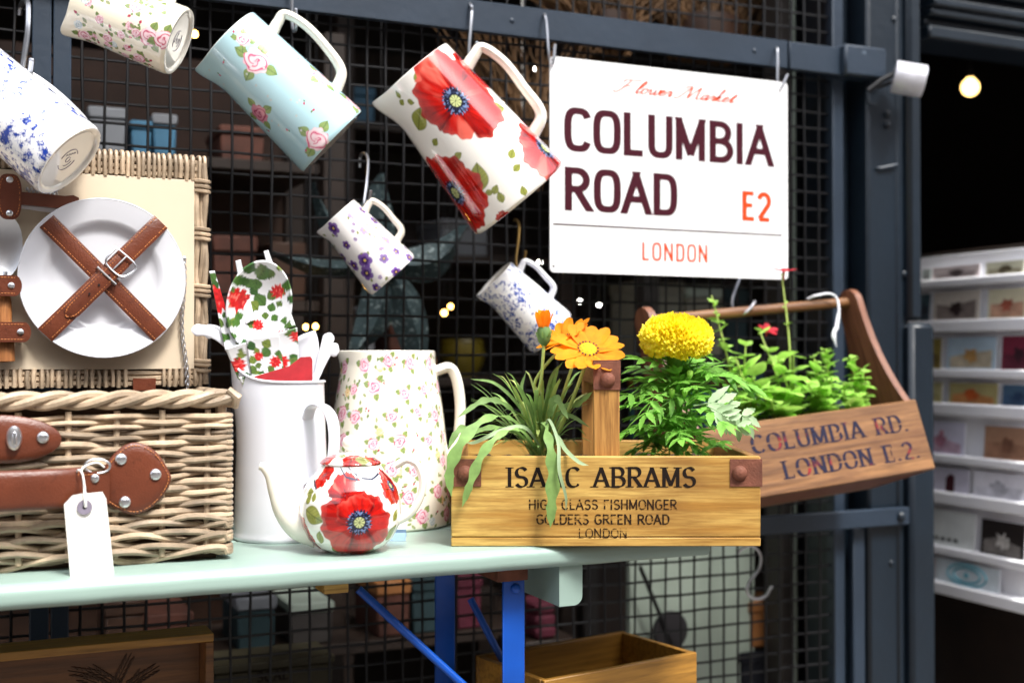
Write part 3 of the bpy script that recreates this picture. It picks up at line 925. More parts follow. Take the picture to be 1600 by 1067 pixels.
# ---- padlock style shutter bolt on the column
p = at_y(1420, 124, WALL - 0.085)
bolt = empty('shutter_bolt', p, (0, 0, 0), label='white capped steel bolt sticking out beside the clamp on the column', cat='bolt')
ax = (at_y(1444, 128, WALL - 0.10) - at_y(1396, 120, WALL - 0.07))
L = ax.length
q = ax.to_track_quat('X', 'Z').to_matrix().to_4x4()
sl = MB().lathe([(0.016, 0), (0.0285, 0), (0.0295, 0.002), (0.0295, L - 0.002), (0.028, L), (0.0, L + 0.001)], 28, 'X', (-L / 2, 0, 0))
sl.v = [tuple(q @ Vector(v)) for v in sl.v]
M['bolt_white'] = mat('chipped_white_metal', (214, 214, 222), 0.35, 0.3, var=0.12, vscale=40)
sl.build('sleeve', M['bolt_white'], bolt)
arm0 = at_y(1356, 142, WALL - 0.05) - p
arm1 = at_y(1402, 114, WALL - 0.075) - p
MB().tube([arm0, arm0.lerp(arm1, 0.5) + Vector((0, 0, 0.004)), arm1], 0.005, 8).build('arm', M['wire'], bolt)
arm0 = at_y(1372, 137, WALL - 0.05) - p
MB().tube([arm0, at_y(1410, 122, WALL - 0.07) - p], 0.004, 8).build('arm', M['wire'], bolt)

# ---- lintel over the doorway
lx0 = xw(1446)
lint = empty('door_lintel', (lx0, WALL, 0), label='slate blue moulded lintel over the dark doorway', cat='lintel')
zz = zw(1520, 72)
for k, (dz0, dz1, yy) in enumerate(((0, 0.026, -0.015), (0.026, 0.042, -0.004), (0.042, 0.058, -0.022), (0.058, 0.076, -0.03), (0.076, 0.09, -0.016), (0.09, 0.69, -0.035))):
    MB().box((0, yy, zz + dz0), (1.6, 0.09, zz + dz1 - 0.0005), 0.004).build('moulding', M['slate2'], lint)

# ================================================================== INSIDE THE SHOP, seen dimly through the mesh
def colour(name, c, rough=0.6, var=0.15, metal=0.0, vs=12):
    k = {'pale_panel': 0.95, 'blue_reflect_tin': 0.68, 'white_enamel_in': 0.55, 'orange_ply': 0.8, 'straw': 0.75, 'cream_box': 0.7, 'turq_box': 0.8, 'brick_red': 0.6, 'oak_panel': 0.55}.get(name, 0.46)  # dims stock for the unlit interior; higher factors on blue and brown imitate reflections
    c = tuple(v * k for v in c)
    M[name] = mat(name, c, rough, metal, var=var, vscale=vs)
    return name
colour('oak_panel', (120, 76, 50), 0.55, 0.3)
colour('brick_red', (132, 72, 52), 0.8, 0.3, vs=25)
colour('blue_reflect_tin', (96, 160, 200), 0.4)
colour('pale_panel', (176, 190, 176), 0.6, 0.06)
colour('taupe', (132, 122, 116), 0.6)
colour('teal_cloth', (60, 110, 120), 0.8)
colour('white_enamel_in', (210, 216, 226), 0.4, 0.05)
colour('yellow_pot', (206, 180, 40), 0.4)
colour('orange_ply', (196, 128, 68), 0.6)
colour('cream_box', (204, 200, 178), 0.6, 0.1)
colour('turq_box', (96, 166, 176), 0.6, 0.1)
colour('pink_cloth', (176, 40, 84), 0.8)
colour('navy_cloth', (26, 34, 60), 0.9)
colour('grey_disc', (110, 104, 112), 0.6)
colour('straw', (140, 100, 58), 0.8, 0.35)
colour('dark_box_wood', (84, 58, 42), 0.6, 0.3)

# display shelving behind the glass: posts and boards are one unit
def unit(name, label, x0, x1, y0, y1, zs, m, top=None, back=None, group=None):
    u = empty(name, ((x0 + x1) / 2, (y0 + y1) / 2, 0.004), label=label, cat='shelf unit', group=group)
    hx, hy = (x1 - x0) / 2, (y1 - y0) / 2
    top = top or max(zs) + 0.02
    for sx in (-1, 1):
        for sy in (-1, 1):
            MB().box((sx * hx - 0.02, sy * hy - 0.02, 0), (sx * hx + 0.02, sy * hy + 0.02, top), 0.002).build('post', M[m], u)
    for z in zs:
        MB().box((-hx + 0.021, -hy, z - 0.024), (hx - 0.021, hy, z - 0.004), 0.002).build('board', M[m], u)
    if back:
        MB().box((-hx + 0.021, hy - 0.008, 0.1), (hx - 0.021, hy + 0.004, top), 0.001).build('back_panel', M[back], u)
    return u
def tbox(name, label, cat, px0, py0, px1, py1, y, dep, m, z=None, group=None, c=0.003):
    a, b = at_y(px0, py1, y), at_y(px1, py0, y)
    z0 = a.z if z is None else z
    o = empty(name, ((a.x + b.x) / 2, y + dep / 2, z0), label=label, cat=cat, group=group)
    hx, h = abs(b.x - a.x) / 2, b.z - z0
    return o, hx, h, dep / 2
def carton(label, px0, py0, px1, py1, y, dep, m, z=None, lid=None, cat='box', name='carton', group=None):
    o, hx, h, hy = tbox(name, label, cat, px0, py0, px1, py1, y, dep, m, z, group)
    lh = min(0.03, h * 0.25)
    MB().box((-hx, -hy, 0), (hx, hy, h - lh), 0.003).build('box_body', M[m], o)
    MB().box((-hx - 0.003, -hy - 0.003, h - lh), (hx + 0.003, hy + 0.003, h), 0.003).build('lid', M[lid or m], o)
    return o

Y1 = 2.15
# left unit: brown cabinet with things on it
zA, zB = at_y(400, 470, Y1 + .1).z, at_y(400, 640, Y1 + .1).z
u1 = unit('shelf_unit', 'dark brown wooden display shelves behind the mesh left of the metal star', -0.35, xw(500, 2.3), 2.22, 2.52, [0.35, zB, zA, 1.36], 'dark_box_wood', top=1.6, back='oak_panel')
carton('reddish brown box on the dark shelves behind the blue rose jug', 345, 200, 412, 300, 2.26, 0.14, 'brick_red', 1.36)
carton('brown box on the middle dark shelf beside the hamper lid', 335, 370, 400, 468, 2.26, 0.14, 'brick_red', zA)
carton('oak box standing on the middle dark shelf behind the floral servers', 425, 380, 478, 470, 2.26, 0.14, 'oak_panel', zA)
carton('sky blue tin standing in for a reflection above the hamper lid', 206, 190, 236, 226, 2.26, 0.12, 'blue_reflect_tin', 1.36, cat='tin', name='tin')  # blue tin put where the window shows a blue-white reflection
carton('sky blue tin with a white lid standing in for a reflection', 240, 180, 275, 226, 2.26, 0.12, 'blue_reflect_tin', 1.36, 'white_enamel_in', cat='tin', name='tin')  # second stand-in for the same reflection, its lid the white part
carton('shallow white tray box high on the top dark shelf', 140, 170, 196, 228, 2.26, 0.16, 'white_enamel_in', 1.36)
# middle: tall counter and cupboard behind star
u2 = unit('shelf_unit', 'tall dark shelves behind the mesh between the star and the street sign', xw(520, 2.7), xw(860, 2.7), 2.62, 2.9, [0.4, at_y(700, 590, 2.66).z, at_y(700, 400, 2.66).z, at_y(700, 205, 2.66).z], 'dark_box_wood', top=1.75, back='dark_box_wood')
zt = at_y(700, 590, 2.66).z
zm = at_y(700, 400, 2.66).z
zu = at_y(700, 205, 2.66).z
carton('blue box on the top shelf behind the poppy jug handle', 535, 138, 585, 203, 2.66, 0.16, 'blue_reflect_tin', zu)
carton('deep blue tin behind the spout of the poppy jug', 520, 175, 532, 203, 2.66, 0.16, 'blue_reflect_tin', zu, 'navy_cloth', cat='tin', name='tin')
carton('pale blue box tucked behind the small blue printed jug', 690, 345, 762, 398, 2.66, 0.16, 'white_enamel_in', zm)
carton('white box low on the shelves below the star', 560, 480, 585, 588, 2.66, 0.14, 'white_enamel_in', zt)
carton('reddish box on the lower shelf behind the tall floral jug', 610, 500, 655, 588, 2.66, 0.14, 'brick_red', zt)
def bowl(label, px, py, y, r, h, m, z, cat='pot', name='pot'):
    p = at_y(px, py, y)
    o = empty(name, (p.x, y, z), label=label, cat=cat)
    MB().lathe([(0.0, 0), (r * 0.62, 0), (r * 0.9, h * 0.35), (r, h * 0.7), (r * 0.9, h), (r * 0.84, h * 0.97), (r * 0.88, h * 0.7), (r * 0.6, h * 0.1), (0, h * 0.08)], 28).build('bowl', M[m], o)
    MB().lathe([(r * 0.9, h - 0.004), (r * 0.96, h), (r * 0.9, h + 0.005), (r * 0.85, h)], 28, cap=False).build('rim', M[m], o)
    return o
bowl('round yellow pot on the shelf behind the gazania flower', 722, 560, 2.72, 0.055, 0.085, 'yellow_pot', zt)
bowl('rusty orange pot beside the round yellow pot', 662, 570, 2.64, 0.03, 0.05, 'orange_ply', zt)
# bulbs of a string of lights
def fairy(label, px, py, y, r, m, zsup):
    p = at_y(px, py, y)
    o = empty('string_light', p, label=label, cat='light')
    MB().lathe([(0, -r), (r * 0.7, -r * 0.7), (r, 0), (r * 0.7, r * 0.7), (r * 0.3, r)], 12).build('bulb', M[m], o)
    MB().lathe([(r * 0.35, r * 0.9), (r * 0.35, r * 2), (0.0, r * 2.1)], 8).build('cap', M['wire'], o)
    MB().tube([(0, 0, r * 2), (0.002, 0.004, (3.2 - p.z) * 0.5), (0, 0, 3.2 - p.z)], 0.0012, 5).build('cord', M['wire'], o)
for label, px, py, y, r, m in (
        ('amber bulb glowing behind the mesh above the tall floral jug', 694, 489, 2.5, 0.006, 'amber'),
        ('dimmer amber bulb just above the brighter amber bulb', 704, 479, 2.55, 0.005, 'amber'),
        ('amber bulb glowing beside the floral servers', 478, 511, 2.1, 0.005, 'amber'),
        ('second amber bulb glowing beside the floral servers', 493, 510, 2.12, 0.005, 'amber'),
        ('amber bulb glowing beside the base of the cream rose jug', 304, 54, 2.12, 0.006, 'amber'),
        ('white bulb glowing between poppy jug handle and street sign', 838, 108, 2.2, 0.005, 'whitelight'),
        ('white bulb glowing under the left corner of the street sign', 843, 411, 2.2, 0.005, 'whitelight'),
        ('white bulb glowing behind the gazania bud', 906, 471, 2.2, 0.004, 'whitelight'),
        ('second white bulb glowing behind the gazania bud', 936, 476, 2.2, 0.004, 'whitelight')):
    fairy(label, px, py, y, r, m, 3.2)

# weathered metal star hung inside the mesh
sp = at_y(598, 410, 2.02)
star = empty('metal_star', sp, label='weathered verdigris metal star ornament hanging inside the mesh', cat='ornament')
def blade(tx, ty, w, bend=0.0, L0=0.0):
    tip = at_y(tx, ty, 2.02) - sp
    L = math.hypot(tip.x, tip.z)
    d = Vector((tip.x / L, 0, tip.z / L)); nn = Vector((-d.z, 0, d.x))
    mb = MB(); vs = []; fs = []
    K = 12
    for i in range(K + 1):
        t = i / K
        wd = w * (0.55 + 0.45 * math.sin(math.pi * min(1, t * 1.25))) * (1 - max(0, (t - 0.72) / 0.28) ** 2 * 0.85)
        c = d * (L * t) + nn * (bend * math.sin(math.pi * t))
        for sgn, yy in ((-1, 0.006), (0, -0.016), (1, 0.006), (0, 0.018)):
            vs.append(c + nn * (wd * sgn) + Vector((0, yy, 0)))
    for i in range(K):
        for j in range(4):
            fs.append((i * 4 + j, i * 4 + (j + 1) % 4, i * 4 + 4 + (j + 1) % 4, i * 4 + 4 + j))
    fs += [(0, 1, 2, 3), tuple(K * 4 + j for j in range(4))]
    mb.add(vs, fs).build('blade', M['metal_leaf'], star)
blade(596, 272, 0.036, 0.01); blade(726, 352, 0.034, -0.035); blade(488, 286, 0.018, 0.03)
blade(418, 392, 0.016, 0.02); blade(655, 610, 0.034, 0.02); blade(545, 560, 0.034, 0.02)
MB().lathe([(0, -0.03), (0.03, -0.024), (0.045, 0), (0.03, 0.02), (0, 0.025)], 20, 'Y').build('hub', M['metal_leaf'], star)
MB().tube([(0, 0.01, 0), (0, 0.01, 3.2 - sp.z)], 0.0012, 6).build('cord', M['wire'], star)

# right: pale shelves with boxes, plank and curtain
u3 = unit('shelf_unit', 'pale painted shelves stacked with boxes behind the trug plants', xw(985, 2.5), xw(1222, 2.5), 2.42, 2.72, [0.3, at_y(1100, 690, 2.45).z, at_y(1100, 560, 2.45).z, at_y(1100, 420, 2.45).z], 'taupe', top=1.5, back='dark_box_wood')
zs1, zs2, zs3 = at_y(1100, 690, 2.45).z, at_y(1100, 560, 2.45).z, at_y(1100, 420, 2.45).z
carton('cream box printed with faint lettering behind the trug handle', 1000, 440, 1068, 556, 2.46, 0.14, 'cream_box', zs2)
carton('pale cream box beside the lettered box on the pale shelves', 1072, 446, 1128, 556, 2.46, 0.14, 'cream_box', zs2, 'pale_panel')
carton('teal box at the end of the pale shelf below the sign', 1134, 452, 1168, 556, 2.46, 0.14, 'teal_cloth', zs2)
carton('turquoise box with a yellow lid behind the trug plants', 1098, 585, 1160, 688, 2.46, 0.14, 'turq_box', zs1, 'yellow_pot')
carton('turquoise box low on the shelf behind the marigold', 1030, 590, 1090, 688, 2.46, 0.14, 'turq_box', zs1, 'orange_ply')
carton('narrow blue box at the right end of the lower pale shelf', 1166, 560, 1200, 688, 2.46, 0.14, 'blue_reflect_tin', zs1)
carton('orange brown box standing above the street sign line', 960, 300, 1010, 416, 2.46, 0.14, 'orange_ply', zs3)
a, b = at_y(1236, 640, 2.05), at_y(1264, 400, 2.05)
pl = empty('upright_plank', ((a.x + b.x) / 2, 2.05, 0.004), label='tall orange plywood plank standing behind the mesh by the column', cat='plank')
MB().box((-(b.x - a.x) / 2, -0.01, 0), ((b.x - a.x) / 2, 0.01, 1.26), 0.001).build('face_board', M['orange_ply'], pl)
MB().box(((b.x - a.x) / 2 + 0.0005, -0.014, 0), ((b.x - a.x) / 2 + 0.014, 0.014, 1.27), 0.001).build('edge_strip', M['cream_box'], pl)
# window jamb and dark curtain at the right end of the grille
jx0, jx1 = xw(1206, 1.95), xw(1236, 1.95)
jam = empty('window_jamb', (jx0, 1.95, 0.004), label='taupe painted window jamb behind the mesh beside the street sign', cat='jamb')
MB().box((0, -0.03, 0), ((jx1 - jx0) * 0.55, 0.03, 3.19), 0.003).build('jamb_board', M['taupe'], jam)
MB().box(((jx1 - jx0) * 0.55 + 0.001, -0.02, 0), (jx1 - jx0, 0.03, 3.19), 0.003).build('jamb_bead', M['pale_panel'], jam)
cmb = MB(); vs = []; fs = []
K = 60
c0, c1 = xw(1240, 2.0), xw(1345, 2.0)
for i in range(K + 1):
    t = i / K
    x = c0 + (c1 - c0) * t
    y = 2.02 + 0.016 * math.sin(t * 44) + 0.008 * math.sin(t * 19 + 1)
    vs += [(x, y, 0.02), (x, y, 3.19), (x, y + 0.004, 0.02), (x, y + 0.004, 3.19)]
for i in range(K):
    fs += [(i * 4, i * 4 + 4, i * 4 + 5, i * 4 + 1), (i * 4 + 2, i * 4 + 3, i * 4 + 7, i * 4 + 6)]
tag(cmb.add(vs, fs).build('curtain', M['navy_cloth']), 'dark navy pleated curtain behind the mesh beside the iron column', 'curtain')

# dried grasses above and behind the bar
def twigs(name, label, px0, px1, z0, z1, y, n, group=None):
    a, b = xw(px0, y), xw(px1, y)
    o = empty(name, ((a + b) / 2, y, z0), label=label, cat='dried grass', group=group)
    mb = MB()
    for k in range(n):
        x = random.uniform(-(b - a) / 2, (b - a) / 2)
        lean = random.uniform(-0.16, 0.16)
        h = (z1 - z0) * random.uniform(0.7, 1.0)
        pts = [(x * 0.5, random.uniform(-.03, .03), 0), (x * 0.8 + lean * 0.3, random.uniform(-.04, .04), h * 0.5), (x + lean, random.uniform(-.05, .05), h)]
        mb.tube(catmull(pts, 4), [0.0028, 0.0028, 0.0026, 0.0024, 0.0022, 0.002, 0.0018, 0.0016, 0.0012], 5)
    s = mb.build('stalks', M['straw'], o)
    s['kind'] = 'stuff'
    MB().lathe([((b - a) * 0.26, 0.02), ((b - a) * 0.27, 0.05), ((b - a) * 0.26, 0.08)], 20).build('tie', M['oak_panel'], o)
    return o
# hanging bundles: bound heads tied to the ceiling
for label, p0, p1, pyb, pyt, y, n in (('sheaf of dried grass behind the bar above the letters of the sign', 880, 1010, 90, -60, 2.05, 130),
                                       ('sheaf of brown dried grass above the bar near the jamb', 1010, 1190, 95, -60, 2.06, 150),
                                       ('dried grass sheaf hanging behind the poppy jug handle', 775, 856, 300, 20, 2.05, 90)):
    z0, z1 = at_y((p0 + p1) / 2, pyb, y).z, at_y((p0 + p1) / 2, pyt, y).z
    o = twigs('grass_sheaf', label, p0, p1, z0, z1, y, n)
    MB().tube([(0, 0, 0.05), (0, 0, 3.2 - z0)], 0.0015, 6).build('cord', M['string'], o)

# under the table, behind the mesh
a, b = at_y(985, 1067, 1.98), at_y(1180, 880, 1.98)
pp = empty('leaning_panel', ((a.x + b.x) / 2, 1.99, 0.004), label='pale sage green panel standing behind the lower mesh', cat='panel')
hx = (b.x - a.x) / 2
for k in range(4):
    MB().box((-hx + k * hx / 2 + 0.0006, -0.008, 0), (-hx + (k + 1) * hx / 2 - 0.0006, 0.008, 0.80), 0.0012).build('board', M['pale_panel'], pp)
p = at_y(1047, 985, 1.96)
fan = empty('round_bat', p, (0, 0, 0), label='dark round paddle on a black stick leaning on the sage panel', cat='paddle')
MB().lathe([(0, -0.006), (0.034, -0.006), (0.037, -0.003), (0.037, 0.003), (0.034, 0.006), (0, 0.006)], 28, 'Y').build('disc', M['grey_disc'], fan)
q0, q1 = at_y(1000, 885, 1.952) - p, at_y(1052, 1010, 1.952) - p
MB().tube([q0, q1, (q1.x + (q1.x - q0.x) * 2.5, -0.005, -(p.z - 0.004))], 0.004, 8).build('stick', M['wire'], fan)
carton('yellow pine block behind the lower mesh near the column', 1172, 935, 1224, 1012, 1.98, 0.08, 'orange_ply', None, cat='block', name='pine_block')
zc = at_y(1198, 1012, 1.98).z
carton('dark box carrying the yellow pine block behind the lower mesh', 1160, 1012, 1230, 1090, 1.975, 0.11, 'navy_cloth', None)
zc2 = at_y(1198, 1090, 1.975).z
st = empty('plinth', (at_y(1195, 1090, 2.0).x, 2.03, 0.004), label='dark plinth under the dark box behind the mesh', cat='plinth')
MB().box((-0.07, -0.06, 0), (0.07, 0.06, zc2 - 0.005), 0.003).build('plinth_body', M['dark_box_wood'], st)
# clutter low behind mesh under the table
def bag(label, px0, py0, px1, py1, y, m, cat='cloth', name='folded_cloth'):
    a, b = at_y(px0, py1, y), at_y(px1, py0, y)
    o = empty(name, ((a.x + b.x) / 2, y + .04, a.z), label=label, cat=cat)
    h = b.z - a.z; hx = (b.x - a.x) / 2
    for k in range(3):
        MB().box((-hx, -0.04, h * k / 3 + 0.0006), (hx * (1 - 0.05 * k), 0.04, h * (k + 1) / 3), h * 0.12).build('fold', M[m], o)
    return o
lowz = at_y(450, 1010, 2.1).z
lowshelf = unit('low_bench', 'low dark bench loaded with stock behind the lower mesh', -0.4, xw(800, 2.2), 2.08, 2.34, [lowz], 'dark_box_wood')
lowshelf['category'] = 'bench'
def low(label, px0, py0, px1, m, lid=None, cat='box', name='carton', dep=0.14):
    return carton(label, px0, py0, px1, 1010, 2.1, dep, m, lowz, lid, cat, name)
low('brown box behind the mesh under the hamper', 165, 935, 225, 'oak_panel')
low('dark orange box behind the mesh under the hamper', 228, 955, 300, 'brick_red')
low('grey glass tin under the white jug behind the mesh', 372, 930, 430, 'teal_cloth', 'white_enamel_in', 'tin', 'tin')
low('grey blossom patterned box behind the mesh under the teapot', 455, 938, 520, 'taupe', 'pale_panel')
low('orange box behind the diagonal blue brace', 590, 905, 640, 'brick_red', 'orange_ply')
low('teal box behind the mesh between the brace and the blue leg', 645, 900, 690, 'teal_cloth')
low('magenta box behind the mesh near the blue leg', 715, 895, 752, 'pink_cloth')
o = bag('magenta bundle hanging behind the mesh under the table end', 838, 940, 870, 1000, 2.0, 'pink_cloth')
zb = o.location.z
st = empty('plinth', (o.location.x, o.location.y, 0.004), label='dark plinth under the magenta bundle', cat='plinth')
MB().box((-0.06, -0.045, 0), (0.06, 0.045, zb - 0.005), 0.003).build('plinth_body', M['dark_box_wood'], st)

# ---- doorway: hanging bulb, card rack
p = at_y(1516, 137, 3.2)
hb = empty('hanging_bulb', p, label='round glowing bulb hanging in the dark doorway', cat='light bulb')
r = 0.027
MB().lathe([(0, -r)] + [(r * math.cos(a), r * math.sin(a)) for a in [R(t) for t in range(-75, 61, 15)]] + [(r * 0.4, r * 1.15)], 24).build('globe', M['bulb'], hb)
MB().lathe([(r * 0.42, r * 1.1), (r * 0.45, r * 2.2), (0, r * 2.4)], 16).build('socket', M['wire'], hb)
MB().tube([(0, 0, r * 2.3), (0, 0, 3.2 - p.z)], 0.003, 6).build('flex', M['wire'], hb)

RX = 1.92                                     # plane of the rack's front, facing -x
def rk(px, py):                               # picture -> (y, z) on the rack plane
    d = ray(px, py); t = RX / d.x
    q = CAM + d * t
    return q.y, q.z
ya, yb = rk(1640, 700)[0], rk(1435, 700)[0]
ya -= 0.03; yb += 0.10
rack = empty('card_rack', (RX, (ya + yb) / 2, 0.004), label='white stepped greeting card rack inside the doorway', cat='card rack')
yo = (ya + yb) / 2
ledges = [(1462, 446), (1466, 515), (1468, 583), (1468, 640), (1468, 711), (1468, 772), (1468, 847), (1468, 905)]
zl = [rk(px, py)[1] for px, py in ledges]
ztop = rk(1452, 405)[1]
rnd = random.Random(3)
for i, z in enumerate(zl):
    step = 0.008 * i
    big = i % 2 == 1
    MB().box((-0.035 - step, ya - yo, z - 0.011), (-0.004 - step, yb - yo, z + (0.014 if big else 0.006)), 0.003).build('ledge', M['rack'], rack)
    ztp = (zl[i - 1] - 0.012) if i else ztop
    MB().box((0.0 - step, ya - yo, z - 0.010), (0.008 - step, yb - yo, ztp), 0.001).build('back_panel', M['rack'], rack)
MB().box((0.012, ya - yo, 0), (0.03, yb - yo, ztop + 0.01), 0.002).build('upright_back', M['dark_box_wood'], rack)
for yy in (ya, yb):
    MB().box((-0.06, yy - yo - 0.012, 0), (0.03, yy - yo, zl[-1] - 0.02), 0.002).build('foot', M['rack'], rack)
cards = [
    # tier, px0, px1, colour, motif, look
    (0, 1452, 1466, (196, 206, 200), (120, 120, 120), 'pale sage card'), (0, 1468, 1542, (212, 198, 196), (70, 60, 60), 'dusty pink card with a small dark figure'), (0, 1552, 1612, (206, 204, 178), (90, 80, 60), 'pale straw card'),
    (1, 1452, 1468, (70, 92, 100), (40, 40, 50), 'dark teal card'), (1, 1474, 1546, (206, 196, 184), (48, 34, 34), 'beige card with a dark brown sketch'), (1, 1560, 1620, (214, 206, 176), (170, 90, 70), 'straw card with a rusty foot'),
    (2, 1462, 1490, (150, 134, 70), (90, 70, 40), 'olive and brown card'), (2, 1500, 1576, (176, 196, 210), (196, 150, 90), 'blue landscape card'), (2, 1586, 1640, (120, 40, 60), (60, 30, 40), 'deep red card'),
    (3, 1462, 1496, (190, 182, 132), (150, 140, 90), 'plain khaki card'), (3, 1508, 1584, (170, 158, 108), (190, 90, 40), 'khaki card with an orange figure'), (3, 1592, 1640, (70, 96, 120), (40, 60, 90), 'slate blue card'),
    (4, 1462, 1536, (216, 214, 232), (190, 130, 150), 'lilac edged card'), (4, 1568, 1640, (170, 130, 104), (130, 90, 70), 'brown card'),
    (5, 1462, 1548, (210, 206, 222), (70, 24, 34), 'pale card with two dark maroon shapes'), (5, 1556, 1640, (232, 230, 238), (190, 190, 200), 'plain off white card'),
    (6, 1462, 1562, (226, 230, 228), (70, 74, 70), 'white card with small dark lettering marks'), (6, 1572, 1640, (40, 34, 32), (200, 196, 190), 'black card in a pale frame'),
    (7, 1462, 1502, (232, 214, 206), (206, 70, 44), 'card with a red orange splash'), (7, 1506, 1606, (222, 232, 238), (110, 180, 196), 'white card with turquoise rings'),
]
for k, (t, p0, p1, c, c2, look) in enumerate(cards):
    y0, y1 = rk(p1, ledges[t][1])[0], rk(p0, ledges[t][1])[0]
    ztp = ((zl[t - 1] - 0.014) if t else ztop - 0.02)
    z0 = zl[t] + 0.0075 if t % 2 == 0 else zl[t] + 0.0155
    h = (ztp - z0) * rnd.uniform(0.86, 0.96)
    xx = RX - 0.008 * t - 0.02
    o = empty('greeting_card', (xx, (y0 + y1) / 2, z0), (0, R(4), 0), label=f'{look} on the {"top second third fourth fifth sixth seventh lowest".split()[t]} ledge of the white rack', cat='card', group='cards on the white rack')
    hy = (y1 - y0) / 2
    mm_ = mat('card_stock', c, 0.5, var=0.1, vscale=25)
    MB().box((-0.0015, -hy, 0), (0.0, hy, h), 0).build('front_leaf', mm_, o, smooth=False)
    MB().box((0.0012, -hy, 0), (0.0025, hy, h * 0.99), 0).build('back_leaf', M['rack'], o, smooth=False)
    m2 = mat('card_picture', c2, 0.5, var=0.3, vscale=40)
    mbp = MB()
    if 'rings' in look:
        for rr in (0.3, 0.44):
            pts = [(-0.002, math.cos(a) * hy * rr * 1.4, h * 0.5 + math.sin(a) * h * rr) for a in [2 * math.pi * q / 24 for q in range(24)]]
            mbp.tube(pts, 0.0025, 4, closed=True)
        mbp.lathe([(0, 0), (h * 0.12, 0.0), (h * 0.12, 0.002), (0, 0.002)], 12, 'X', (-0.004, 0, h * 0.5))
    elif 'lettering' in look:
        for q in range(5):
            mbp.box((-0.002, -hy * 0.5 + q * hy * 0.2, h * 0.16), (-0.0017, -hy * 0.5 + q * hy * 0.2 + hy * 0.13, h * 0.26))
    elif 'two dark' in look:
        mbp.prism([(-hy * .5, 0.03 * h), (-hy * .2, 0.03 * h), (-hy * .2, .6 * h), (-hy * .35, .8 * h), (-hy * .5, .7 * h)], 0.0017, 0.0021)
        mbp.v = [(-y, x, z) for x, y, z in mbp.v]
        mbp.build('picture', m2, o, smooth=False)
        mbp = MB()
        mbp.prism([(hy * .3, 0.03 * h), (hy * .6, 0.03 * h), (hy * .65, .5 * h), (hy * .5, .75 * h), (hy * .35, .5 * h)], 0.0017, 0.0021)
        mbp.v = [(-y, x, z) for x, y, z in mbp.v]
    else:
        m3 = mat('card_picture_ground', tuple((a_ + b_) / 2 for a_, b_ in zip(c, c2)), 0.5, var=0.35, vscale=30)
        gmb = MB().prism([(-hy * .86, h * .08), (hy * .86, h * .08), (hy * .86, h * rnd.uniform(.4, .6)), (hy * .2, h * rnd.uniform(.4, .6)), (-hy * .86, h * rnd.uniform(.35, .7))], 0.00155, 0.0019)
        gmb.v = [(-y, x, z) for x, y, z in gmb.v]
        gmb.build('picture_ground', m3, o, smooth=False)
        pts = []
        for q in range(16):
            a = 2 * math.pi * q / 16
            rr = rnd.uniform(0.4, 1.0)
            pts.append((math.cos(a) * hy * 0.42 * rr, h * 0.46 + math.sin(a) * h * 0.30 * rr))
        mbp.prism(pts, 0.0019, 0.0023)
        mbp.v = [(-y, x, z) for x, y, z in mbp.v]
    mbp.build('picture', m2, o, smooth=False)

# ================================================================== TABLE
TF = 1.355                                     # front edge
TX1 = at_y(1110, 866, TF).x
table = empty('trestle_table', (0, TF, 0), label='mint green painted plank table on blue steel folding legs', cat='table')
def plank(y0, y1, z1, th, x0, x1, rnd=0.011):
    """plank with a rounded front nose"""
    prof = []
    for k in range(9):
        a = math.pi / 2 + math.pi / 2 * k / 8
        prof.append((y0 + rnd + rnd * math.cos(a), z1 - rnd + rnd * math.sin(a)))
    r2 = rnd * 0.9
    for k in range(7):
        a = math.pi + math.pi / 2 * k / 6
        prof.append((y0 + r2 + r2 * math.cos(a), z1 - th + r2 + r2 * math.sin(a)))
    prof += [(y1 - 0.002, z1 - th), (y1, z1 - th + 0.002), (y1, z1 - 0.002), (y1 - 0.002, z1)]
    n = len(prof)
    vs, fs = [], []
    K = 40
    rg = random.Random(5)
    for i in range(K + 1):
        x = x0 + (x1 - x0) * i / K
        w = rg.uniform(-0.0006, 0.0006)
        vs += [(x, a + (w if a < y0 + 0.02 else 0), b + (w * .5 if a < y0 + .02 and b < z1 - .003 else 0)) for a, b in prof]
    for i in range(K):
        for j in range(n):
            fs.append((i * n + j, i * n + (j + 1) % n, (i + 1) * n + (j + 1) % n, (i + 1) * n + j))
    fs += [tuple(range(n)), tuple(K * n + j for j in range(n))]
    return MB().add(vs, fs)
plank(0, 0.20, TABLE, 0.0275, -0.75, TX1, 0.012).build('plank', M['mint'], table)
plank(0.203, 0.395, TABLE, 0.0275, -0.75, TX1, 0.004).build('plank', M['mint'], table)
ca, cb = at_y(874, 915, TF + 0.012), at_y(910, 915, TF + 0.012)
zb = at_y(890, 946, TF + 0.012).z
pr = []
for k in range(7):
    a = -math.pi / 2 * k / 6
    pr.append((cb.x - 0.012 + 0.012 * math.cos(a), zb + 0.012 + 0.012 * math.sin(a)))
MB().prism([(ca.x, TABLE - 0.0278), (cb.x, TABLE - 0.0278)] + pr + [(ca.x, zb)], 0.012, 0.37).build('cleat', M['mint'], table)
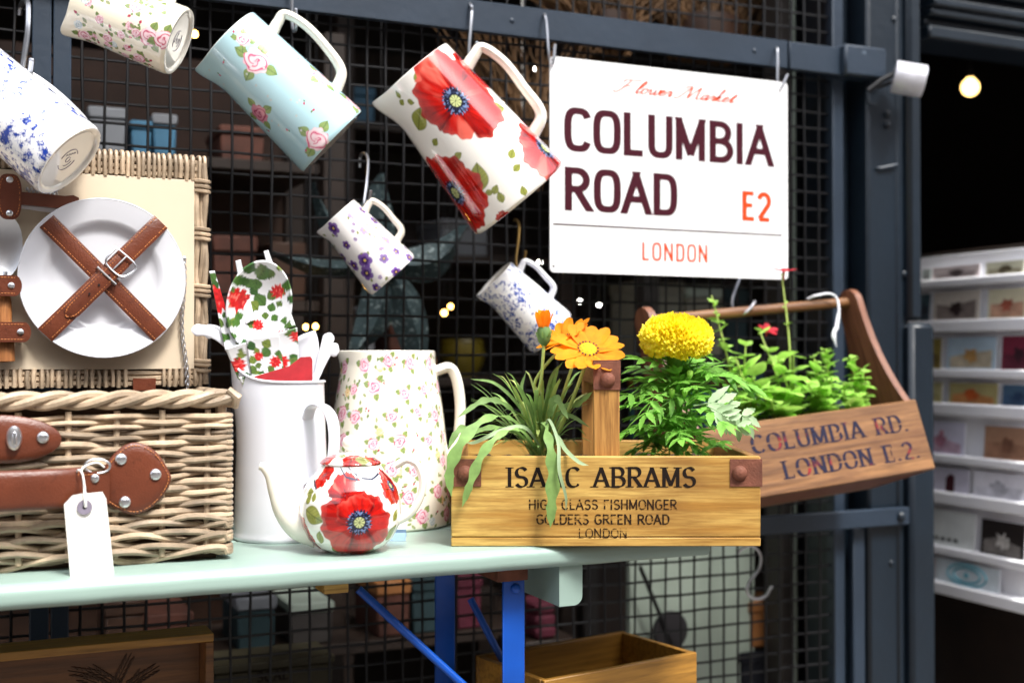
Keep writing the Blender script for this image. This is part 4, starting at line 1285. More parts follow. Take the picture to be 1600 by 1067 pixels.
for yy in (0.05,):
    a, b = at_y(786, 908, TF + yy), at_y(820, 1067, TF + yy)
    for y2 in (yy, yy + 0.24):
        MB().box((a.x, y2, 0), (b.x, y2 + 0.004, a.z), 0.0015).build('leg', M['blue'], table)
        MB().box((a.x - 1.05, y2, 0), (b.x - 1.05, y2 + 0.004, TABLE - 0.0278), 0.0015).build('leg', M['blue'], table)
    rivet(table, 'bolt', ((a.x + b.x) / 2 + 0.002, yy, at_y(803, 919, TF + yy).z), 0.0065, 'blue', dome=0.8)
    MB().box((a.x, yy + 0.0045, 0.30), (b.x, yy + 0.2395, 0.33), 0.001).build('cross_bar', M['blue'], table)
    MB().box((a.x - 0.01, yy - 0.006, a.z + 0.0005), (b.x + 0.002, yy + 0.26, TABLE - 0.0278), 0.001).build('hinge_plate', M['rust'], table)
p0, p1 = at_y(560, 920, TF + 0.10), at_y(722, 1068, TF + 0.06)
dv = (p1 - p0)
e = p0 + dv * ((0.31 - p0.z) / dv.z)
MB().tube([p0 - Vector((0, TF, 0)), e - Vector((0, TF, 0))], 0.0052, 10).build('brace', M['blue'], table)
p0, p1 = at_y(735, 935, TF + 0.25), at_y(800, 1060, TF + 0.2)
MB().tube([p0 - Vector((0, TF, 0)), p1 - Vector((0, TF, 0))], 0.005, 10).build('brace', M['blue'], table)
a, b = at_y(503, 926, TF + 0.06), at_y(541, 915, TF + 0.06)
MB().box((a.x, 0.05, a.z), (b.x, 0.09, TABLE - 0.0278), 0.001).build('packing_block', M['honey'], table)

# ================================================================== HAMPER
HF, HB = 1.42, 1.69                             # front, back
HR = at_z(358, 872, TABLE).x
HL = -0.24
HZ = 0.194
hamper = empty('wicker_hamper', ((HL + HR) / 2, (HF + HB) / 2, TABLE), label='open wicker picnic hamper with tan leather straps on the green table', cat='picnic hamper')
HO = Vector(((HL + HR) / 2, (HF + HB) / 2, TABLE))
def hb_(p): return Vector(p) - HO
wk = random.Random(21)
STK = 0.0505
x_st = [HR - 0.026 - STK * k for k in range(11)]
# upright stakes
for xs in x_st:
    if xs < HL + 0.01: continue
    MB().tube([hb_((xs + wk.uniform(-.001, .001), HF + 0.009, TABLE + 0.008)), hb_((xs + wk.uniform(-.002, .002), HF + 0.009, TABLE + HZ - 0.02))], 0.0037, 7).build('stake', M['willow'], hamper)
MB().tube([hb_((HR - 0.0095, HF + 0.0125, TABLE + 0.006)), hb_((HR - 0.0095, HF + 0.0125, TABLE + HZ - 0.015))], 0.0065, 8).build('corner_post', M['willow'], hamper)
# weavers: in and out of the stakes, round the right-hand corner
def weaver(z, ph, rad, amp=0.0062, slope=0.0, name='willow_rod', per=1, x_from=None, x_to=None):
    pts, rr = [], []
    xl = HL if x_from is None else x_from
    xr = HR if x_to is None else x_to
    n = int((xr - xl - 0.006) / 0.0085)
    k0 = wk.uniform(0, 6)
    for i in range(n + 1):
        x = xl + (xr - 0.006 - xl) * i / n
        u = (x_st[0] - x) / STK
        c = math.cos(math.pi * (u / per + ph)) if per == 1 else math.cos(2 * math.pi * (u / per + ph))
        y = HF + 0.009 - amp * (1 if c > 0 else -1) * abs(c) ** 0.75
        e_ = max(0.0, 1 - (xr - x) / 0.03) if x_to is None else 0.0
        y = y * (1 - e_) + (HF + 0.0015) * e_
        zz = z + slope * c * 0.5 + 0.0011 * math.sin(x * 37 + k0) + 0.0006 * math.sin(x * 93 + k0 * 2)
        pts.append((x, y, zz)); rr.append(rad * (1 + 0.10 * math.sin(x * 21 + k0)))
    if x_to is None:
        for a in (20, 50, 80):
            pts.append((HR - 0.008 + 0.0095 * math.sin(R(a)), HF + 0.011 - 0.0095 * math.cos(R(a)), z)); rr.append(rad * 0.92)
        for yy in (HF + 0.03, HF + 0.06, HF + 0.12, HB):
            pts.append((HR + wk.uniform(-.002, .002), yy, z + wk.uniform(-.001, .001))); rr.append(rad * 0.9)
    MB().tube([hb_(p) for p in pts], rr, 7).build(name, M['willow'], hamper)
z = TABLE + 0.052
i = 0
while z < TABLE + HZ - 0.022:
    rad = wk.uniform(0.0028, 0.0039)
    weaver(z, i % 2, rad, 0.0044, wk.uniform(-0.0016, 0.0024))
    z += rad * 1.0 + 0.0029
    i += 1
# waling: three-rod bands at the foot, each rod riding diagonally over two stakes
for b, zz in enumerate((0.008, 0.0235, 0.0385)):
    for k in range(3):
        weaver(TABLE + zz + (0.0005 if b else 0.001) + k * 0.0035, k / 3.0 + b * 0.13, wk.uniform(0.0036, 0.0042), 0.0068, 0.0105, per=3)
# twisted top border
tw = []
for k in range(3):
    pts, rr = [], []
    for i in range(90):
        t = i / 89
        x = HL + (HR + 0.004 - HL) * t
        a = x / 0.105 * 2 * math.pi + k * 2 * math.pi / 3
        pts.append(hb_((x, HF + 0.007 - 0.0062 * math.cos(a), TABLE + HZ - 0.0075 + 0.0058 * math.sin(a))))
        rr.append(0.0056)
    MB().tube(pts, rr, 8).build('border_rod', M['willow'], hamper)
for s_ in range(3):                             # border along the right-hand end and knot at the corner
    pts = []
    for i in range(24):
        y = HF + 0.005 + (HB - HF) * i / 23
        a = y / 0.09 * 2 * math.pi + s_ * 2.1
        pts.append(hb_((HR - 0.002 + 0.005 * math.cos(a), y, TABLE + HZ - 0.0075 + 0.005 * math.sin(a))))
    MB().tube(pts, 0.0052, 7).build('border_rod', M['willow'], hamper)
MB().tube([hb_((HR - 0.004, HF - 0.001, TABLE + HZ + 0.003)), hb_((HR + 0.006, HF - 0.003, TABLE + HZ - 0.006)), hb_((HR + 0.005, HF + 0.004, TABLE + HZ - 0.018))], [0.004, 0.0058, 0.004], 8).build('border_end', M['willow'], hamper)
MB().box(hb_((HL + .004, HF + 0.0175, TABLE + 0.004)), hb_((HR - 0.006, HF + 0.0195, TABLE + HZ - 0.012)), 0).build('dark_backing', M['dark_backing'], hamper)  # dark sheet added so the gaps between rods look shaded
MB().box(hb_((HL + .004, HB - 0.01, TABLE + 0.004)), hb_((HR - 0.006, HB - 0.004, TABLE + HZ - 0.004)), 0).build('back_wall', M['dark_backing'], hamper)
MB().box(hb_((HR - 0.012, HF + 0.02, TABLE + 0.004)), hb_((HR - 0.0065, HB - 0.011, TABLE + HZ - 0.012)), 0).build('end_wall', M['dark_backing'], hamper)
MB().box(hb_((HL - .004, HF + 0.02, TABLE + 0.004)), hb_((HL + .003, HB - 0.004, TABLE + HZ - 0.004)), 0).build('end_wall', M['dark_backing'], hamper)
MB().box(hb_((HL + 0.004, HF + 0.02, TABLE + 0.0005)), hb_((HR - 0.013, HB - 0.011, TABLE + 0.0038)), 0).build('floor', M['dark_backing'], hamper)

# lid, standing open at the back
LY = 1.615                                     # plane of its front rim
lz0, lz1 = at_y(200, 607, LY).z + 0.001, at_y(324, 246, LY).z
lxr = at_y(325, 420, LY).x
lid = empty('lid', hb_(((HL + lxr) / 2, LY, lz0)), (R(-1.2), 0, 0), parent=hamper)
LO = Vector(((HL + lxr) / 2, LY, lz0))
LH = lz1 - lz0
hxl = (lxr - HL) / 2
bx1 = at_y(304, 420, LY).x - LO.x               # right edge of the cream board
bz0, bz1 = at_y(200, 577, LY).z - lz0, at_y(304, 281, LY).z - lz0
MB().box((-hxl, -0.002, bz0), (bx1, 0.002, bz1), 0.0006).build('board', M['ply'], lid)
MB().box((-hxl, 0.045, 0.004), (hxl - 0.004, 0.05, LH - 0.004), 0).build('back_weave', M['dark_backing'], lid)
MB().box((-hxl, 0.0035, LH - 0.014), (hxl - 0.008, 0.044, LH - 0.009), 0).build('rim_core', M['dark_backing'], lid)
MB().box((hxl - 0.009, 0.0035, 0.01), (hxl - 0.005, 0.044, LH - 0.008), 0).build('rim_core', M['dark_backing'], lid)
for zz in (LH - 0.0075, LH - 0.0165, LH - 0.0245, 0.0055, 0.0125, 0.0195):    # horizontal rods of the rim
    pts = [(-hxl + (2 * hxl - 0.008) * i / 40, 0.0035 + 0.0012 * math.sin(i * 1.1 + zz * 900), zz + 0.0008 * math.sin(i * 0.7)) for i in range(41)]
    MB().tube(pts, 0.0036, 6).build('rim_rod', M['willow'], lid)
def wrap(x, za, zb, r, top):
    pts = [(x + wk.uniform(-.0006, .0006), -0.0006 + wk.uniform(-.0006, .0006), za), (x + wk.uniform(-.001, .001), -0.0022, (za + zb) / 2), (x + wk.uniform(-.0008, .0008), -0.001, zb - 0.003 if top else zb)]
    if top: pts += [(x, 0.004, zb + 0.001), (x, 0.014, zb + 0.0012), (x, 0.042, zb - 0.001)]
    MB().tube(catmull(pts, 3), r, 6).build('wrapping_rod', M['willow'], lid)
x = -hxl + 0.004
while x < hxl - 0.003:
    r = wk.uniform(0.0023, 0.0031)
    wrap(x, LH - 0.034 + wk.uniform(-.002, .002) + (0.004 if x < bx1 else -0.004), LH + wk.uniform(-.0005, .0012), r, True)
    x += r * 2 + wk.uniform(0.0004, 0.0026)
x = -hxl + 0.004
gap0, gap1 = at_y(207, 600, LY).x - LO.x, at_y(243, 600, LY).x - LO.x
while x < hxl - 0.003:
    r = wk.uniform(0.0024, 0.0033)
    if not gap0 - 0.002 < x < gap1 + 0.002:
        wrap(x, 0.0 + wk.uniform(0, .002), bz0 + 0.0016 + wk.uniform(-.003, 0.0), r, False)
    x += r * 2 + wk.uniform(0.0008, 0.0034)
MB().box((gap0, -0.004, -0.004), (gap1, -0.0015, 0.012), 0.0008).build('hinge_strap', M['leather'], lid)
for k, xx in enumerate((bx1 + 0.004, bx1 + 0.0105, hxl - 0.0035)):              # uprights at the right end
    pts = [(xx + 0.0012 * math.sin(i * 0.9 + k), 0.0015 - (0.002 if k == 2 else 0) + 0.002 * math.sin(i * 0.6 + k * 2), 0.004 + (LH - 0.012) * i / 24) for i in range(25)]
    MB().tube(pts, 0.0038, 7).build('side_rod', M['willow'], lid)
for zc_ in (0.028, 0.125, 0.2, LH - 0.038):                                    # bindings round the right end
    for k in range(3):
        z_ = zc_ + (k - 1) * 0.006 + wk.uniform(-.001, .001)
        MB().tube(catmull([(bx1 - 0.001, 0.002, z_ + 0.001), (bx1 + 0.008, -0.0055, z_), (hxl - 0.002, -0.005, z_ - .001), (hxl + 0.003, 0.004, z_), (hxl + 0.002, 0.02, z_)], 3), 0.0026, 6).build('binding_rod', M['willow'], lid)

def lp(px, py, y=-0.004):
    p = at_y(px, py, LY + y)
    return Vector((p.x - LO.x, y, p.z - LO.z))
def stitches(mb, pts, step=0.0036, L=0.0024, w=0.00055, y=-0.0003, closed=False):
    """row of thread dashes along a polyline in x-z"""
    pts = [Vector(p) for p in pts]
    if closed: pts.append(pts[0])
    acc = 0
    for a, b in zip(pts[:-1], pts[1:]):
        d = b - a; Ls = d.length
        if Ls < 1e-6: continue
        d.normalize()
        nn = Vector((-d.z, 0, d.x)) * w
        t = -acc
        while t + step < Ls:
            t += step
            p0, p1 = a + d * t, a + d * min(t + L, Ls)
            q = Vector((0, y - 0.0004, 0)); q2 = Vector((0, y, 0))
            mb.add([p0 + nn + q2, p1 + nn + q2, p1 - nn + q2, p0 - nn + q2, p0 * 1 + q, p1 + q], [(0, 1, 5, 4), (4, 5, 2, 3), (0, 4, 3), (1, 2, 5)])
        acc = Ls - t
    return mb
def strap(parent, name, p0, p1, wid, bulge, th=0.0022, rnd_end=False, ynear=0.0):
    """leather band between two points of the lid, bowed towards the viewer"""
    d = p1 - p0; L = d.length; u = d.normalized(); nn = Vector((-u.z, 0, u.x))
    K = 24
    vs, fs = [], []
    cen = []
    for i in range(K + 1):
        t = i / K
        y = p0.y + (p1.y - p0.y) * t - bulge * math.sin(math.pi * t) ** 0.5
        w = wid / 2
        if rnd_end and t > 0.86: w *= math.sqrt(max(0.02, 1 - ((t - 0.86) / 0.14) ** 2))
        c = p0 + u * (L * t); c.y = y
        cen.append((c, w))
        for sg, yy in ((-1, 0.0), (-1, -th * .7), (-0.85, -th), (0.85, -th), (1, -th * .7), (1, 0.0)):
            vs.append(c + nn * (w * sg) + Vector((0, yy, 0)))
    n = 6
    for i in range(K):
        for j in range(n):
            fs.append((i * n + j, i * n + (j + 1) % n, (i + 1) * n + (j + 1) % n, (i + 1) * n + j))
    fs += [tuple(range(n)), tuple(K * n + j for j in range(n))]
    o = MB().add(vs, fs).build(name, M['leather'], parent)
    st_ = MB()
    for sg in (-1, 1):
        line = [c + nn * (max(0, w - 0.0032) * sg) + Vector((0, -th, 0)) for c, w in cen]
        stitches(st_, line)
    s2 = st_.build('stitching', M['stitch'], o, smooth=False, recalc=False)
    return o
# plate
pc = at_y(160, 436, LY - 0.006)
PR = mm(248, depth(pc)) / 2
plate = empty('dinner_plate', pc, (R(-1.2), 0, 0), label='round white china plate strapped to the hamper lid', cat='plate')
prof = [(0, 0.004), (PR * .55, 0.004), (PR * .62, 0.0025), (PR * .68, -0.002), (PR * 0.74, -0.006), (PR * .98, -0.0125), (PR, -0.0145), (PR * .995, -0.016), (PR * .97, -0.0155), (PR * 0.75, -0.0105), (PR * .715, -0.0095), (PR * .67, -0.0045), (PR * .62, -0.0006), (PR * .56, 0.0006), (0, 0.0010)]
prof = [(r, -z) for r, z in prof]
mbp = MB().lathe(prof, 72, 'Y')
rimv = MB().lathe([(PR * .985, 0.0118), (PR * 1.002, 0.0140), (PR * 1.002, 0.0152), (PR * .99, 0.0162)], 72, 'Y', cap=False)
mbp.build('dish', M['china'], plate, (0, -0.002, 0), ang=60)
rimv.build('rim', M['china'], plate, (0, -0.002, 0), ang=60)
strap(lid, 'strap', lp(73, 346, -0.0255), lp(250, 524, -0.0255), mm(27, 1.6), 0.002)
s2 = strap(lid, 'strap', lp(70, 524, -0.0255), lp(252, 347, -0.0255), mm(27, 1.6), 0.0055)
s3 = strap(lid, 'strap_tongue', lp(193, 408, -0.0335), lp(103, 496, -0.0305), mm(24, 1.6), 0.001, rnd_end=True)
# buckle: frame, prong, keeper
def bar_loop(parent, name, pts, r, m='steel', closed=True):
    return MB().tube([parent_pt for parent_pt in pts], r, 8, closed=closed).build(name, M[m], parent)
bc = lp(187, 412, -0.0365)
ud = (lp(252, 347) - lp(70, 524)).normalized(); un = Vector((-ud.z, 0, ud.x))
bk = empty('buckle', bc, parent=lid)
wq, hq = mm(19, 1.6), mm(14, 1.6)
bar_loop(bk, 'buckle_frame', catmull([ud * hq + un * wq, ud * hq - un * wq, -ud * hq * .4 - un * wq * 1.05, -ud * hq - un * wq * .6, -ud * hq + un * wq * .6, -ud * hq * .4 + un * wq * 1.05], 4)[:-1] , 0.0013)
bar_loop(bk, 'prong', [ud * hq + Vector((0, -0.001, 0)), -ud * hq * 0.1 + Vector((0, -0.0015, 0)), -ud * hq * .9], 0.0011, closed=False)
kc = -ud * mm(26, 1.6)
bar_loop(bk, 'keeper', [kc + un * wq * .95, kc - un * wq * .95, kc - un * wq * .95 + Vector((0, 0.006, 0)), kc + un * wq * .95 + Vector((0, 0.006, 0))], 0.0014)
for px, py in ((171, 431), (155, 446), (140, 460)):
    q = lp(px, py, -0.0362)
    MB().lathe([(0, 0), (0.0014, 0), (0.0014, 0.0004), (0, 0.0004)], 10, 'Y').build('hole', M['wire'], lid, q)
# chain
cl = MB().tube([(0.0026 * math.cos(a), 0, 0.0045 * math.sin(a)) for a in [2 * math.pi * k / 14 for k in range(14)]], 0.0008, 6, closed=True).mesh('link')
ca_, cb_ = lp(288, 408, -0.006), lp(292, 604, -0.008)
N = 34
rivet(lid, 'chain_rivet', lp(288, 404, -0.002), 0.0035)
for k in range(N):
    t = k / (N - 1)
    p = ca_.lerp(cb_, t)
    p.x += 0.0015 * math.sin(t * 9) - 0.003 * math.sin(t * math.pi)
    mesh_obj('chain_link', cl, lid, M['steel'], p, (0, 0.1 * math.sin(k), R(20 + 85 * (k % 2))))
# cutlery and its loops
spn = empty('dessert_spoon', at_y(8, 385, LY - 0.012), label='steel spoon with a wooden handle strapped beside the plate', cat='spoon')
so = at_y(8, 385, LY - 0.012)
vs, fs = [], []
a_, b_ = mm(24, 1.55), mm(47, 1.55)
K, N2 = 8, 24
for i in range(K + 1):
    for j in range(N2):
        r = i / K; a = 2 * math.pi * j / N2
        vs.append((a_ * r * math.cos(a) * (1 + 0.12 * math.sin(a)), 0.006 * (1 - r * r) - 0.002, b_ * r * math.sin(a)))
for i in range(K):
    for j in range(N2):
        fs.append((i * N2 + j, i * N2 + (j + 1) % N2, (i + 1) * N2 + (j + 1) % N2, (i + 1) * N2 + j))
nb = len(vs)
vs += [(x, y + 0.0014, z) for x, y, z in vs]
fs += [tuple(nb + q for q in f[::-1]) for f in fs]
for j in range(N2):
    fs.append((K * N2 + j, K * N2 + (j + 1) % N2, nb + K * N2 + (j + 1) % N2, nb + K * N2 + j))
MB().add(vs, fs).build('bowl', M['steel'], spn, recalc=False)
p0, p1, p2 = at_y(8, 425, LY - 0.01) - so, at_y(6, 462, LY - 0.012) - so, at_y(9, 566, LY - 0.012) - so
MB().tube([p0, p1], [0.0035, 0.0045], 10, 1.4).build('neck', M['steel'], spn)
MB().tube(catmull([p1, p1.lerp(p2, .5), p2 - (p2 - p1) * 0.08, p2], 5), [0.007] + [0.0085] * 6 + [0.0105] * 6 + [0.0105, 0.0095, 0.004], 12, 0.7, up=(1, 0, 0)).build('grip', M['rod_wood'], spn)
for py, x1_, hh in ((448, 33, 15), (520, 47, 15)):
    lo, hi = lp(-70, py + hh, -0.001), lp(x1_, py - hh, -0.001)
    K = 20; pts = []
    for sgn in (0, 1):
        for k in range(9):
            pass
    pol = [(lo.x, lo.z), (hi.x - 0.008, lo.z)] + [(hi.x - 0.008 + 0.008 * math.sin(R(t)), (lo.z + hi.z) / 2 - (hi.z - lo.z) / 2 * math.cos(R(t))) for t in range(20, 161, 20)] + [(hi.x - 0.008, hi.z), (lo.x, hi.z)]
    o = MB().prism(pol, -0.028, -0.0225).build('cutlery_loop', M['leather'], lid)
    st_ = stitches(MB(), [Vector((p[0], 0, p[1])) * 1 for p in [(lo.x, lo.z + .003), (hi.x - .008, lo.z + .003)]], y=-0.0282)
    stitches(st_, [Vector((lo.x, 0, hi.z - .003)), Vector((hi.x - .008, 0, hi.z - .003))], y=-0.0282)
    st_.build('stitching', M['stitch'], o, smooth=False, recalc=False)
    q = lp(30, py, -0.0282)
    rivet(lid, 'rivet', (hi.x - 0.012, -0.028, (lo.z + hi.z) / 2), 0.0042)
    MB().box((hi.x - 0.016, -0.0225, (lo.z + hi.z) / 2 - .004), (hi.x - 0.008, -0.0021, (lo.z + hi.z) / 2 + .004), 0.001).build('loop_stem', M['leather'], lid)
# folded knife with corkscrew in its loop
ko = at_y(70, 314, LY - 0.012)
knf = empty('pocket_knife', ko, (0, R(3), 0), label='dark wooden waiter knife strapped above the plate', cat='knife')
kl = mm(48, 1.6)
pol = [(-kl * 1.4, -.008), (kl * 0.2, -.0085), (kl * .9, -.0075), (kl * 1.0, -.002), (kl * .96, .007), (kl * .8, .0095), (kl * .55, .0075), (-kl * 1.4, .007)]
MB().prism(pol, -0.008, 0.008).build('handle', M['rod_dark'], knf)
MB().prism([(-kl * 1.1, -.0086), (kl * .6, -.0086), (kl * .9, -.0105), (kl * .2, -.014), (-kl * 1.1, -.0115)], -0.002, 0.002).build('blade', M['steel'], knf)
crk = [(-kl * .55 + kl * 0.9 * i / 60, 0.003 * math.cos(i * 0.8), 0.011 + 0.003 * math.sin(i * 0.8)) for i in range(61)]
MB().tube(crk, 0.0011, 6).build('corkscrew', M['steel'], knf)
lc = lp(15, 308, -0.02)
pol = [(lc.x + mm(17, 1.55) * math.copysign(abs(math.cos(R(t))) ** .6, math.cos(R(t))), lc.z + mm(34, 1.55) * math.copysign(abs(math.sin(R(t))) ** .75, math.sin(R(t)))) for t in range(0, 360, 12)]
o = MB().prism(pol, -0.026, -0.022).build('knife_loop', M['leather'], lid)
stitches(MB(), [Vector((lc.x + (p[0] - lc.x) * .82, 0, lc.z + (p[1] - lc.z) * .88)) for p in pol], y=-0.0262, closed=True).build('stitching', M['stitch'], o, smooth=False, recalc=False)
for dz in (-1, 1):
    rivet(lid, 'rivet', (lc.x, -0.026, lc.z + dz * mm(25, 1.55)), 0.0042)
    MB().box((lc.x - 0.004, -0.0219, lc.z + dz * mm(25, 1.55) - 0.004), (lc.x + 0.004, -0.0021, lc.z + dz * mm(25, 1.55) + 0.004), 0.0005).build('loop_stem', M['leather'], lid)

# leather on the front of the box
def fp(px, py, y): return at_y(px, py, HF + y) - HO
def plate_leather(parent, name, pxs, y0, th=0.003, dome=0.004):
    """domed leather patch from a picture outline"""
    P = [at_y(px, py, HF + y0) - HO for px, py in pxs]
    c = sum(P, Vector()) / len(P)
    vs, fs = [], []
    rings = ((1.0, 0.0), (1.0, -th * .6), (0.97, -th), (0.7, -th - dome * .6), (0.35, -th - dome * .95), (0.0, -th - dome))
    n = len(P)
    for s_, dy in rings:
        for p in P:
            q = c.lerp(p, s_)
            vs.append((q.x, P[0].y + dy, q.z))
    for i in range(len(rings) - 1):
        for j in range(n):
            fs.append((i * n + j, i * n + (j + 1) % n, (i + 1) * n + (j + 1) % n, (i + 1) * n + j))
    return MB().add(vs, fs).build(name, M['leather'], parent, ang=50), c, P
ell = [(0 + 96 * math.cos(R(t)), 686 - 38 * math.sin(R(t))) for t in range(0, 360, 8)]
plate_leather(hamper, 'clasp_patch', ell, -0.0005)
lk = fp(22, 684, -0.009)
MB().lathe([(0, 0), (0.0085, 0), (0.009, 0.002), (0.0075, 0.0045), (0.003, 0.006), (0, 0.006)], 24, 'Y').build('turn_lock', M['steel'], hamper, lk).scale = (0.9, 1, 1.45)
MB().box((-0.0025, -0.010, -0.007), (0.0025, -0.005, 0.007), 0.001).build('lock_tab', M['steel'], hamper, lk)
rivet(hamper, 'rivet', fp(67, 683, -0.0065), 0.0065)
# handle fixing: pear shaped patch
pear = [(162, 735), (172, 716), (190, 698), (208, 691), (228, 695), (247, 709), (260, 729), (267, 745), (262, 762), (246, 784), (226, 799), (205, 803), (184, 796), (170, 788), (160, 776)]
pear_s = []
for i in range(len(pear)):
    a, b, c, d = [pear[(i + k - 1) % len(pear)] for k in range(4)]
    for t in (0, 1 / 3, 2 / 3):
        pear_s.append(tuple(0.5 * ((2 * b[q]) + (c[q] - a[q]) * t + (2 * a[q] - 5 * b[q] + 4 * c[q] - d[q]) * t * t + (3 * b[q] - a[q] - 3 * c[q] + d[q]) * t ** 3) for q in (0, 1)))
o, c, P = plate_leather(hamper, 'handle_patch', pear_s, -0.0005, 0.003, 0.002)
stitches(MB(), [c.lerp(p, 0.92) for p in P], y=-0.0042 , closed=True).build('stitching', M['stitch'], o, smooth=False, recalc=False)
for px, py in ((189, 717), (243, 741), (195, 784)):
    rivet(hamper, 'rivet', fp(px, py, -0.005), 0.0066)
# grip
ga, gb = fp(-60, 764, -0.026), fp(122, 764, -0.022)
vs, fs = [], []
hz0, hz1 = fp(60, 796, -0.026).z, fp(60, 733, -0.026).z
pts = catmull([fp(-160, 764, -0.026), fp(-20, 764, -0.03), fp(80, 764, -0.027), fp(126, 764, -0.018)], 6)
n = 16
for p in pts:
    for j in range(n):
        a = 2 * math.pi * j / n
        vs.append((p.x, p.y + 0.006 * math.cos(a), (hz0 + hz1) / 2 + (hz1 - hz0) / 2 * math.copysign(abs(math.sin(a)) ** 0.5, math.sin(a))))
for i in range(len(pts) - 1):
    for j in range(n):
        fs.append((i * n + j, i * n + (j + 1) % n, (i + 1) * n + (j + 1) % n, (i + 1) * n + j))
fs += [tuple(range(n)), tuple((len(pts) - 1) * n + j for j in range(n))]
o = MB().add(vs, fs).build('handle_grip', M['leather'], hamper)
stitches(MB(), [Vector((pts[-1].x - 0.003, 0, hz0 + 0.002)), Vector((pts[-1].x - 0.003, 0, hz1 - 0.002))], y=pts[-1].y - 0.0062).build('stitching', M['stitch'], o, smooth=False, recalc=False)
ta, tb = fp(123, 790, -0.016), fp(171, 735, -0.008)
tabm = MB().prism([(ta.x, ta.z), (tb.x, ta.z), (tb.x, tb.z), (ta.x, tb.z)], -0.002, 0.002)
tabm.v = [(x, y + ta.y + (tb.y - ta.y) * (x - ta.x) / (tb.x - ta.x), z) for x, y, z in tabm.v]
o = tabm.build('handle_tab', M['leather'], hamper)
stitches(MB(), [Vector((ta.x + .002, ta.y, tb.z - .003)), Vector((tb.x - .002, tb.y, tb.z - .003))], y=-0.0024).build('stitching', M['stitch'], o, smooth=False, recalc=False)
rivet(hamper, 'rivet', fp(148, 747, -0.0142), 0.005)
rg = [fp(152 + 20 * math.cos(R(t)), 728 - 11 * math.sin(R(t)), -0.012) for t in range(0, 360, 20)]
MB().tube(rg, 0.0014, 8, closed=True).build('ring', M['steel'], hamper)

# price tag
tgp = [(100, 788), (113, 774), (128, 771), (143, 770), (160, 768), (166, 779), (180, 906), (112, 919)]
tago = at_y(132, 775, HF - 0.040)
tg = empty('price_tag', tago, label='blank white card price tag tied to the hamper handle', cat='tag')
pol = []
for px, py in tgp:
    q = at_y(px, py, HF - 0.040) - tago
    pol.append((q.x, q.z))
MB().prism(pol, -0.0006, 0.0006).build('card', M['paper'], tg, rot=(R(3), 0, 0), smooth=False)
q = at_y(132, 792, HF - 0.041) - tago
MB().lathe([(0.0024, -0.0002), (0.0078, -0.0002), (0.0078, 0.0006), (0.0024, 0.0006)], 24, 'Y').build('eyelet_ring', M['greyring'], tg, (q.x, -0.0015, q.z))
MB().lathe([(0, 0), (0.0022, 0), (0.0022, 0.0004), (0, 0.0004)], 14, 'Y').build('eyelet_hole', M['wire'], tg, (q.x, -0.0017, q.z))
spts = [at_y(px, py, HF + y) - tago for px, py, y in ((133, 792, -0.0425), (132, 778, -0.045), (131, 755, -0.040), (128, 738, -0.036), (122, 734, -0.03), (120, 738, -0.02))]
MB().tube(catmull(spts, 5), 0.0011, 6).build('string', M['string'], tg)
spts = [at_y(px, py, HF + y) - tago for px, py, y in ((134, 792, -0.0425), (134, 776, -0.044), (130, 745, -0.040), (127, 735, -0.036), (135, 727, -0.024), (152, 723, -0.017), (163, 730, -0.014))]
MB().tube(catmull(spts, 5), 0.0011, 6).build('string', M['string'], tg)
sq = [(132, 826), (138, 822), (140, 830), (134, 840), (131, 845), (140, 842), (146, 838)]
sq2 = [(136, 852), (143, 850), (138, 862), (148, 858), (152, 864)]
for sk in (sq, sq2):
    MB().tube(catmull([at_y(px, py, HF - 0.0415) - tago + Vector((0, -0.002 - (py - 820) * 0.00006, 0)) for px, py in sk], 3), 0.00025, 4).build('pencil_mark', M['pencil'], tg)

# ================================================================== HUNG JUGS
JG = 'printed jugs hanging from hooks'
def hung_jug(name, label, rim, base, y, ratio, dpx_base, dpx_rim, nphi, nz, spout, basecol, hand=0.0, hargs=None, inner=(250, 247, 240), handle_mat='cream_china', bulge=0.0):
    mx, L, dep = hung_matrix(rim, base, y, ratio, hand)
    rb, rr = mm(dpx_base, dep) / 2, mm(dpx_rim, dep) / 2
    prof = [(rb * 0.96, 0.0), (rb, 0.004)] + [(rb + (rr - rb) * t + bulge * math.sin(math.pi * t), 0.004 + (L - 0.004) * t) for t in (0.25, 0.5, 0.75, 1.0)]
    p = Pot(name, prof, nphi, nz, spout=(spout[0] * rr, spout[1], spout[2] * L, spout[3]), label=label, group=JG, base=basecol, inner=inner).place(mx)
    p.hargs = (rr, L, rb, hargs, handle_mat)
    return p
def done_jug(p, foot=None):
    if foot: p.foot_col = foot
    root = p.finish()
    rr, L, rb, h, hm = p.hargs
    zt_, zl_, out, rad, rise = h
    def rat(z): return rb + (rr - rb) * z
    handle_loop(root, rat(zt_), L * zt_, rat(zl_), L * zl_, out * L, rad, 1.3, hm, rise * L)
    return root
def maker_mark(j):
    mk = MB()
    r = j.R * 0.30
    for a0, a1, rr in ((20, 160, 1.0), (200, 340, 1.0), (0, 330, 0.25), (30, 120, 0.6)):
        mk.tube([(rr * r * math.cos(R(a0 + (a1 - a0) * k / 14)), rr * r * math.sin(R(a0 + (a1 - a0) * k / 14)), 0.0028) for k in range(15)], 0.00045, 5)
    for k in range(4):
        mk.tube([(-r * .5 + k * r * .3, -r * .45, 0.0028), (-r * .4 + k * r * .3, -r * .62, 0.0028), (-r * .3 + k * r * .3, -r * .48, 0.0028)], 0.0004, 5)
    mk.build('maker_mark', M['greyring'], j.root)['kind'] = 'stuff'
cream_set = (250, 240, 216)
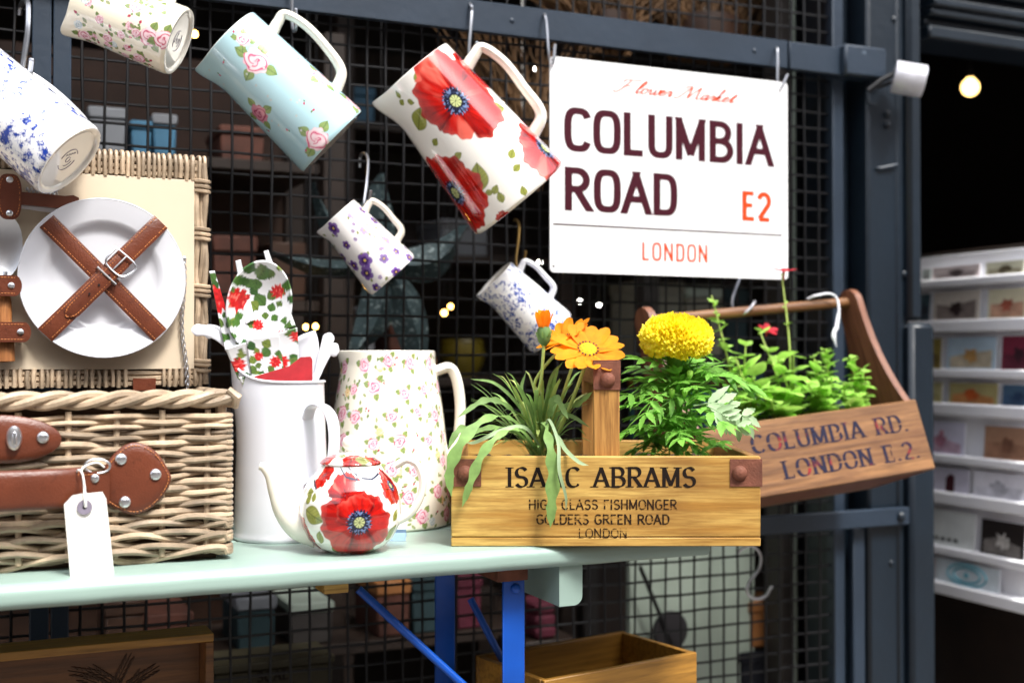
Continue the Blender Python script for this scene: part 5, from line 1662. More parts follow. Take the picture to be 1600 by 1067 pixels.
# cream jug with small roses, top left
j = hung_jug('hanging_jug', 'cream jug with scattered small pink roses hanging highest, its base facing out', (131, 6), (280, 66), 1.66, 0.34, 110, 104, 300, 190, (0.2, 0.4, 0.04, 0.7), cream_set, 0.5, (0.9, 0.25, 0.32, 0.006, 0.03), handle_mat='cream_china')
P = j.paint
for k in range(150):
    s_, h_ = rng.uniform(-j.per / 2, j.per / 2), rng.uniform(0.01, j.H - 0.006)
    t = k % 10
    if t < 3: P.bud(s_, h_, 0.006, rng.uniform(0, 6.3))
    elif t < 7: P.leaf(s_, h_, 0.009, rng.uniform(0, 6.3), (168, 176, 120), 0.3)
    elif t < 8: P.rose(s_, h_, 0.006, (200, 214, 216), (236, 240, 236), (150, 180, 190), k, 1)
    else: P.rose(s_, h_, 0.0058, seed=k, leaves=2)
for px, py, rr in ((232, 58, 0.0125), (255, 63, 0.0125), (133, 55, 0.009), (168, 60, 0.007), (218, 92, 0.009), (212, 12, 0.008), (250, 12, 0.008), (189, 55, 0.0055), (212, 52, 0.006)):
    P.rose(*j.px(px, py), rr, (226, 130, 150) if px != 255 else (206, 50, 80), seed=px, leaves=3)
done_jug(j, (240, 236, 226))
jug_a = j
maker_mark(j)
# big blue and white jug, far left
j = hung_jug('hanging_jug', 'large white jug with blue engraved landscape print hanging over the hamper', (-64, 104), (109, 252), 1.60, 0.43, 136, 126, 340, 220, (0.15, 0.4, 0.02, 0.7), (250, 250, 252), 0.95, (0.80, 0.14, 0.20, 0.0085, 0.0), handle_mat='china')
j.paint.toile((26, 62, 158), 40, 0.36, 5, 1.0)
done_jug(j, (236, 232, 222))
jug_b = j
maker_mark(j)
# pale blue jug with roses
j = hung_jug('hanging_jug', 'pale blue jug printed with pink roses hanging from the bar', (357, 63), (520, 222), 1.66, 0.10, 136, 117, 340, 240, (0.20, 0.34, 0.012, 0.72), (186, 222, 230), 0.1, (0.84, 0.235, 0.185, 0.0075, 0.012))
P = j.paint
for px, py, rr, deep in ((400, 96, 0.0185, 0), (405, 178, 0.0145, 1), (495, 218, 0.0165, 0), (503, 122, 0.0145, 0), (552, 161, 0.0145, 0), (380, 62, 0.010, 0)):
    P.rose(*j.px(px, py), rr, (236, 150, 172) if not deep else (196, 90, 122), (252, 226, 230) if not deep else (224, 150, 170), (214, 60, 110) if not deep else (140, 40, 80), px, 4, (170, 196, 120))
for px, py in ((349, 98), (344, 118), (475, 162), (490, 172), (448, 203), (420, 205), (365, 50), (470, 95), (478, 235)):
    P.bud(*j.px(px, py), 0.005, px * 1.0, (226, 90, 120))
for k in range(90):
    s_, h_ = rng.uniform(-j.per / 2, j.per / 2), rng.uniform(0.01, j.H - 0.01)
    P.leaf(s_, h_, 0.0035, 0, (240, 246, 240), 0.5, (236, 240, 236)) if k % 3 else None
    if abs(s_) > j.R * 1.6 and k % 3 == 0:
        P.rose(s_, h_, 0.011, seed=k, leaves=4, lc=(196, 206, 120))
done_jug(j, (150, 142, 134))
jug_c = j
# large poppy jug
POP = (252, 248, 240)
j = hung_jug('hanging_jug', 'large white jug with big red poppies hanging beside the street sign', (648, 112), (812, 312), 1.655, 0.01, 178, 132, 400, 300, (0.26, 0.34, 0.014, 0.72), POP, 0.1, (0.83, 0.25, 0.185, 0.0085, 0.02))
P = j.paint
def lv(j, px, py, L, rot, c=(170, 176, 84)):
    j.paint.leaf(*j.px(px, py), L, rot, c)
for px, py, L, rot in ((655, 186, 0.042, 0.6), (622, 148, 0.014, 1.4), (628, 160, 0.014, 0.2), (642, 160, 0.014, -0.7), (748, 276, 0.044, 1.0), (780, 168, 0.028, -0.4), (774, 296, 0.016, 0.5), (782, 308, 0.018, 1.3), (765, 301, 0.014, -0.5), (716, 243, 0.016, 0), (680, 222, 0.016, 0.3), (818, 298, 0.016, 1.2), (800, 240, 0.018, 0.5), (808, 262, 0.016, 0.1), (652, 122, 0.02, 1.0)):
    lv(j, px, py, L, rot)
P.poppy(*j.px(738, 110), 0.036, 1.0, (0, 0), 4, 0.1, 0.2, 3)
P.poppy(*j.px(712, 158), 0.073, 1.0, (0.0, 0.05), 4, 0.6, 0.29, 1)
P.poppy(*j.px(711, 302), 0.070, 1.1, (0.12, 0.0), 4, 0.1, 0.28, 7)
P.poppy(*j.px(852, 232), 0.066, 0.2, (0.0, 0.0), 4, 0.5, 0.28, 5)
P.poppy(*j.px(786, 342), 0.014, 0.2, (0, 0), 3, 0.1, 0.1, 9)
P.poppy(j.R * 2.4, j.H * 0.6, 0.06, 0.2, (0, 0), 4, 0.3, 0.28, 15)
P.poppy(-j.R * 2.3, j.H * 0.45, 0.06, 0.2, (0, 0), 5, 0.3, 0.28, 16)
r_ = done_jug(j, (226, 220, 208))
jug_d = j
# small pansy jug
j = hung_jug('hanging_jug', 'small white jug with purple pansies hanging on the mesh', (528, 336), (614, 431), 1.70, 0.0, 94, 70, 260, 180, (0.22, 0.34, 0.01, 0.75), (252, 248, 246), 0.1, (0.83, 0.28, 0.19, 0.0052, 0.02), handle_mat='cream_china')
P = j.paint
for k in range(80):
    s_, h_ = rng.uniform(-j.per / 2, j.per / 2), rng.uniform(0.004, j.H - 0.004)
    if k % 2: P.leaf(s_, h_, 0.007, rng.uniform(0, 6.3), (176, 186, 120), 0.34)
    else: P.pansy(s_, h_, 0.0035, rng.uniform(0, 6.3), k, 0.4)
for px, py, rr, pl_ in ((521, 357, 0.0085, 0), (541, 383, 0.0055, 0), (570, 407, 0.0095, 0), (573, 427, 0.009, 0), (600, 404, 0.006, 0.2), (619, 393, 0.005, 0.1), (603, 376, 0.006, 0.5), (569, 360, 0.006, 0.6), (520, 385, 0.006, 0), (536, 402, 0.006, 0), (619, 425, 0.006, 0), (588, 450, 0.006, 0), (566, 328, 0.006, 0), (585, 345, 0.006, 0), (604, 356, 0.006, 0.1), (640, 402, 0.006, 0.1), (550, 335, 0.007, 0.5), (553, 415, 0.007, 0), (580, 462, 0.006, 0)):
    P.pansy(*j.px(px, py), rr * 1.3, px * 0.7, px, pl_)
done_jug(j)
jug_e = j
# small blue and white jug
j = hung_jug('hanging_jug', 'small white jug with blue engraved print hanging behind the orange flower', (775, 434), (862, 521), 1.70, -0.14, 88, 68, 260, 180, (0.25, 0.34, 0.01, 0.72), (252, 252, 254), 0.1, (0.86, 0.33, 0.17, 0.005, 0.02), handle_mat='china')
j.paint.toile((30, 70, 164), 66, 0.37, 9, 1.0)
done_jug(j)
jug_f = j

# ---- S hooks, bent steel wire, over the bar or a wire and through a handle
def hook(label, pts, r=0.0024, m='hook', n=6):
    P3 = [at_y(px, py, y) for px, py, y in pts]
    o = empty('s_hook', P3[len(P3) // 2], label=label, cat='hook', group='steel S hooks')
    c = P3[len(P3) // 2]
    MB().tube([p - c for p in catmull(P3, n)], r, 8).build('wire', M[m], o)
    MB().lathe([(0, -r * 1.15), (r * 0.9, -r * 0.8), (r * 1.15, 0), (r * .9, r * .8), (0, r * 1.15)], 8).build('tip', M[m], o, P3[-1] - c)
W = WALL
def top_of(j, z=0.9):    # picture point of the inside of a handle
    rr, L, rb, h, hm = j.hargs
    zt_, zl_, out, rad, rise = h
    p = j.mx @ Vector((rr + out * L * 0.55, 0, L * zt_ + rise * L * 0.9))
    return p, to_px(p)
BY = RAILY - 0.004
hook('thick steel hook holding the large blue printed jug', [(30, 24, W + 0.006), (33, 8, W - 0.002), (41, 2, W - 0.03), (44, 12, W - 0.05), (43, 50, W - 0.07), (37, 95, 1.66), (34, 122, 1.63), (40, 128, 1.615), (46, 116, 1.61), (49, 96, 1.615)], 0.0038)
ha, _ = top_of(jug_a)
hk = empty('s_hook', ha, label='steel hook holding the cream rose jug above the hamper', cat='hook', group='steel S hooks')
hp3 = [Vector((ha.x, WALL + 0.004, zr1 - 0.012)), Vector((ha.x, WALL - 0.012, zr1 + 0.010)), Vector((ha.x, BY - 0.012, zr1 + 0.004)), Vector((ha.x, BY - 0.014, zr1 - 0.03)), Vector((ha.x, (BY + ha.y) / 2, (zr0 + ha.z) / 2)),
       ha + Vector((0, 0.012, 0.012)), ha + Vector((0, 0.006, -0.012)), ha + Vector((0, -0.008, -0.010)), ha + Vector((0, -0.014, 0.012))]
MB().tube([p - ha for p in catmull(hp3, 6)], 0.0026, 8).build('wire', M['hook'], hk)
MB().lathe([(0, -0.003), (0.0026, -0.002), (0.003, 0), (0.0026, 0.002), (0, 0.003)], 8).build('tip', M['hook'], hk, hp3[-1] - ha)
hook('steel hook holding the pale blue rose jug', [(452, -45, W + 0.004), (454, -62, W - 0.012), (456, -55, BY - 0.006), (456, -20, BY - 0.01), (456, 20, 1.70), (457, 44, 1.675), (461, 49, 1.664), (463, 38, 1.652), (462, 16, 1.65)], 0.0024)
hook('steel hook holding the large poppy jug', [(728, 14, W + 0.004), (731, 6, W - 0.014), (736, 9, BY - 0.004), (737, 22, BY - 0.006), (735, 50, BY - 0.03), (733, 82, 1.69), (736, 95, 1.67), (741, 92, 1.652), (745, 68, 1.645)], 0.0026)
hook('bright steel hook holding the small pansy jug', [(562, 262, W + 0.006), (563, 245, W + 0.004), (569, 240, W - 0.012), (575, 250, W - 0.03), (573, 285, W - 0.06), (569, 318, 1.72), (572, 328, 1.70), (576, 318, 1.688), (579, 300, 1.686)], 0.0024, 'steel')
hook('brassy hook holding the small blue printed jug', [(803, 345, W + 0.006), (806, 344, W - 0.006), (811, 352, W - 0.03), (810, 375, W - 0.05), (806, 408, 1.715), (811, 420, 1.70), (818, 412, 1.69), (821, 394, 1.686)], 0.0022, 'brass')
hook('steel hook through the left top hole of the street sign', [(848, 44, W + 0.004), (848, 26, W - 0.014), (851, 24, BY - 0.006), (854, 40, BY - 0.012), (857, 84, BY - 0.018), (860, 97, BY - 0.014), (865, 98, BY - 0.034), (867, 72, BY - 0.036)], 0.0022)
hook('steel hook through the right top hole of the street sign', [(1212, 92, W + 0.004), (1213, 78, W - 0.014), (1214, 76, BY - 0.006), (1215, 90, BY - 0.012), (1215, 128, BY - 0.016), (1217, 138, BY - 0.014), (1222, 136, BY - 0.034), (1230, 118, BY - 0.036)], 0.0022)
hook('empty bright steel hook hanging on the mesh below the planter', [(1150, 872, W + 0.006), (1156, 860, W - 0.002), (1174, 852, W - 0.014), (1188, 866, W - 0.02), (1186, 888, W - 0.022), (1170, 910, W - 0.024), (1168, 926, W - 0.026), (1180, 935, W - 0.028), (1196, 931, W - 0.03), (1205, 917, W - 0.03)], 0.0026, 'steel')
hook('steel hook over the round handle of the reddish trug', [(1158, 428, W + 0.006), (1160, 420, W - 0.004), (1157, 430, W - 0.016), (1144, 468, W - 0.05), (1148, 489, 1.715), (1160, 491, 1.695), (1172, 482, 1.69), (1179, 472, 1.69)], 0.0026)

# ================================================================== STREET SIGN
SY = BY - 0.026
sa, sb = at_y(859, 257, SY), at_y(1230, 283, SY)
sx0, sx1 = sa.x, sb.x
sz1, sz0 = at_y(859, 88, SY).z, at_y(859, 425, SY).z
sign = empty('street_sign', ((sx0 + sx1) / 2, SY, sz0), label='white enamel street sign with dark maroon and orange lettering hung on two hooks', cat='sign')
SW, SH = sx1 - sx0, sz1 - sz0
def rrect(w, h, r, n=6):
    out = []
    for cx, cz, a0 in ((w / 2 - r, r, -90), (w / 2 - r, h - r, 0), (-w / 2 + r, h - r, 90), (-w / 2 + r, r, 180)):
        out += [(cx + r * math.cos(R(a0 + 90 * k / n)), cz + r * math.sin(R(a0 + 90 * k / n))) for k in range(n + 1)]
    return out
MB().prism(rrect(SW, SH, 0.007), -0.0012, 0.0012).build('plate', M['signwhite'], sign)
def sp_(px, py):
    p = at_y(px, py, SY - 0.0015)
    return p.x - (sx0 + sx1) / 2, p.z - sz0
def sign_text(s, l, r, b_l, t_l, w, m, thin=None, name='lettering', **k):
    x0, z0 = sp_(l, b_l); x1, _ = sp_(r, b_l); _, z1 = sp_(l, t_l)
    hh = z1 - z0
    tw_ = text_width(s, k.get('track', 0), GS)
    kx = (x1 - x0 - w) / (tw_ - 0.1)
    lettering(s, hh, kx * tw_, w, thin or w, **k).build(name, M[m], sign, (x0 + w / 2 - 0.04 * kx, -0.0014, z0), smooth=False, recalc=False)
sign_text('COLUMBIA', 880, 1210, 236, 166, 0.0140, 'maroon', 0.0112, nib=0, track=0.12, G=GS)
sign_text('ROAD', 881, 1061, 329, 260, 0.0140, 'maroon', 0.0112, nib=0, track=0.12, G=GS)
sign_text('E2', 1159, 1206, 345, 298, 0.0098, 'orange_ink', 0.0078, nib=0, track=0.12, G=GS)
sign_text('LONDON', 1003, 1107, 407, 378, 0.0045, 'orange_ink', 0.0038, nib=0, track=0.22, G=GS)
x0, z0 = sp_(864, 350); x1, z1 = sp_(1222, 374)
MB().add([(x0, -0.0015, z0 - 0.0016), (x1, -0.0015, z0 - 0.0016), (x1, -0.0015, z0 + 0.0016), (x0, -0.0015, z0 + 0.0016)], [(0, 1, 2, 3)]).build('rule_line', M['thinline'], sign, smooth=False, recalc=False)
for px, py in ((864, 94), (1224, 134), (865, 416), (1222, 428)):
    x, z = sp_(px, py)
    MB().lathe([(0, 0), (0.0022, 0), (0.0022, 0.0003), (0, 0.0003)], 12, 'Y').build('screw_hole', M['wire'], sign, (x, -0.0012, z))
# script line, written as pen strokes in units of x-height
SCR = {
    'F': (2.0, [[(-.3, .15), (-.1, -.05), (.2, .1), (.55, .9), (.85, 2.0)], [(.1, 1.7), (.4, 2.15), (1.2, 2.1), (1.9, 2.3)], [(.35, 1.0), (.9, 1.05), (1.1, 1.15)]]),
    'M': (2.5, [[(-.5, .1), (-.2, -.1), (.1, .2), (.5, 1.2), (.85, 2.1)], [(.85, 2.1), (.95, 1.0), (1.0, .0)], [(1.0, 0), (1.4, 1.1), (1.85, 2.1)], [(1.85, 2.1), (1.9, .9), (2.0, .1), (2.25, .1), (2.5, .4)], [(.2, 1.7), (.4, 2.1), (.85, 2.1)]]),
    'l': (.55, [[(0, .3), (.35, 1.1), (.55, 1.9), (.4, 2.1), (.2, 1.4), (.1, .3), (.25, .0), (.5, .3)]]),
    'o': (.85, [[(.5, .95), (.2, .9), (.05, .4), (.25, 0), (.55, .2), (.65, .65), (.45, .95), (.6, .75), (.9, .85)]]),
    'w': (1.1, [[(0, .8), (.1, .9), (.15, .3), (.3, 0), (.55, .4), (.65, .9), (.6, .3), (.8, 0), (1.05, .5), (1.0, .95), (1.2, .85)]]),
    'e': (.75, [[(0, .35), (.4, .55), (.5, .85), (.3, .95), (.08, .5), (.2, .05), (.45, .05), (.75, .4)]]),
    'r': (.65, [[(0, .4), (.2, .95), (.28, .85), (.5, .85), (.4, .3), (.5, .0), (.75, .4)]]),
    'a': (.9, [[(.6, .9), (.3, .95), (.05, .5), (.2, 0), (.45, .3), (.65, .95), (.55, .2), (.65, 0), (.95, .4)]]),
    'k': (.85, [[(0, .4), (.4, 1.5), (.5, 2.0), (.35, 2.0), (.15, 0)], [(.2, .5), (.5, .9), (.45, .6), (.25, .5), (.5, .1), (.65, 0), (.9, .35)]]),
    't': (.6, [[(0, .4), (.45, 1.6), (.25, .3), (.35, 0), (.65, .3)], [(.1, 1.05), (.6, 1.1)]]),
    ' ': (.8, []),
}
xs = 0; strk = []
for ch in 'Flower Market':
    adv, ss = SCR[ch]
    for st in ss:
        strk.append([(x + xs + 0.42 * y, y) for x, y in st])
    xs += adv
x0, z0 = sp_(962, 143); x1, _ = sp_(1148, 163)
xh = (x1 - x0) / (xs + 0.2)
zh = 0.009
mbs = MB()
for k, st in enumerate(strk):
    pl = catmull([(x * xh, 0, y * zh * 1.1) for x, y in st], 5)
    n = len(pl)
    vs, fs = [], []
    for i, p in enumerate(pl):
        d = (pl[min(n - 1, i + 1)] - pl[max(0, i - 1)]).normalized()
        w = 0.00075 + 0.0011 * abs(d.z) * (1 if d.z < 0 else .6)
        nn = Vector((-d.z, 0, d.x)) * w
        off = Vector((0, -0.00002 * (k % 7), 0))
        vs += [p + nn + off, p - nn + off]
    for i in range(n - 1): fs.append((2 * i, 2 * i + 1, 2 * i + 3, 2 * i + 2))
    mbs.add(vs, fs)
mbs.build('script_lettering', M['orange_ink'], sign, (x0, -0.0014, z0), (0, 0, 0), smooth=False, recalc=False)

# ================================================================== STANDING POTS
CR = Vector((CT, -ST, 0))                       # picture-right on the ground
CFWD = Vector((ST, CT, 0))
def stand_matrix(c, turn=0.0):
    """upright pot; handle towards picture-right, turned towards the camera by turn"""
    X = CR * math.cos(turn) - CFWD * math.sin(turn)
    Y = Vector((0, 0, 1)).cross(X)
    return Matrix(((X.x, Y.x, 0, c.x), (X.y, Y.y, 0, c.y), (0, 0, 1, c.z), (0, 0, 0, 1)))
def base_centre(px, py, rpx):
    p = at_z(px, py, TABLE)
    d = depth(p)
    r = rpx / F * d
    r = rpx / F * (d + r)
    return p + CFWD * r
# tall floral jug
c = base_centre(597, 832, 92)
c.z = TABLE
dp = depth(c)
Hj = at_d(600, 549, dp).z - TABLE
j = Pot('floral_jug', [(mm(92, dp), 0), (mm(98, dp), 0.003), (mm(99, dp), 0.02), (mm(95, dp), Hj * .35), (mm(86, dp), Hj * .65), (mm(74, dp), Hj * .92), (mm(73, dp), Hj)], 380, 260, spout=(0.006, 0.3, 0.0, 0.85), label='tall cream jug with scattered pink roses standing on the green table', cat='jug', base=(250, 243, 226), inner=(250, 246, 236)).place(stand_matrix(c, -0.25))
P = j.paint
for k in range(330):
    s_, h_ = rng.uniform(-j.per / 2, j.per / 2), rng.uniform(0.005, j.H - 0.004)
    t = k % 12
    if t < 5: P.leaf(s_, h_, 0.008, rng.uniform(0, 6.3), (190, 200, 140), 0.3, (130, 150, 90))
    elif t < 8: P.bud(s_, h_, 0.005, rng.uniform(0, 6.3))
    elif t < 9: P.rose(s_, h_, 0.0065, (240, 200, 130), (250, 230, 180), (220, 150, 80), k, 2, (180, 196, 120))
    elif t < 10: P.rose(s_, h_, 0.006, (214, 222, 226), (236, 240, 240), (170, 190, 200), k, 1)
for k in range(12):
    for q in range(7):
        s_ = -j.per / 2 + (k + 0.5 * (q % 2) + rng.uniform(-.2, .2)) * j.per / 12
        h_ = (q + 0.5 + rng.uniform(-.2, .2)) * j.H / 7
        P.rose(s_, h_, rng.uniform(0.008, 0.0118), (234, 130, 160) if (k + q) % 3 else (220, 90, 120), (252, 214, 224), (206, 50, 100), k * 7 + q, 3, (170, 190, 110))
root = j.finish()
hp = [(mm(76, dp) - .004, 0, Hj * .88), (mm(96, dp), 0, Hj * .905), (mm(108, dp), 0, Hj * .84), (mm(114, dp), 0, Hj * .70), (mm(113, dp), 0, Hj * .55), (mm(108, dp), 0, Hj * .44), (mm(92, dp), 0, Hj * .36)]
MB().tube(catmull(hp, 6), 0.0078, 12, 1.4, up=(1, 0, 0)).build('handle', M['cream_china'], root)

# white enamel jug
c = base_centre(425, 850, 73); c.z = TABLE
dp = depth(c)
Hj = at_d(498, 596, dp).z - TABLE
j = Pot('enamel_jug', [(mm(72, dp), 0), (mm(74.5, dp), 0.002), (mm(75, dp), 0.005), (mm(73, dp), 0.009), (mm(71, dp), Hj * .4), (mm(68, dp), Hj * .75), (mm(66, dp), Hj)], 160, 120, 0.002, spout=(0.012, 0.85, 0.040, 0.5), label='tall white enamel jug holding floral servers and white spoons', cat='jug', base=(222, 224, 232), inner=(222, 224, 232)).place(stand_matrix(c, 0.15))
ENJ, ENH, ENC, ENR = j, Hj, c.copy(), mm(65, dp)
root = j.finish(M['print'])
pts = []
for i in range(97):
    a = 2 * math.pi * i / 96
    dd = abs((a - math.pi + math.pi) % (2 * math.pi) - math.pi)
    e = math.exp(-(dd / 0.85) ** 2)
    rr = mm(66, dp) + 0.012 * e + 0.0006
    pts.append((rr * math.cos(a), rr * math.sin(a), Hj + 0.040 * e))
MB().tube(pts[:-1], 0.0018, 8, closed=True).build('rolled_rim', M['enamel'], root)
th = R(35)
hx_, hy_ = math.cos(th), -math.sin(th)
def hp_(r, z): return (r * hx_, r * hy_, z)
r0 = mm(70, dp)
path = catmull([hp_(r0 - .003, Hj * .80 - .006), hp_(r0 + .006, Hj * .845), hp_(r0 + .026, Hj * .86), hp_(r0 + .046, Hj * .79), hp_(r0 + .052, Hj * .64), hp_(r0 + .042, Hj * .48), hp_(r0 + 0.002, Hj * .36)], 8)
MB().tube(path, 0.0022, 10, 4.2, up=(hx_, hy_, 0)).build('handle', M['enamel'], root)

# ---- printed servers and spoons in the enamel jug
def px_patch(quads, y, th, paintfn, name, parent, org, nu=60, bend=0.0):
    """surface patches given as picture-space quads (tl, tr, br, bl); flat print painted per vertex"""
    V, Q, UV = [], [], []
    for tl, tr, br, bl, bow in quads:
        b = len(V)
        n1, n2 = nu, nu // 2
        for i in range(n1 + 1):
            for k in range(n2 + 1):
                t, s_ = i / n1, k / n2
                l = (tl[0] + (bl[0] - tl[0]) * t, tl[1] + (bl[1] - tl[1]) * t)
                r = (tr[0] + (br[0] - tr[0]) * t, tr[1] + (br[1] - tr[1]) * t)
                px, py = l[0] + (r[0] - l[0]) * s_, l[1] + (r[1] - l[1]) * s_
                yy = y + bow * math.sin(math.pi * s_) - 0.012 * (1 - t) ** 2
                p = at_y(px, py, yy)
                V.append(p - org); UV.append((px * 0.00083, -py * 0.00083))
        w = n2 + 1
        for i in range(n1):
            for k in range(n2):
                Q.append((b + i * w + k, b + i * w + k + 1, b + (i + 1) * w + k + 1, b + (i + 1) * w + k))
    me = bpy.data.meshes.new(name)
    me.from_pydata([tuple(v) for v in V], [], Q)
    me.shade_smooth()
    UV = np.array(UV)
    P = Paint(UV[:, 0], UV[:, 1], (240, 242, 246))
    paintfn(P)
    set_print(me, P.c)
    o = mesh_obj(name, me, parent, M['melamine'])
    sm = o.modifiers.new('thickness', 'SOLIDIFY'); sm.thickness = th; sm.offset = 0
    return o
def geranium(P, px, py, r, seed):
    s_, h_ = px * 0.00083, -py * 0.00083
    m, dx, dy = P.loc(s_, h_, r * 1.3)
    if len(m) == 0: return
    rr = np.hypot(dx, dy) / r; a = np.arctan2(dy, dx)
    t = rr / (0.9 + 0.15 * np.sin(a * 9 + seed) + 0.08 * np.sin(a * 17))
    n = fbm(dx / r * 5, dy / r * 5, seed, 3)
    c = np.array(lin((214, 36, 40)))[None] * (0.45 + 1.1 * n)[:, None]
    k = sst(0.62, 0.75, n)[:, None]
    c = c * (1 - k) + np.array(lin((246, 120, 110))) * k
    P.put(m, c, sst(1, 0.92, t))
def ivy(P, pts, seed):
    rg = random.Random(seed)
    for px, py, L in pts:
        P.leaf(px * 0.00083, -py * 0.00083, L, rg.uniform(0, 6.3), rg.choice([(92, 136, 62), (66, 112, 52), (142, 164, 70), (110, 140, 66)]), 0.5, (52, 84, 44))
yS = ENC.y
org = Vector((ENC.x, ENC.y, TABLE + 0.008))
def fork_paint(P):
    rg = random.Random(4)
    ivy(P, [(rg.uniform(325, 470), rg.uniform(400, 600), rg.uniform(0.008, 0.016)) for _ in range(70)], 5)
    geranium(P, 342, 468, 0.019, 3); geranium(P, 438, 455, 0.013, 8); geranium(P, 372, 570, 0.011, 2); geranium(P, 440, 565, 0.010, 6); geranium(P, 462, 525, 0.008, 7)
fork = empty('salad_fork', org, label='floral printed salad fork with long tines standing in the white jug', cat='salad fork')
px_patch([((327, 424), (335, 423), (372, 545), (352, 548), 0.0), ((368, 408), (376, 406), (398, 500), (384, 506), 0.0), ((412, 393), (419, 391), (462, 510), (442, 516), 0.0),
          ((352, 545), (464, 512), (468, 575), (372, 592), 0.0), ((372, 590), (470, 575), (440, 660), (410, 662), 0.0)], yS - 0.012, 0.0025, fork_paint, 'fork_head', fork, org)
q0, q1 = at_y(425, 655, yS - 0.012) - org, Vector((0.004, 0.004, 0.0))
MB().tube([q0, q0.lerp(q1, .5), q1], [0.011, 0.008, 0.007], 10, 0.4).build('grip', M['plastic'], fork)
# spoon: oval bowl
spoon = empty('salad_spoon', org, label='floral printed salad spoon with oval bowl standing in the white jug', cat='salad spoon')
V, Q, UV = [], [], []
NR, NA = 40, 96
tl = R(-9)
for i in range(NR + 1):
    for k in range(NA):
        r, a = i / NR, 2 * math.pi * k / NA
        ex, ey = 51 * r * math.cos(a), 71 * r * math.sin(a)
        px = 405 + ex * math.cos(tl) - ey * math.sin(tl)
        py = 478 - (ex * math.sin(tl) + ey * math.cos(tl))
        yy = yS - 0.026 + 0.016 * (1 - r ** 2) - 0.01 * (ey / 66)
        p = at_y(px, py, yy)
        V.append(tuple(p - org)); UV.append((px * 0.00083, -py * 0.00083))
for i in range(NR):
    for k in range(NA):
        Q.append((i * NA + k, i * NA + (k + 1) % NA, (i + 1) * NA + (k + 1) % NA, (i + 1) * NA + k))
me = bpy.data.meshes.new('spoon_bowl')
me.from_pydata(V, [], Q); me.shade_smooth()
UV = np.array(UV)
P = Paint(UV[:, 0], UV[:, 1], (244, 246, 250))
rg = random.Random(14)
ivy(P, [(rg.uniform(352, 458), rg.uniform(405, 545), rg.uniform(0.009, 0.017)) for _ in range(38)] + [(390, 417, .02), (410, 425, .022), (400, 445, .017), (408, 470, .018), (397, 478, .016), (392, 505, .015)], 9)
geranium(P, 372, 468, 0.0165, 5); geranium(P, 434, 455, 0.010, 4); geranium(P, 403, 508, 0.008, 11); geranium(P, 442, 524, 0.007, 12)
set_print(me, P.c)
o = mesh_obj('bowl', me, spoon, M['melamine'])
sm = o.modifiers.new('thickness', 'SOLIDIFY'); sm.thickness = 0.0026; sm.offset = 0
def neck_paint(P):
    ivy(P, [(rg.uniform(375, 450), rg.uniform(530, 600), rg.uniform(0.009, 0.015)) for _ in range(26)], 19)
    geranium(P, 430, 565, 0.008, 3); geranium(P, 404, 556, 0.006, 13)
px_patch([((384, 530), (436, 524), (446, 600), (396, 604), 0.0)], yS - 0.014, 0.0026, neck_paint, 'neck', spoon, org)
q0, q1 = at_y(422, 600, yS - 0.014) - org, Vector((-0.004, -0.006, 0.0))
MB().tube([q0, q0.lerp(q1, .5), q1], [0.014, 0.009, 0.007], 10, 0.4).build('grip', M['plastic'], spoon)
def plastic_spoon(label, pts, wid, ends):
    P3 = [at_y(px, py, ENC.y + dy) for px, py, dy in pts]
    foot = Vector((ENC.x + ends[0], ENC.y + ends[1], TABLE + 0.008))
    o = empty('plastic_spoon', foot, label=label, cat='spoon', group='white spoons in the enamel jug')
    C = catmull([p - foot for p in P3] + [Vector((0, 0, 0))], 6)
    n = len(C)
    rr = []
    for i in range(n):
        t = i / (n - 1)
        rr.append(wid * min(1, math.sqrt(0.04 + t / 0.07)) * (1 - 0.25 * t / 0.35) if t < 0.35 else wid * max(0.34, 0.75 - (t - 0.35) * 1.6))
    MB().tube(C, [max(0.0012, r) for r in rr], 14, 0.2, up=tuple((C[1] - C[0]).normalized().cross(CFWD))).build('bowl', M['plastic'], o)
    MB().tube([C[int(n * .7)], C[-2], C[-1]], 0.003, 8, 0.6).build('shaft', M['plastic'], o)
plastic_spoon('white plastic spoon leaning far out towards the hamper', [(299, 516, -.01), (322, 517, -.01), (346, 530, -.008), (366, 560, -.004), (392, 640, 0)], 0.008, (0.02, -0.01))
plastic_spoon('second white plastic spoon leaning towards the hamper behind the first', [(318, 518, .01), (340, 520, .01), (360, 540, .01), (385, 600, .005)], 0.010, (0.012, 0.012))
plastic_spoon('broad white plastic scoop standing upright in the white jug', [(428, 505, .006), (436, 520, .006), (446, 560, .008), (450, 610, .005)], 0.017, (-0.01, 0.018))
plastic_spoon('narrow white plastic spatula leaning right in the white jug', [(516, 520, -.004), (508, 545, -.004), (494, 590, -.002), (470, 640, 0)], 0.0085, (-0.018, -0.01))
plastic_spoon('wide white plastic spoon behind the narrow spatula', [(470, 524, .02), (478, 540, .02), (482, 575, .016), (462, 640, .01)], 0.021, (-0.02, 0.012))
plastic_spoon('white plastic ladle reaching over the tall floral jug', [(530, 548, .018), (512, 548, .018), (500, 575, .014), (478, 620, .006)], 0.010, (-0.022, 0.004))
co = at_y(440, 592, ENC.y - 0.03)
cd = empty('red_booklet', co, label='red card booklet tucked in the white jug below the servers', cat='booklet')
pol = []
for px, py in ((398, 588), (452, 572), (470, 558), (485, 557), (488, 562), (488, 640), (410, 640)):
    q = at_y(px, py, ENC.y - 0.03) - co
    pol.append((q.x, q.z))
MB().prism(pol, -0.0005, 0.0005).build('cover', M['card_red'], cd, smooth=False)
MB().prism([(x * .985, z - 0.002) for x, z in pol], 0.0007, 0.0016).build('page', M['paper'], cd, smooth=False)

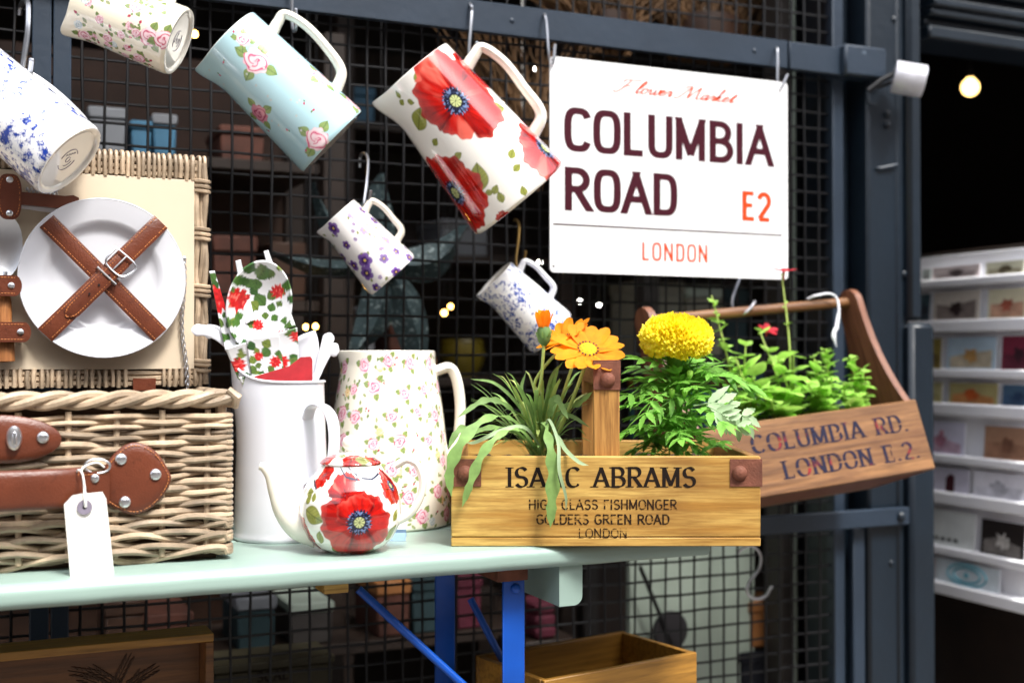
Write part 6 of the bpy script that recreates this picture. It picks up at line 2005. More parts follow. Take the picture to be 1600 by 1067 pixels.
# ================================================================== TEAPOT
c = base_centre(543, 866, 36); c.z = TABLE
dp = depth(c)
k_ = dp / F
Rb = 79 * k_
HT = 136 * k_
tp = [(36 * k_, 0.0), (38 * k_, 0.001), (52 * k_, 0.006), (66 * k_, 0.016), (76 * k_, 0.032), (79 * k_, 0.048), (77.5 * k_, 0.063), (71 * k_, 0.078), (62 * k_, 0.089), (52 * k_, 0.097), (47 * k_, HT - 0.003), (46 * k_, HT)]
j = Pot('teapot', tp, 380, 260, 0.003, foot=0.002, label='small round teapot with red poppies on the table edge', cat='teapot', base=POP, inner=(250, 247, 240)).place(stand_matrix(c, 0.0))
def tpx(px, py):      # map by silhouette of the round body
    h = (868 - py) * k_
    rr = np.interp(h, [q[1] for q in tp], [q[0] for q in tp])
    s_ = max(-0.97, min(0.97, (px - 543) * k_ / rr))
    return math.asin(s_) * j.R, h
P = j.paint
def tl_(px, py, L, rot, c_=(170, 176, 84)): P.leaf(*tpx(px, py), L, rot, c_)
for px, py, L, rot in ((487, 806, 0.034, -0.4), (482, 772, 0.016, 0.2), (480, 782, 0.014, 1.0), (488, 778, 0.012, 1.6), (605, 835, 0.024, 0.9), (497, 838, 0.018, 1.2), (520, 858, 0.014, 0.2), (570, 864, 0.016, 0.3), (612, 808, 0.018, 1.0), (490, 858, 0.02, -.2)):
    tl_(px, py, L, rot)
P.poppy(*tpx(503, 746), 0.017, 0.5, (0, 0), 3, 0.1, 0.05, 31)
P.poppy(*tpx(466, 846), 0.028, 0.5, (0, 0), 4, 0.1, 0.05, 33)
P.poppy(*tpx(604, 764), 0.022, 0.9, (-0.1, 0), 4, 0.1, 0.30, 35)
P.poppy(*tpx(535, 774), 0.026, 0.2, (0.1, 0), 3, 1.0, 0.02, 37)
P.poppy(*tpx(556, 814), 0.045, 0.5, (0.0, -0.1), 4, 0.2, 0.33, 39)
P.poppy(-j.R * 2.6, 0.055, 0.045, 0.15, (0, 0), 5, 0.2, 0.3, 39)
for pts_ in ([(528, 735), (536, 748), (552, 752)], [(540, 735), (552, 745), (553, 755)], [(560, 750), (575, 752), (585, 745)], [(488, 755), (491, 766)]):
    P.strokes([tpx(*q) for q in pts_], 0.0018, (40, 46, 70))
# keep the wall under spout and handle plain
root = j.finish()
sp = [(401, 736), (409, 739), (420, 752), (430, 780), (444, 806), (466, 824), (492, 830)]
sr = [6.0, 8.0, 11, 14.5, 21, 29, 34]
pts = catmull([((px - 543) * k_, 0, (868 - py) * k_) for px, py in sp], 6)
rr = [k_ * float(np.interp(i / 6, range(7), sr)) for i in range(len(pts))]
MB().tube(pts, rr, 20, 0.85).build('spout', M['cream_china'], root, ang=70)
hp = [(612, 736), (630, 727), (647, 735), (655, 760), (650, 788), (634, 812), (612, 824)]
pts = catmull([((px - 543) * k_, 0, (868 - py) * k_) for px, py in hp], 6)
MB().tube(pts, 0.0046, 12, 1.3, up=(1, 0, 0)).build('handle', M['cream_china'], root)
# lid, its own print
lprof = [(47 * k_, HT - 0.001), (48.5 * k_, HT + 0.0012), (46 * k_, HT + 0.0035), (38 * k_, HT + 0.008), (26 * k_, HT + 0.0115), (14 * k_, HT + 0.0135), (6 * k_, HT + 0.0145), (0.00001, HT + 0.0148)]
nph = 160
rs = np.interp(np.linspace(0, 7, 60), range(8), [p[0] for p in lprof]); zs = np.interp(np.linspace(0, 7, 60), range(8), [p[1] for p in lprof])
ph = np.linspace(0, 2 * np.pi, nph, endpoint=False)
V = np.stack([rs[:, None] * np.cos(ph), rs[:, None] * np.sin(ph), np.repeat(zs[:, None], nph, 1)], -1).reshape(-1, 3)
me = grid_mesh('lid', V, nph, 60)
P = Paint(V[:, 0], V[:, 1], POP)
P.poppy(-0.026, -0.018, 0.016, 0.3, (0, 0), 4, 0.3, 0.05, 3); P.poppy(0.006, -0.030, 0.014, 0.3, (0, 0), 4, 0.2, 0.05, 5); P.poppy(0.030, -0.012, 0.012, 0.9, (0, 0), 4, 0.4, 0.2, 6); P.poppy(-0.004, 0.024, 0.016, 0.9, (0, 0), 4, 0.4, 0.2, 6)
P.leaf(0.018, -0.026, 0.02, 0.4); P.leaf(-0.008, -0.02, 0.014, 2.0)
set_print(me, P.c)
mesh_obj('lid', me, root, M['print'])
MB().lathe([(0.0045, HT + 0.013), (0.0055, HT + 0.0155), (0.0095, HT + 0.020), (0.0108, HT + 0.0245), (0.009, HT + 0.030), (0.005, HT + 0.0335), (0, HT + 0.0345)], 24).build('knob', M['cream_china'], root, ang=70)
bt = at_z(619, 845, TABLE)
M['blue_card'] = mat('pale_blue_card', (150, 180, 214), 0.6, var=0.05)
lb = empty('blue_label', (bt.x, bt.y, TABLE), (0, 0, -TH), label='small folded pale blue paper label behind the teapot', cat='label')
MB().box((-0.012, 0, 0.0003), (0.012, 0.0006, 0.011), 0).build('front_leaf', M['blue_card'], lb, rot=(R(-22), 0, 0), smooth=False)
MB().box((-0.012, 0.012, 0.0003), (0.012, 0.0126, 0.011), 0).build('back_leaf', M['blue_card'], lb, rot=(R(14), 0, 0), smooth=False)

# ================================================================== YELLOW PINE PLANTER
D0, D1 = 1.508, 1.80
cx = (946.5 - 800) / F * D0
PW = 483 * D0 / F
PH = 140 * D0 / F
pc = CR * cx + CFWD * ((D0 + D1) / 2)
PD = D1 - D0
planter = empty('wooden_planter', (pc.x, pc.y, TABLE + 0.0004), (0, 0, -TH), label='honey coloured pine planter box stencilled ISAAC ABRAMS on the table end', cat='planter')
hw_, hd = PW / 2, PD / 2
t_ = 0.011
zj = 0.0112
MB().box((-hw_, -hd, zj + 0.0004), (hw_, -hd + t_, PH), 0.0012).build('front_board', M['honey'], planter)
MB().box((-hw_, -hd, 0), (hw_, -hd + t_, zj - 0.0004), 0.001).build('front_board', M['honey'], planter)
MB().box((-hw_, hd - t_, 0), (hw_, hd, PH), 0.0012).build('back_board', M['honey'], planter)
for s_ in (-1, 1):
    xa_, xb_ = (-hw_, -hw_ + t_) if s_ < 0 else (hw_ - t_, hw_)
    MB().box((xa_, -hd + t_ + 0.0003, 0), (xb_, hd - t_ - 0.0003, PH - 0.0006), 0.001).build('end_board', M['honeyend'], planter)
MB().box((-hw_ + t_ + .0003, -hd + t_ + .0003, 0.0005), (hw_ - t_ - .0003, hd - t_ - .0003, 0.01), 0).build('bottom_board', M['honeyend'], planter)
# uprights and cross handle
def lx(px, d): return (px - 800) / F * d - cx
ux0, ux1 = lx(928, D0 + .012), lx(968, D0 + .012)
zt_ = (853 - 567) * D0 / F * 1.002
MB().box((ux0, -hd + t_ + .0005, 0.012), (ux1, -hd + t_ + 0.013, zt_), 0.001).build('upright', M['honeyz'], planter)
MB().box((ux0, hd - t_ - 0.013, 0.012), (ux1, hd - t_ - .0005, zt_), 0.001).build('upright', M['honeyz'], planter)
MB().box((ux0 + .001, -hd + t_ + 0.0135, zt_ - 0.03), (ux1 - .001, hd - t_ - 0.0135, zt_ - 0.001), 0.003).build('cross_handle', M['honeyend'], planter)
zb_ = (853 - 610) * D0 / F
MB().box((ux0 - .001, -hd + t_ - 0.0012, zb_), (ux1 + .001, -hd + t_ + .0004, zt_ + 0.001), 0.0004).build('rusty_plate', M['rust'], planter)
MB().box((ux0 - .001, -hd + t_ - 0.0012, zt_ + 0.0012), (ux1 + .001, -hd + t_ + 0.035, zt_ + 0.0026), 0.0004).build('rusty_plate', M['rust'], planter)
rivet(planter, 'rivet', ((ux0 + ux1) / 2 + .001, -hd + t_ - 0.0012, (853 - 594) * D0 / F), 0.0095, 'rust', dome=0.6)
for s_, pxc in ((-1, 727), (1, 1155)):
    a_, b_ = (lx(704, D0), lx(752, D0)) if s_ < 0 else (lx(1140, D0), lx(1189, D0))
    z0_, z1_ = (853 - 760) * D0 / F, (853 - 717) * D0 / F
    MB().box((a_ - (.0012 if s_ < 0 else 0), -hd - 0.0013, z0_), (b_ + (.0012 if s_ > 0 else 0), -hd - 0.0002, z1_), 0.0004).build('corner_plate', M['rust'], planter)
    xs_ = hw_ + 0.0002 if s_ > 0 else -hw_ - 0.0013
    MB().box((xs_, -hd - 0.0001, z0_), (xs_ + 0.0011, -hd + 0.036, z1_), 0.0004).build('corner_plate', M['rust'], planter)
    rivet(planter, 'rivet', (lx(pxc, D0), -hd - 0.0013, (853 - 739) * D0 / F), 0.0095, 'rust', dome=0.6)
def ptext(s, l, r, b, t, w, thin, m, **k):
    x0, x1 = lx(l, D0), lx(r, D0)
    z0, z1 = (853 - b) * D0 / F, (853 - t) * D0 / F
    tr = k.get('track', 0)
    kx = (x1 - x0 - w) / (text_width(s, tr) - 0.1)
    lettering(s, z1 - z0, kx * text_width(s, tr), w, thin, **k).build('stencil_lettering', M[m], planter, (x0 + w / 2 - .04 * kx, -hd - 0.0004, z0), smooth=False, recalc=False)
ptext('ISAAC ABRAMS', 792, 1088, 761, 730, 0.0046, 0.0012, 'black_ink', serif=True, nib=22, track=0.12)
ptext('HIGH CLASS FISHMONGER', 826, 1058, 796, 780, 0.0019, 0.0015, 'black_ink2', nib=0, track=0.1)
ptext('GOLDERS GREEN ROAD', 838, 1046, 819, 803, 0.0021, 0.0016, 'black_ink2', nib=0, track=0.1)
ptext('LONDON', 904, 980, 840, 825, 0.0014, 0.0012, 'black_ink2', nib=0, track=0.1)
M['knot'] = mat('dark_knot', (70, 44, 22), 0.8, var=0.4, vscale=200)
soil_z = PH - 0.026
vs, fs = [], []
N1, N2 = 36, 28
for i in range(N1 + 1):
    for k in range(N2 + 1):
        x = (-hw_ + t_ + .0005) + (2 * hw_ - 2 * t_ - .001) * i / N1
        y = (-hd + t_ + .0005) + (PD - 2 * t_ - .001) * k / N2
        vs.append((x, y, soil_z + 0.006 * random.random() + 0.004 * math.sin(i * .8) * math.cos(k * .9)))
for i in range(N1):
    for k in range(N2):
        fs.append((i * (N2 + 1) + k, (i + 1) * (N2 + 1) + k, (i + 1) * (N2 + 1) + k + 1, i * (N2 + 1) + k + 1))
o = MB().add(vs, fs).build('soil', M['soil'], planter)
o['kind'] = 'stuff'
MPL = Matrix.Translation(planter.location) @ Matrix.Rotation(-TH, 4, 'Z')
def pl_world(px, py, dy):       # picture -> world at planter depth D0 + dy
    return at_d(px, py, D0 + dy)

# ================================================================== PLANTS
def blade_mesh(name, path, wfun, fold=0.25, up=Vector((0, 0, 1)), n=14, lobes=None, mat_=None):
    """ribbon leaf along a path, folded along its midrib"""
    pts = catmull(path, max(3, n // (len(path) - 1)))
    k = len(pts)
    vs, fs = [], []
    for i, p in enumerate(pts):
        d = (pts[min(k - 1, i + 1)] - pts[max(0, i - 1)]).normalized()
        side = d.cross(up)
        if side.length < 0.05: side = d.cross(Vector((1, 0, 0)))
        side.normalize()
        nn = side.cross(d).normalized()
        t = i / (k - 1)
        w = wfun(t)
        vs += [p - side * w + nn * w * fold, p, p + side * w + nn * w * fold]
    for i in range(k - 1):
        for j in (0, 1):
            fs.append((i * 3 + j, i * 3 + j + 1, i * 3 + 4 + j, i * 3 + 3 + j))
    return MB().add(vs, fs)
pr_ = random.Random(31)
# ---- gazania
gb = pl_world(846, 700, 0.10)
gb.z = TABLE + soil_z + 0.004
gaz = empty('gazania_plant', gb, label='orange gazania with grey green strap leaves in the honey planter', cat='plant')
def gleaf(p1, lift, w, lobed=False, m='gaz_leaf', sag=None):
    p0 = Vector((pr_.uniform(-.008, .008), pr_.uniform(-.008, .008), 0))
    mid = p0.lerp(p1, 0.5) + Vector((0, 0, lift))
    path = [p0, p0.lerp(mid, 0.5) + Vector((0, 0, lift * 0.3)), mid, mid.lerp(p1, 0.55) + Vector((0, 0, lift * 0.28)), p1]
    if lobed:
        wf = lambda t: w * (0.22 + 0.10 * math.sin(t * 40) * (t > .3) + (0.78 * max(0, math.sin(math.pi * min(1, max(0, t - 0.35) / 0.68))) ** 0.7)) * (1 - max(0, (t - .93) / .07) * .9)
    else:
        wf = lambda t: w * (0.35 + 0.65 * math.sin(math.pi * min(1, t ** 1.5 * 0.95 + 0.03))) * (1 - max(0, (t - .9) / .1) * .85)
    blade_mesh('leaf', path, wf, 0.22, n=20).build('leaf', M[m], gaz, recalc=False, ang=80)
for k in range(92):
    px = pr_.gauss(830, 52); py = pr_.uniform(575, 700)
    px = min(925, max(735, px))
    p1 = pl_world(px, py, 0.10 + pr_.uniform(-0.08, 0.09)) - gb
    gleaf(p1, pr_.uniform(0.008, 0.03), pr_.uniform(0.0014, 0.0034), pr_.random() < 0.5, 'gaz_leaf' if k % 3 else 'gaz_stem')
def hleaf(path, w, lobed=True, m='gaz_leaf'):
    P_ = [pl_world(*q) - gb for q in path]
    w *= 0.62
    if lobed:
        wf = lambda t: w * (0.30 + 0.26 * math.sin(t * 38) * (t > .2) * (t < .85) + 0.74 * max(0, math.sin(math.pi * min(1, max(0, t - 0.3) / 0.72))) ** 0.8) * (1 - max(0, (t - .92) / .08) * .9)
    else:
        wf = lambda t: w * (0.4 + 0.6 * math.sin(math.pi * min(1, t * .96 + .02))) * (1 - max(0, (t - .85) / .15) * .9)
    blade_mesh('leaf', P_, wf, 0.15, up=TOC_, n=50).build('leaf', M[m], gaz, recalc=False, ang=80)
TOC_ = -CFWD + Vector((0, 0, 0.35))
hleaf([(838, 700, .09), (800, 655, .04), (758, 655, .0), (722, 690, -.022), (703, 735, -.024), (705, 775, -.022)], .0105)
hleaf([(840, 700, .09), (812, 672, .03), (780, 680, -.01), (752, 712, -.022), (735, 755, -.024), (722, 792, -.02)], .0085)
hleaf([(842, 700, .09), (790, 668, .06), (745, 672, .03), (718, 672, .01), (700, 700, .0)], .0075)
hleaf([(848, 700, .09), (848, 660, .03), (858, 690, -.014), (864, 735, -.022), (862, 785, -.024), (860, 824, -.022)], .0115)
hleaf([(850, 700, .09), (856, 655, .03), (872, 690, -.012), (874, 735, -.03), (884, 775, -.03), (884, 800, -.026)], .0035, False, 'pale_leaf')
hleaf([(850, 700, .09), (868, 680, .05), (884, 703, .0), (905, 722, -.016), (920, 727, -.018)], .0042, False, 'pale_leaf')
hleaf([(846, 700, .09), (820, 668, .05), (785, 672, .03), (745, 690, .02), (728, 692, .02)], .0045, False, 'pale_leaf')
hleaf([(845, 700, .1), (815, 640, .09), (775, 600, .09), (735, 592, .09)], .0035, False)
hleaf([(845, 700, .1), (800, 640, .08), (760, 625, .07), (715, 652, .05)], .0062)
hleaf([(850, 700, .1), (870, 640, .08), (900, 632, .06), (926, 612, .05)], .0062)
hleaf([(850, 700, .1), (868, 650, .07), (892, 650, .05), (922, 668, .04)], .005, False)
hleaf([(848, 700, .1), (858, 650, .05), (868, 622, .04), (888, 655, .03)], .0072)
hleaf([(846, 700, .1), (830, 640, .08), (815, 610, .08), (822, 580, .09)], .004, False)
hleaf([(846, 700, .1), (852, 640, .08), (862, 590, .09), (880, 565, .1)], .0045, False)
def gstem(pts, r=0.0022):
    MB().tube(catmull([Vector((0.002, 0, 0))] + [pl_world(*q) - gb for q in pts], 6), r, 8).build('stem', M['gaz_stem'], gaz)
gstem([(838, 640, .07), (846, 590, .06), (850, 535, .055)])
gstem([(845, 640, .08), (835, 600, .085), (862, 560, .08), (885, 545, .075)])
gstem([(880, 660, .07), (900, 610, .05), (914, 572, .045)], 0.0024)
gstem([(870, 650, .09), (885, 600, .1), (895, 570, .1)])
def petal_mesh(L, w, curl, name='petal', notch=0.0, n=8):
    vs, fs = [], []
    for i in range(n + 1):
        t = i / n
        ww = w * (0.35 + 0.65 * math.sin(math.pi * min(1, 0.12 + t * 0.72))) * (1 if t < .9 else (1 - (t - .9) * 5))
        z = curl * t * t
        for s_ in (-1, -0.4, 0, 0.4, 1):
            vs.append((t * L * (1 - 0.03 * abs(s_)), ww * s_, z + 0.12 * ww * abs(s_) - 0.05 * ww * (s_ == 0) + 0.06 * ww * (abs(s_) == .4)))
    for i in range(n):
        for j in range(4):
            fs.append((i * 5 + j, i * 5 + j + 1, i * 5 + 6 + j, i * 5 + 5 + j))
    return MB().add(vs, fs).mesh(name, ang=80, recalc=False)
pmA = [petal_mesh(0.042, 0.0090, 0.004 * q) for q in (-1, 0, 1.5)]
def gaz_flower(px, py, dy, R_, face, n=15, sc=1.0, up_curl=0.0):
    c = pl_world(px, py, dy) - gb
    fl = empty('flower_head', c, parent=gaz)
    fl.rotation_euler = Vector(face).to_track_quat('Z', 'Y').to_euler()
    fl.scale = (sc, sc, sc)
    for k in range(n):
        a = 2 * math.pi * k / n + pr_.uniform(-.06, .06)
        mesh_obj('petal', pr_.choice(pmA), fl, M['orange_petal'], (0.004 * math.cos(a), 0.004 * math.sin(a), 0.001 + 0.0014 * (k % 2)), (pr_.uniform(-.25, .25), -up_curl + pr_.uniform(-.14, .1), a))
        q = MB().box((0.0112, -0.0010, 0.0024), (0.0138, 0.0010, 0.0032), 0.0005)
        q.build('petal_spot', M['petal_dark'], fl, (0, 0, 0.0012), (0, -up_curl, a))
    MB().lathe([(0.0125, 0.001), (0.0125, 0.003), (0.010, 0.0055), (0.005, 0.007), (0, 0.0074)], 20).build('disc', M['disc_yellow'], fl)
    MB().lathe([(0.002, -0.016), (0.006, -0.012), (0.0085, -0.004), (0.009, 0.0)], 14).build('calyx', M['gaz_stem'], fl)
TOC = -CFWD
gaz_flower(918, 549, 0.04, 0.05, (TOC * 0.55 + CR * 0.10 + Vector((0, 0, 0.62))), 16, 1.05, 0.10)
gaz_flower(888, 535, 0.085, 0.05, (TOC * 0.25 - CR * 0.45 + Vector((0, 0, 0.75))), 14, 0.92, 0.35)
# bud, half open
bc_ = pl_world(850, 522, .055) - gb
bud = empty('flower_bud', bc_, (R(6), R(-4), 0), parent=gaz)
MB().lathe([(0.0025, -0.016), (0.0075, -0.010), (0.0095, -0.002), (0.0085, 0.006), (0.006, 0.010)], 16).build('calyx', M['gaz_leaf'], bud)
bp = petal_mesh(0.030, 0.0052, 0.0015)
for k in range(9):
    a = 2 * math.pi * k / 9
    mesh_obj('petal', bp, bud, M['orange_petal'], (0.003 * math.cos(a), 0.003 * math.sin(a), 0.002), (0, R(-78 + 6 * (k % 3)), a))
sep = petal_mesh(0.014, 0.0018, 0.003)
for k in range(8):
    a = 2 * math.pi * k / 8 + .2
    mesh_obj('sepal', sep, bud, M['gaz_leaf'], (0.006 * math.cos(a), 0.006 * math.sin(a), -0.008), (0, R(-48), a))

# ---- marigold
mbp_ = pl_world(1058, 712, 0.12); mbp_.z = TABLE + soil_z + 0.004
mari = empty('marigold_plant', mbp_, label='yellow pompom marigold with feathery green leaves in the honey planter', cat='plant')
MD = 0.10
hc = pl_world(1057, 527, MD) - mbp_
kk_ = (D0 + MD) / F
A_, B_ = 59 * kk_, 34 * kk_
vs_all = MB()
NP = 230
rp = random.Random(8)
for k in range(NP):
    u = 1 - (k + 0.5) / NP * 1.62                # from the crown down to below the equator
    th_ = k * 2.399963
    rr = math.sqrt(max(0, 1 - u * u))
    nrm = Vector((rr * math.cos(th_), rr * math.sin(th_), u))
    pos = Vector((nrm.x * A_ * .86, nrm.y * A_ * .86, nrm.z * B_ * (.86 if u > 0 else 1.1)))
    dr = Vector((nrm.x / A_, nrm.y / A_, nrm.z / B_ if u > -0.2 else nrm.z / B_ * .35)).normalized()
    tang = Vector((-math.sin(th_), math.cos(th_), 0))
    fall = tang.cross(dr)                        # down the dome, away from the crown
    if fall.z > 0: fall = -fall
    ld = (dr * 0.62 + fall * (0.15 + 0.6 * (1 - max(0, u))) + tang * rp.uniform(-.35, .35)).normalized()
    xd = (tang + dr * rp.uniform(-.3, .3)).normalized(); xd = (xd - ld * xd.dot(ld)).normalized()
    yd = ld.cross(xd)
    q = Matrix((xd, yd, ld)).transposed()
    w, L = rp.uniform(0.007, 0.011), rp.uniform(0.011, 0.016)
    vs, fs = [], []
    n1 = 8
    f1, f2 = rp.uniform(1.5, 3), rp.uniform(0, 6)
    for i in range(3):
        t = i / 2
        for j in range(n1 + 1):
            s_ = j / n1 * 2 - 1
            ww = w * (0.35 + 0.65 * t)
            vs.append(pos + q @ Vector((s_ * ww, 0.0030 * t * math.sin(s_ * 3.14 * f1 + f2) + 0.0016 * t * math.sin(s_ * 9 + f2), L * (t - 0.45) * (1 - 0.22 * s_ * s_) + 0.0006 * math.sin(s_ * 14 + f2) * t)))
    for i in range(2):
        for j in range(n1):
            fs.append((i * (n1 + 1) + j, i * (n1 + 1) + j + 1, (i + 1) * (n1 + 1) + j + 1, (i + 1) * (n1 + 1) + j))
    vs_all.add(vs, fs)
head = empty('flower_head', hc, (R(5), 0, 0), parent=mari)
o = vs_all.build('petals', M['yellow_petal'], head, recalc=False, ang=80); o['kind'] = 'stuff'
core = MB().lathe([(0, -B_ * .75), (A_ * .5, -B_ * .6), (A_ * .8, -B_ * .1), (A_ * .78, B_ * .3), (A_ * .5, B_ * .66), (0, B_ * .8)], 24)
core.build('heart', M['yellow_petal'], head)
MB().lathe([(0.003, -B_ * 1.9), (0.008, -B_ * 1.5), (0.012, -B_ * 1.0), (0.016, -B_ * .6)], 14).build('calyx', M['mar_leaf'], head)
MB().tube(catmull([Vector((0, 0, 0)), Vector((0.002, 0, hc.z * .4)), hc + Vector((0, 0, -B_ * 1.6))], 6), 0.0032, 8).build('stem', M['mar_leaf'], mari)
def leaflet(vs, fs, org, d, up, L, w):
    d = d.normalized(); side = d.cross(up).normalized(); nn = side.cross(d)
    b = len(vs)
    n = 9
    for i in range(n + 1):
        t = i / n
        ww = w * math.sin(math.pi * min(1, 0.10 + 0.90 * t ** 0.85)) * (1 + (0.16 if i % 2 else -0.10))
        if i == n: ww = 0.0001
        p = org + d * (L * t) - nn * (0.12 * L * t * t)
        vs += [p - side * ww + nn * ww * .3, p, p + side * ww + nn * ww * .3]
    for i in range(n):
        for j in (0, 1):
            fs.append((b + i * 3 + j, b + i * 3 + j + 1, b + i * 3 + 4 + j, b + i * 3 + 3 + j))
def compound(L, pairs, lw, droop, name, seed):
    rg = random.Random(seed)
    path = catmull([Vector((0, 0, 0)), Vector((L * .45, 0, L * .12)), Vector((L, 0, L * .12 - droop))], 8)
    mb = MB().tube(path, [0.0011 - 0.0006 * i / (len(path) - 1) for i in range(len(path))], 5)
    vs, fs = [], []
    K = len(path) - 1
    for i in range(pairs):
        t = 0.32 + 0.62 * i / max(1, pairs - 1)
        p = path[int(t * K)]
        d = (path[min(K, int(t * K) + 1)] - path[max(0, int(t * K) - 1)]).normalized()
        l = L * (0.56 - 0.16 * abs(t - .5)) * rg.uniform(.85, 1.1)
        for s_ in (-1, 1):
            dd = d * 0.75 + Vector((0, s_ * 0.75, rg.uniform(-.15, .1)))
            leaflet(vs, fs, p, dd, Vector((0, 0, 1)), l, lw * rg.uniform(.85, 1.1))
    leaflet(vs, fs, path[-1], path[-1] - path[-3], Vector((0, 0, 1)), L * .45, lw)
    mb.add(vs, fs)
    return mb.mesh(name, ang=80, recalc=False)
cm = [compound(0.055, 3, 0.0052, 0.008, 'compound_leaf', 1), compound(0.066, 4, 0.005, 0.02, 'compound_leaf', 2), compound(0.045, 3, 0.0046, 0.0, 'compound_leaf', 3), compound(0.072, 4, 0.0054, 0.025, 'compound_leaf', 4)]
cmp_ = compound(0.062, 4, 0.0056, 0.03, 'pale_leaf', 6)
mr_ = random.Random(77)
for k in range(84):
    t = mr_.uniform(0.02, 0.86)
    a = mr_.uniform(0, 2 * math.pi)
    org_ = Vector((mr_.uniform(-.022, .022), mr_.uniform(-.022, .022), hc.z * t * 0.95))
    o = mesh_obj('leaf', cm[k % 4], mari, M['mar_leaf'], org_, (mr_.uniform(-.4, .4), R(mr_.uniform(-55, 12)) + (0.45 if t < .3 else 0) * 0, a))
    s_ = mr_.uniform(0.7, 1.0) * (1.0 if t < .75 else .7)
    o.scale = (s_, s_, s_)
for px, py, dy, ang, tilt, sc in ((1040, 640, .07, 185, -5, 1.1), (1030, 665, .05, 200, 18, 1.1), (1020, 600, .08, 175, -8, .8), (1022, 670, .06, 205, 5, .9), (1095, 600, .08, 0, -10, .9), (1060, 680, .07, 265, 0, .9), (1100, 660, .06, -20, 0, .9), (1090, 690, .06, 320, 5, .8), (1010, 640, .08, 170, 0, .9), (1045, 620, .05, 230, 10, .9), (1080, 640, .05, 310, 15, 1.0), (1070, 610, .06, 280, 0, .8)):
    o = mesh_obj('leaf', cm[(px // 5) % 4], mari, M['mar_leaf'], pl_world(px, py, dy) - mbp_, (0.2, R(tilt), R(ang) - TH)); o.scale = (sc, sc, sc)
for px, py, dy, ang, tilt, sc, rx in ((1084, 634, .05, -8, 2, 1.1, 1.0), (1104, 634, .03, -14, 30, 0.8, 1.35)):
    o = mesh_obj('pale_leaf', cmp_, mari, M['pale_leaf'], pl_world(px, py, dy) - mbp_, (rx, R(tilt), R(ang) - TH)); o.scale = (sc, sc, sc)
for px, py in ((1050, 612), (1070, 611), (1078, 583)):
    p = pl_world(px, py, .08) - mbp_
    b_ = empty('flower_bud', p, parent=mari)
    MB().lathe([(0.001, -0.008), (0.0035, -0.004), (0.0042, 0), (0.0036, 0.003), (0, 0.0045)], 12).build('bud_case', M['lime_leaf'], b_)
    MB().tube([p * 0 + Vector((0, 0, -0.006)), (Vector((0, 0, p.z * .5)) - p)], 0.001, 6).build('bud_stem', M['mar_leaf'], b_)

# ================================================================== REDDISH TRUG, tilted back on its hook
TL, TD, THh, TZ = 0.215, 0.165, 0.118, 0.318
rc = at_y(1175, 486, 1.70)
eul = Euler((R(-17), R(-5.2), 0))
rm = eul.to_matrix()
tro = rc - rm @ Vector((0, 0, TZ))
trug = empty('wooden_trug', tro, eul, label='reddish pine trug stencilled COLUMBIA RD tilted back on a hook', cat='trug')
MB().box((-TL, -TD / 2, 0.0), (TL, -TD / 2 + 0.012, THh), 0.002).build('front_board', M['redwood'], trug)
MB().box((-TL, TD / 2 - 0.012, 0.0), (TL, TD / 2, THh), 0.002).build('back_board', M['redwood'], trug)
MB().box((-TL + .0125, -TD / 2 + .0125, 0.001), (TL - .0125, TD / 2 - .0125, 0.011), 0.001).build('bottom_board', M['redwoodz'], trug)
def end_profile():
    pts = []
    hd_ = TD / 2 - 0.0125
    pts += [(-hd_, 0), (hd_, 0), (hd_, THh)]
    side = []
    for i in range(13):
        t = i / 12
        y = hd_ - (hd_ - 0.026) * (1 - (1 - t) ** 2.2)
        z = THh + (TZ - 0.004 - THh) * t
        side.append((y, z))
    pts += side[1:]
    for k in range(1, 8):
        a = math.pi * k / 8
        pts.append((0.026 * math.cos(a), TZ - 0.004 + 0.026 * math.sin(a)))
    pts += [(-y, z) for y, z in side[::-1]]
    return pts
ep = end_profile()
for s_ in (-1, 1):
    mb = MB().prism(ep, -0.0065, 0.0065)
    mb.v = [(-y + s_ * (TL - 0.0068), x, z) for x, y, z in mb.v]
    mb.build('end_board', M['redwoodz'], trug)
MB().tube([(-TL + 0.014 + (2 * TL - 0.028) * i / 10, 0, TZ) for i in range(11)], [0.0088 + 0.0004 * math.sin(i * 2) for i in range(11)], 14).build('handle_rod', M['redwood'], trug)
def ttext(s, x0, x1, z0, z1, m, off=0.0):
    w = 0.0062
    kx = (x1 - x0 - w) / (text_width(s, .16) - 0.1)
    lettering(s, z1 - z0, kx * text_width(s, .16), w, 0.0017, serif=True, nib=10, track=0.16, stencil=True).build('stencil_lettering', M[m], trug, (x0 + w / 2, -TD / 2 - 0.0005 - off, z0), smooth=False, recalc=False)
ttext('COLUMBIA RD.', -0.128, 0.182, 0.068, 0.096, 'blue_ink')
ttext('LONDON E.2.', -0.082, 0.190, 0.022, 0.050, 'blue_ink')
vs, fs = [], []
for i in range(25):
    for k in range(11):
        vs.append((-TL + .0132 + (2 * TL - .0264) * i / 24, -TD / 2 + .0125 + (TD - .025) * k / 10, THh - 0.03 + random.uniform(0, .006)))
for i in range(24):
    for k in range(10):
        fs.append((i * 11 + k, (i + 1) * 11 + k, (i + 1) * 11 + k + 1, i * 11 + k + 1))
o = MB().add(vs, fs).build('soil', M['soil'], trug); o['kind'] = 'stuff'
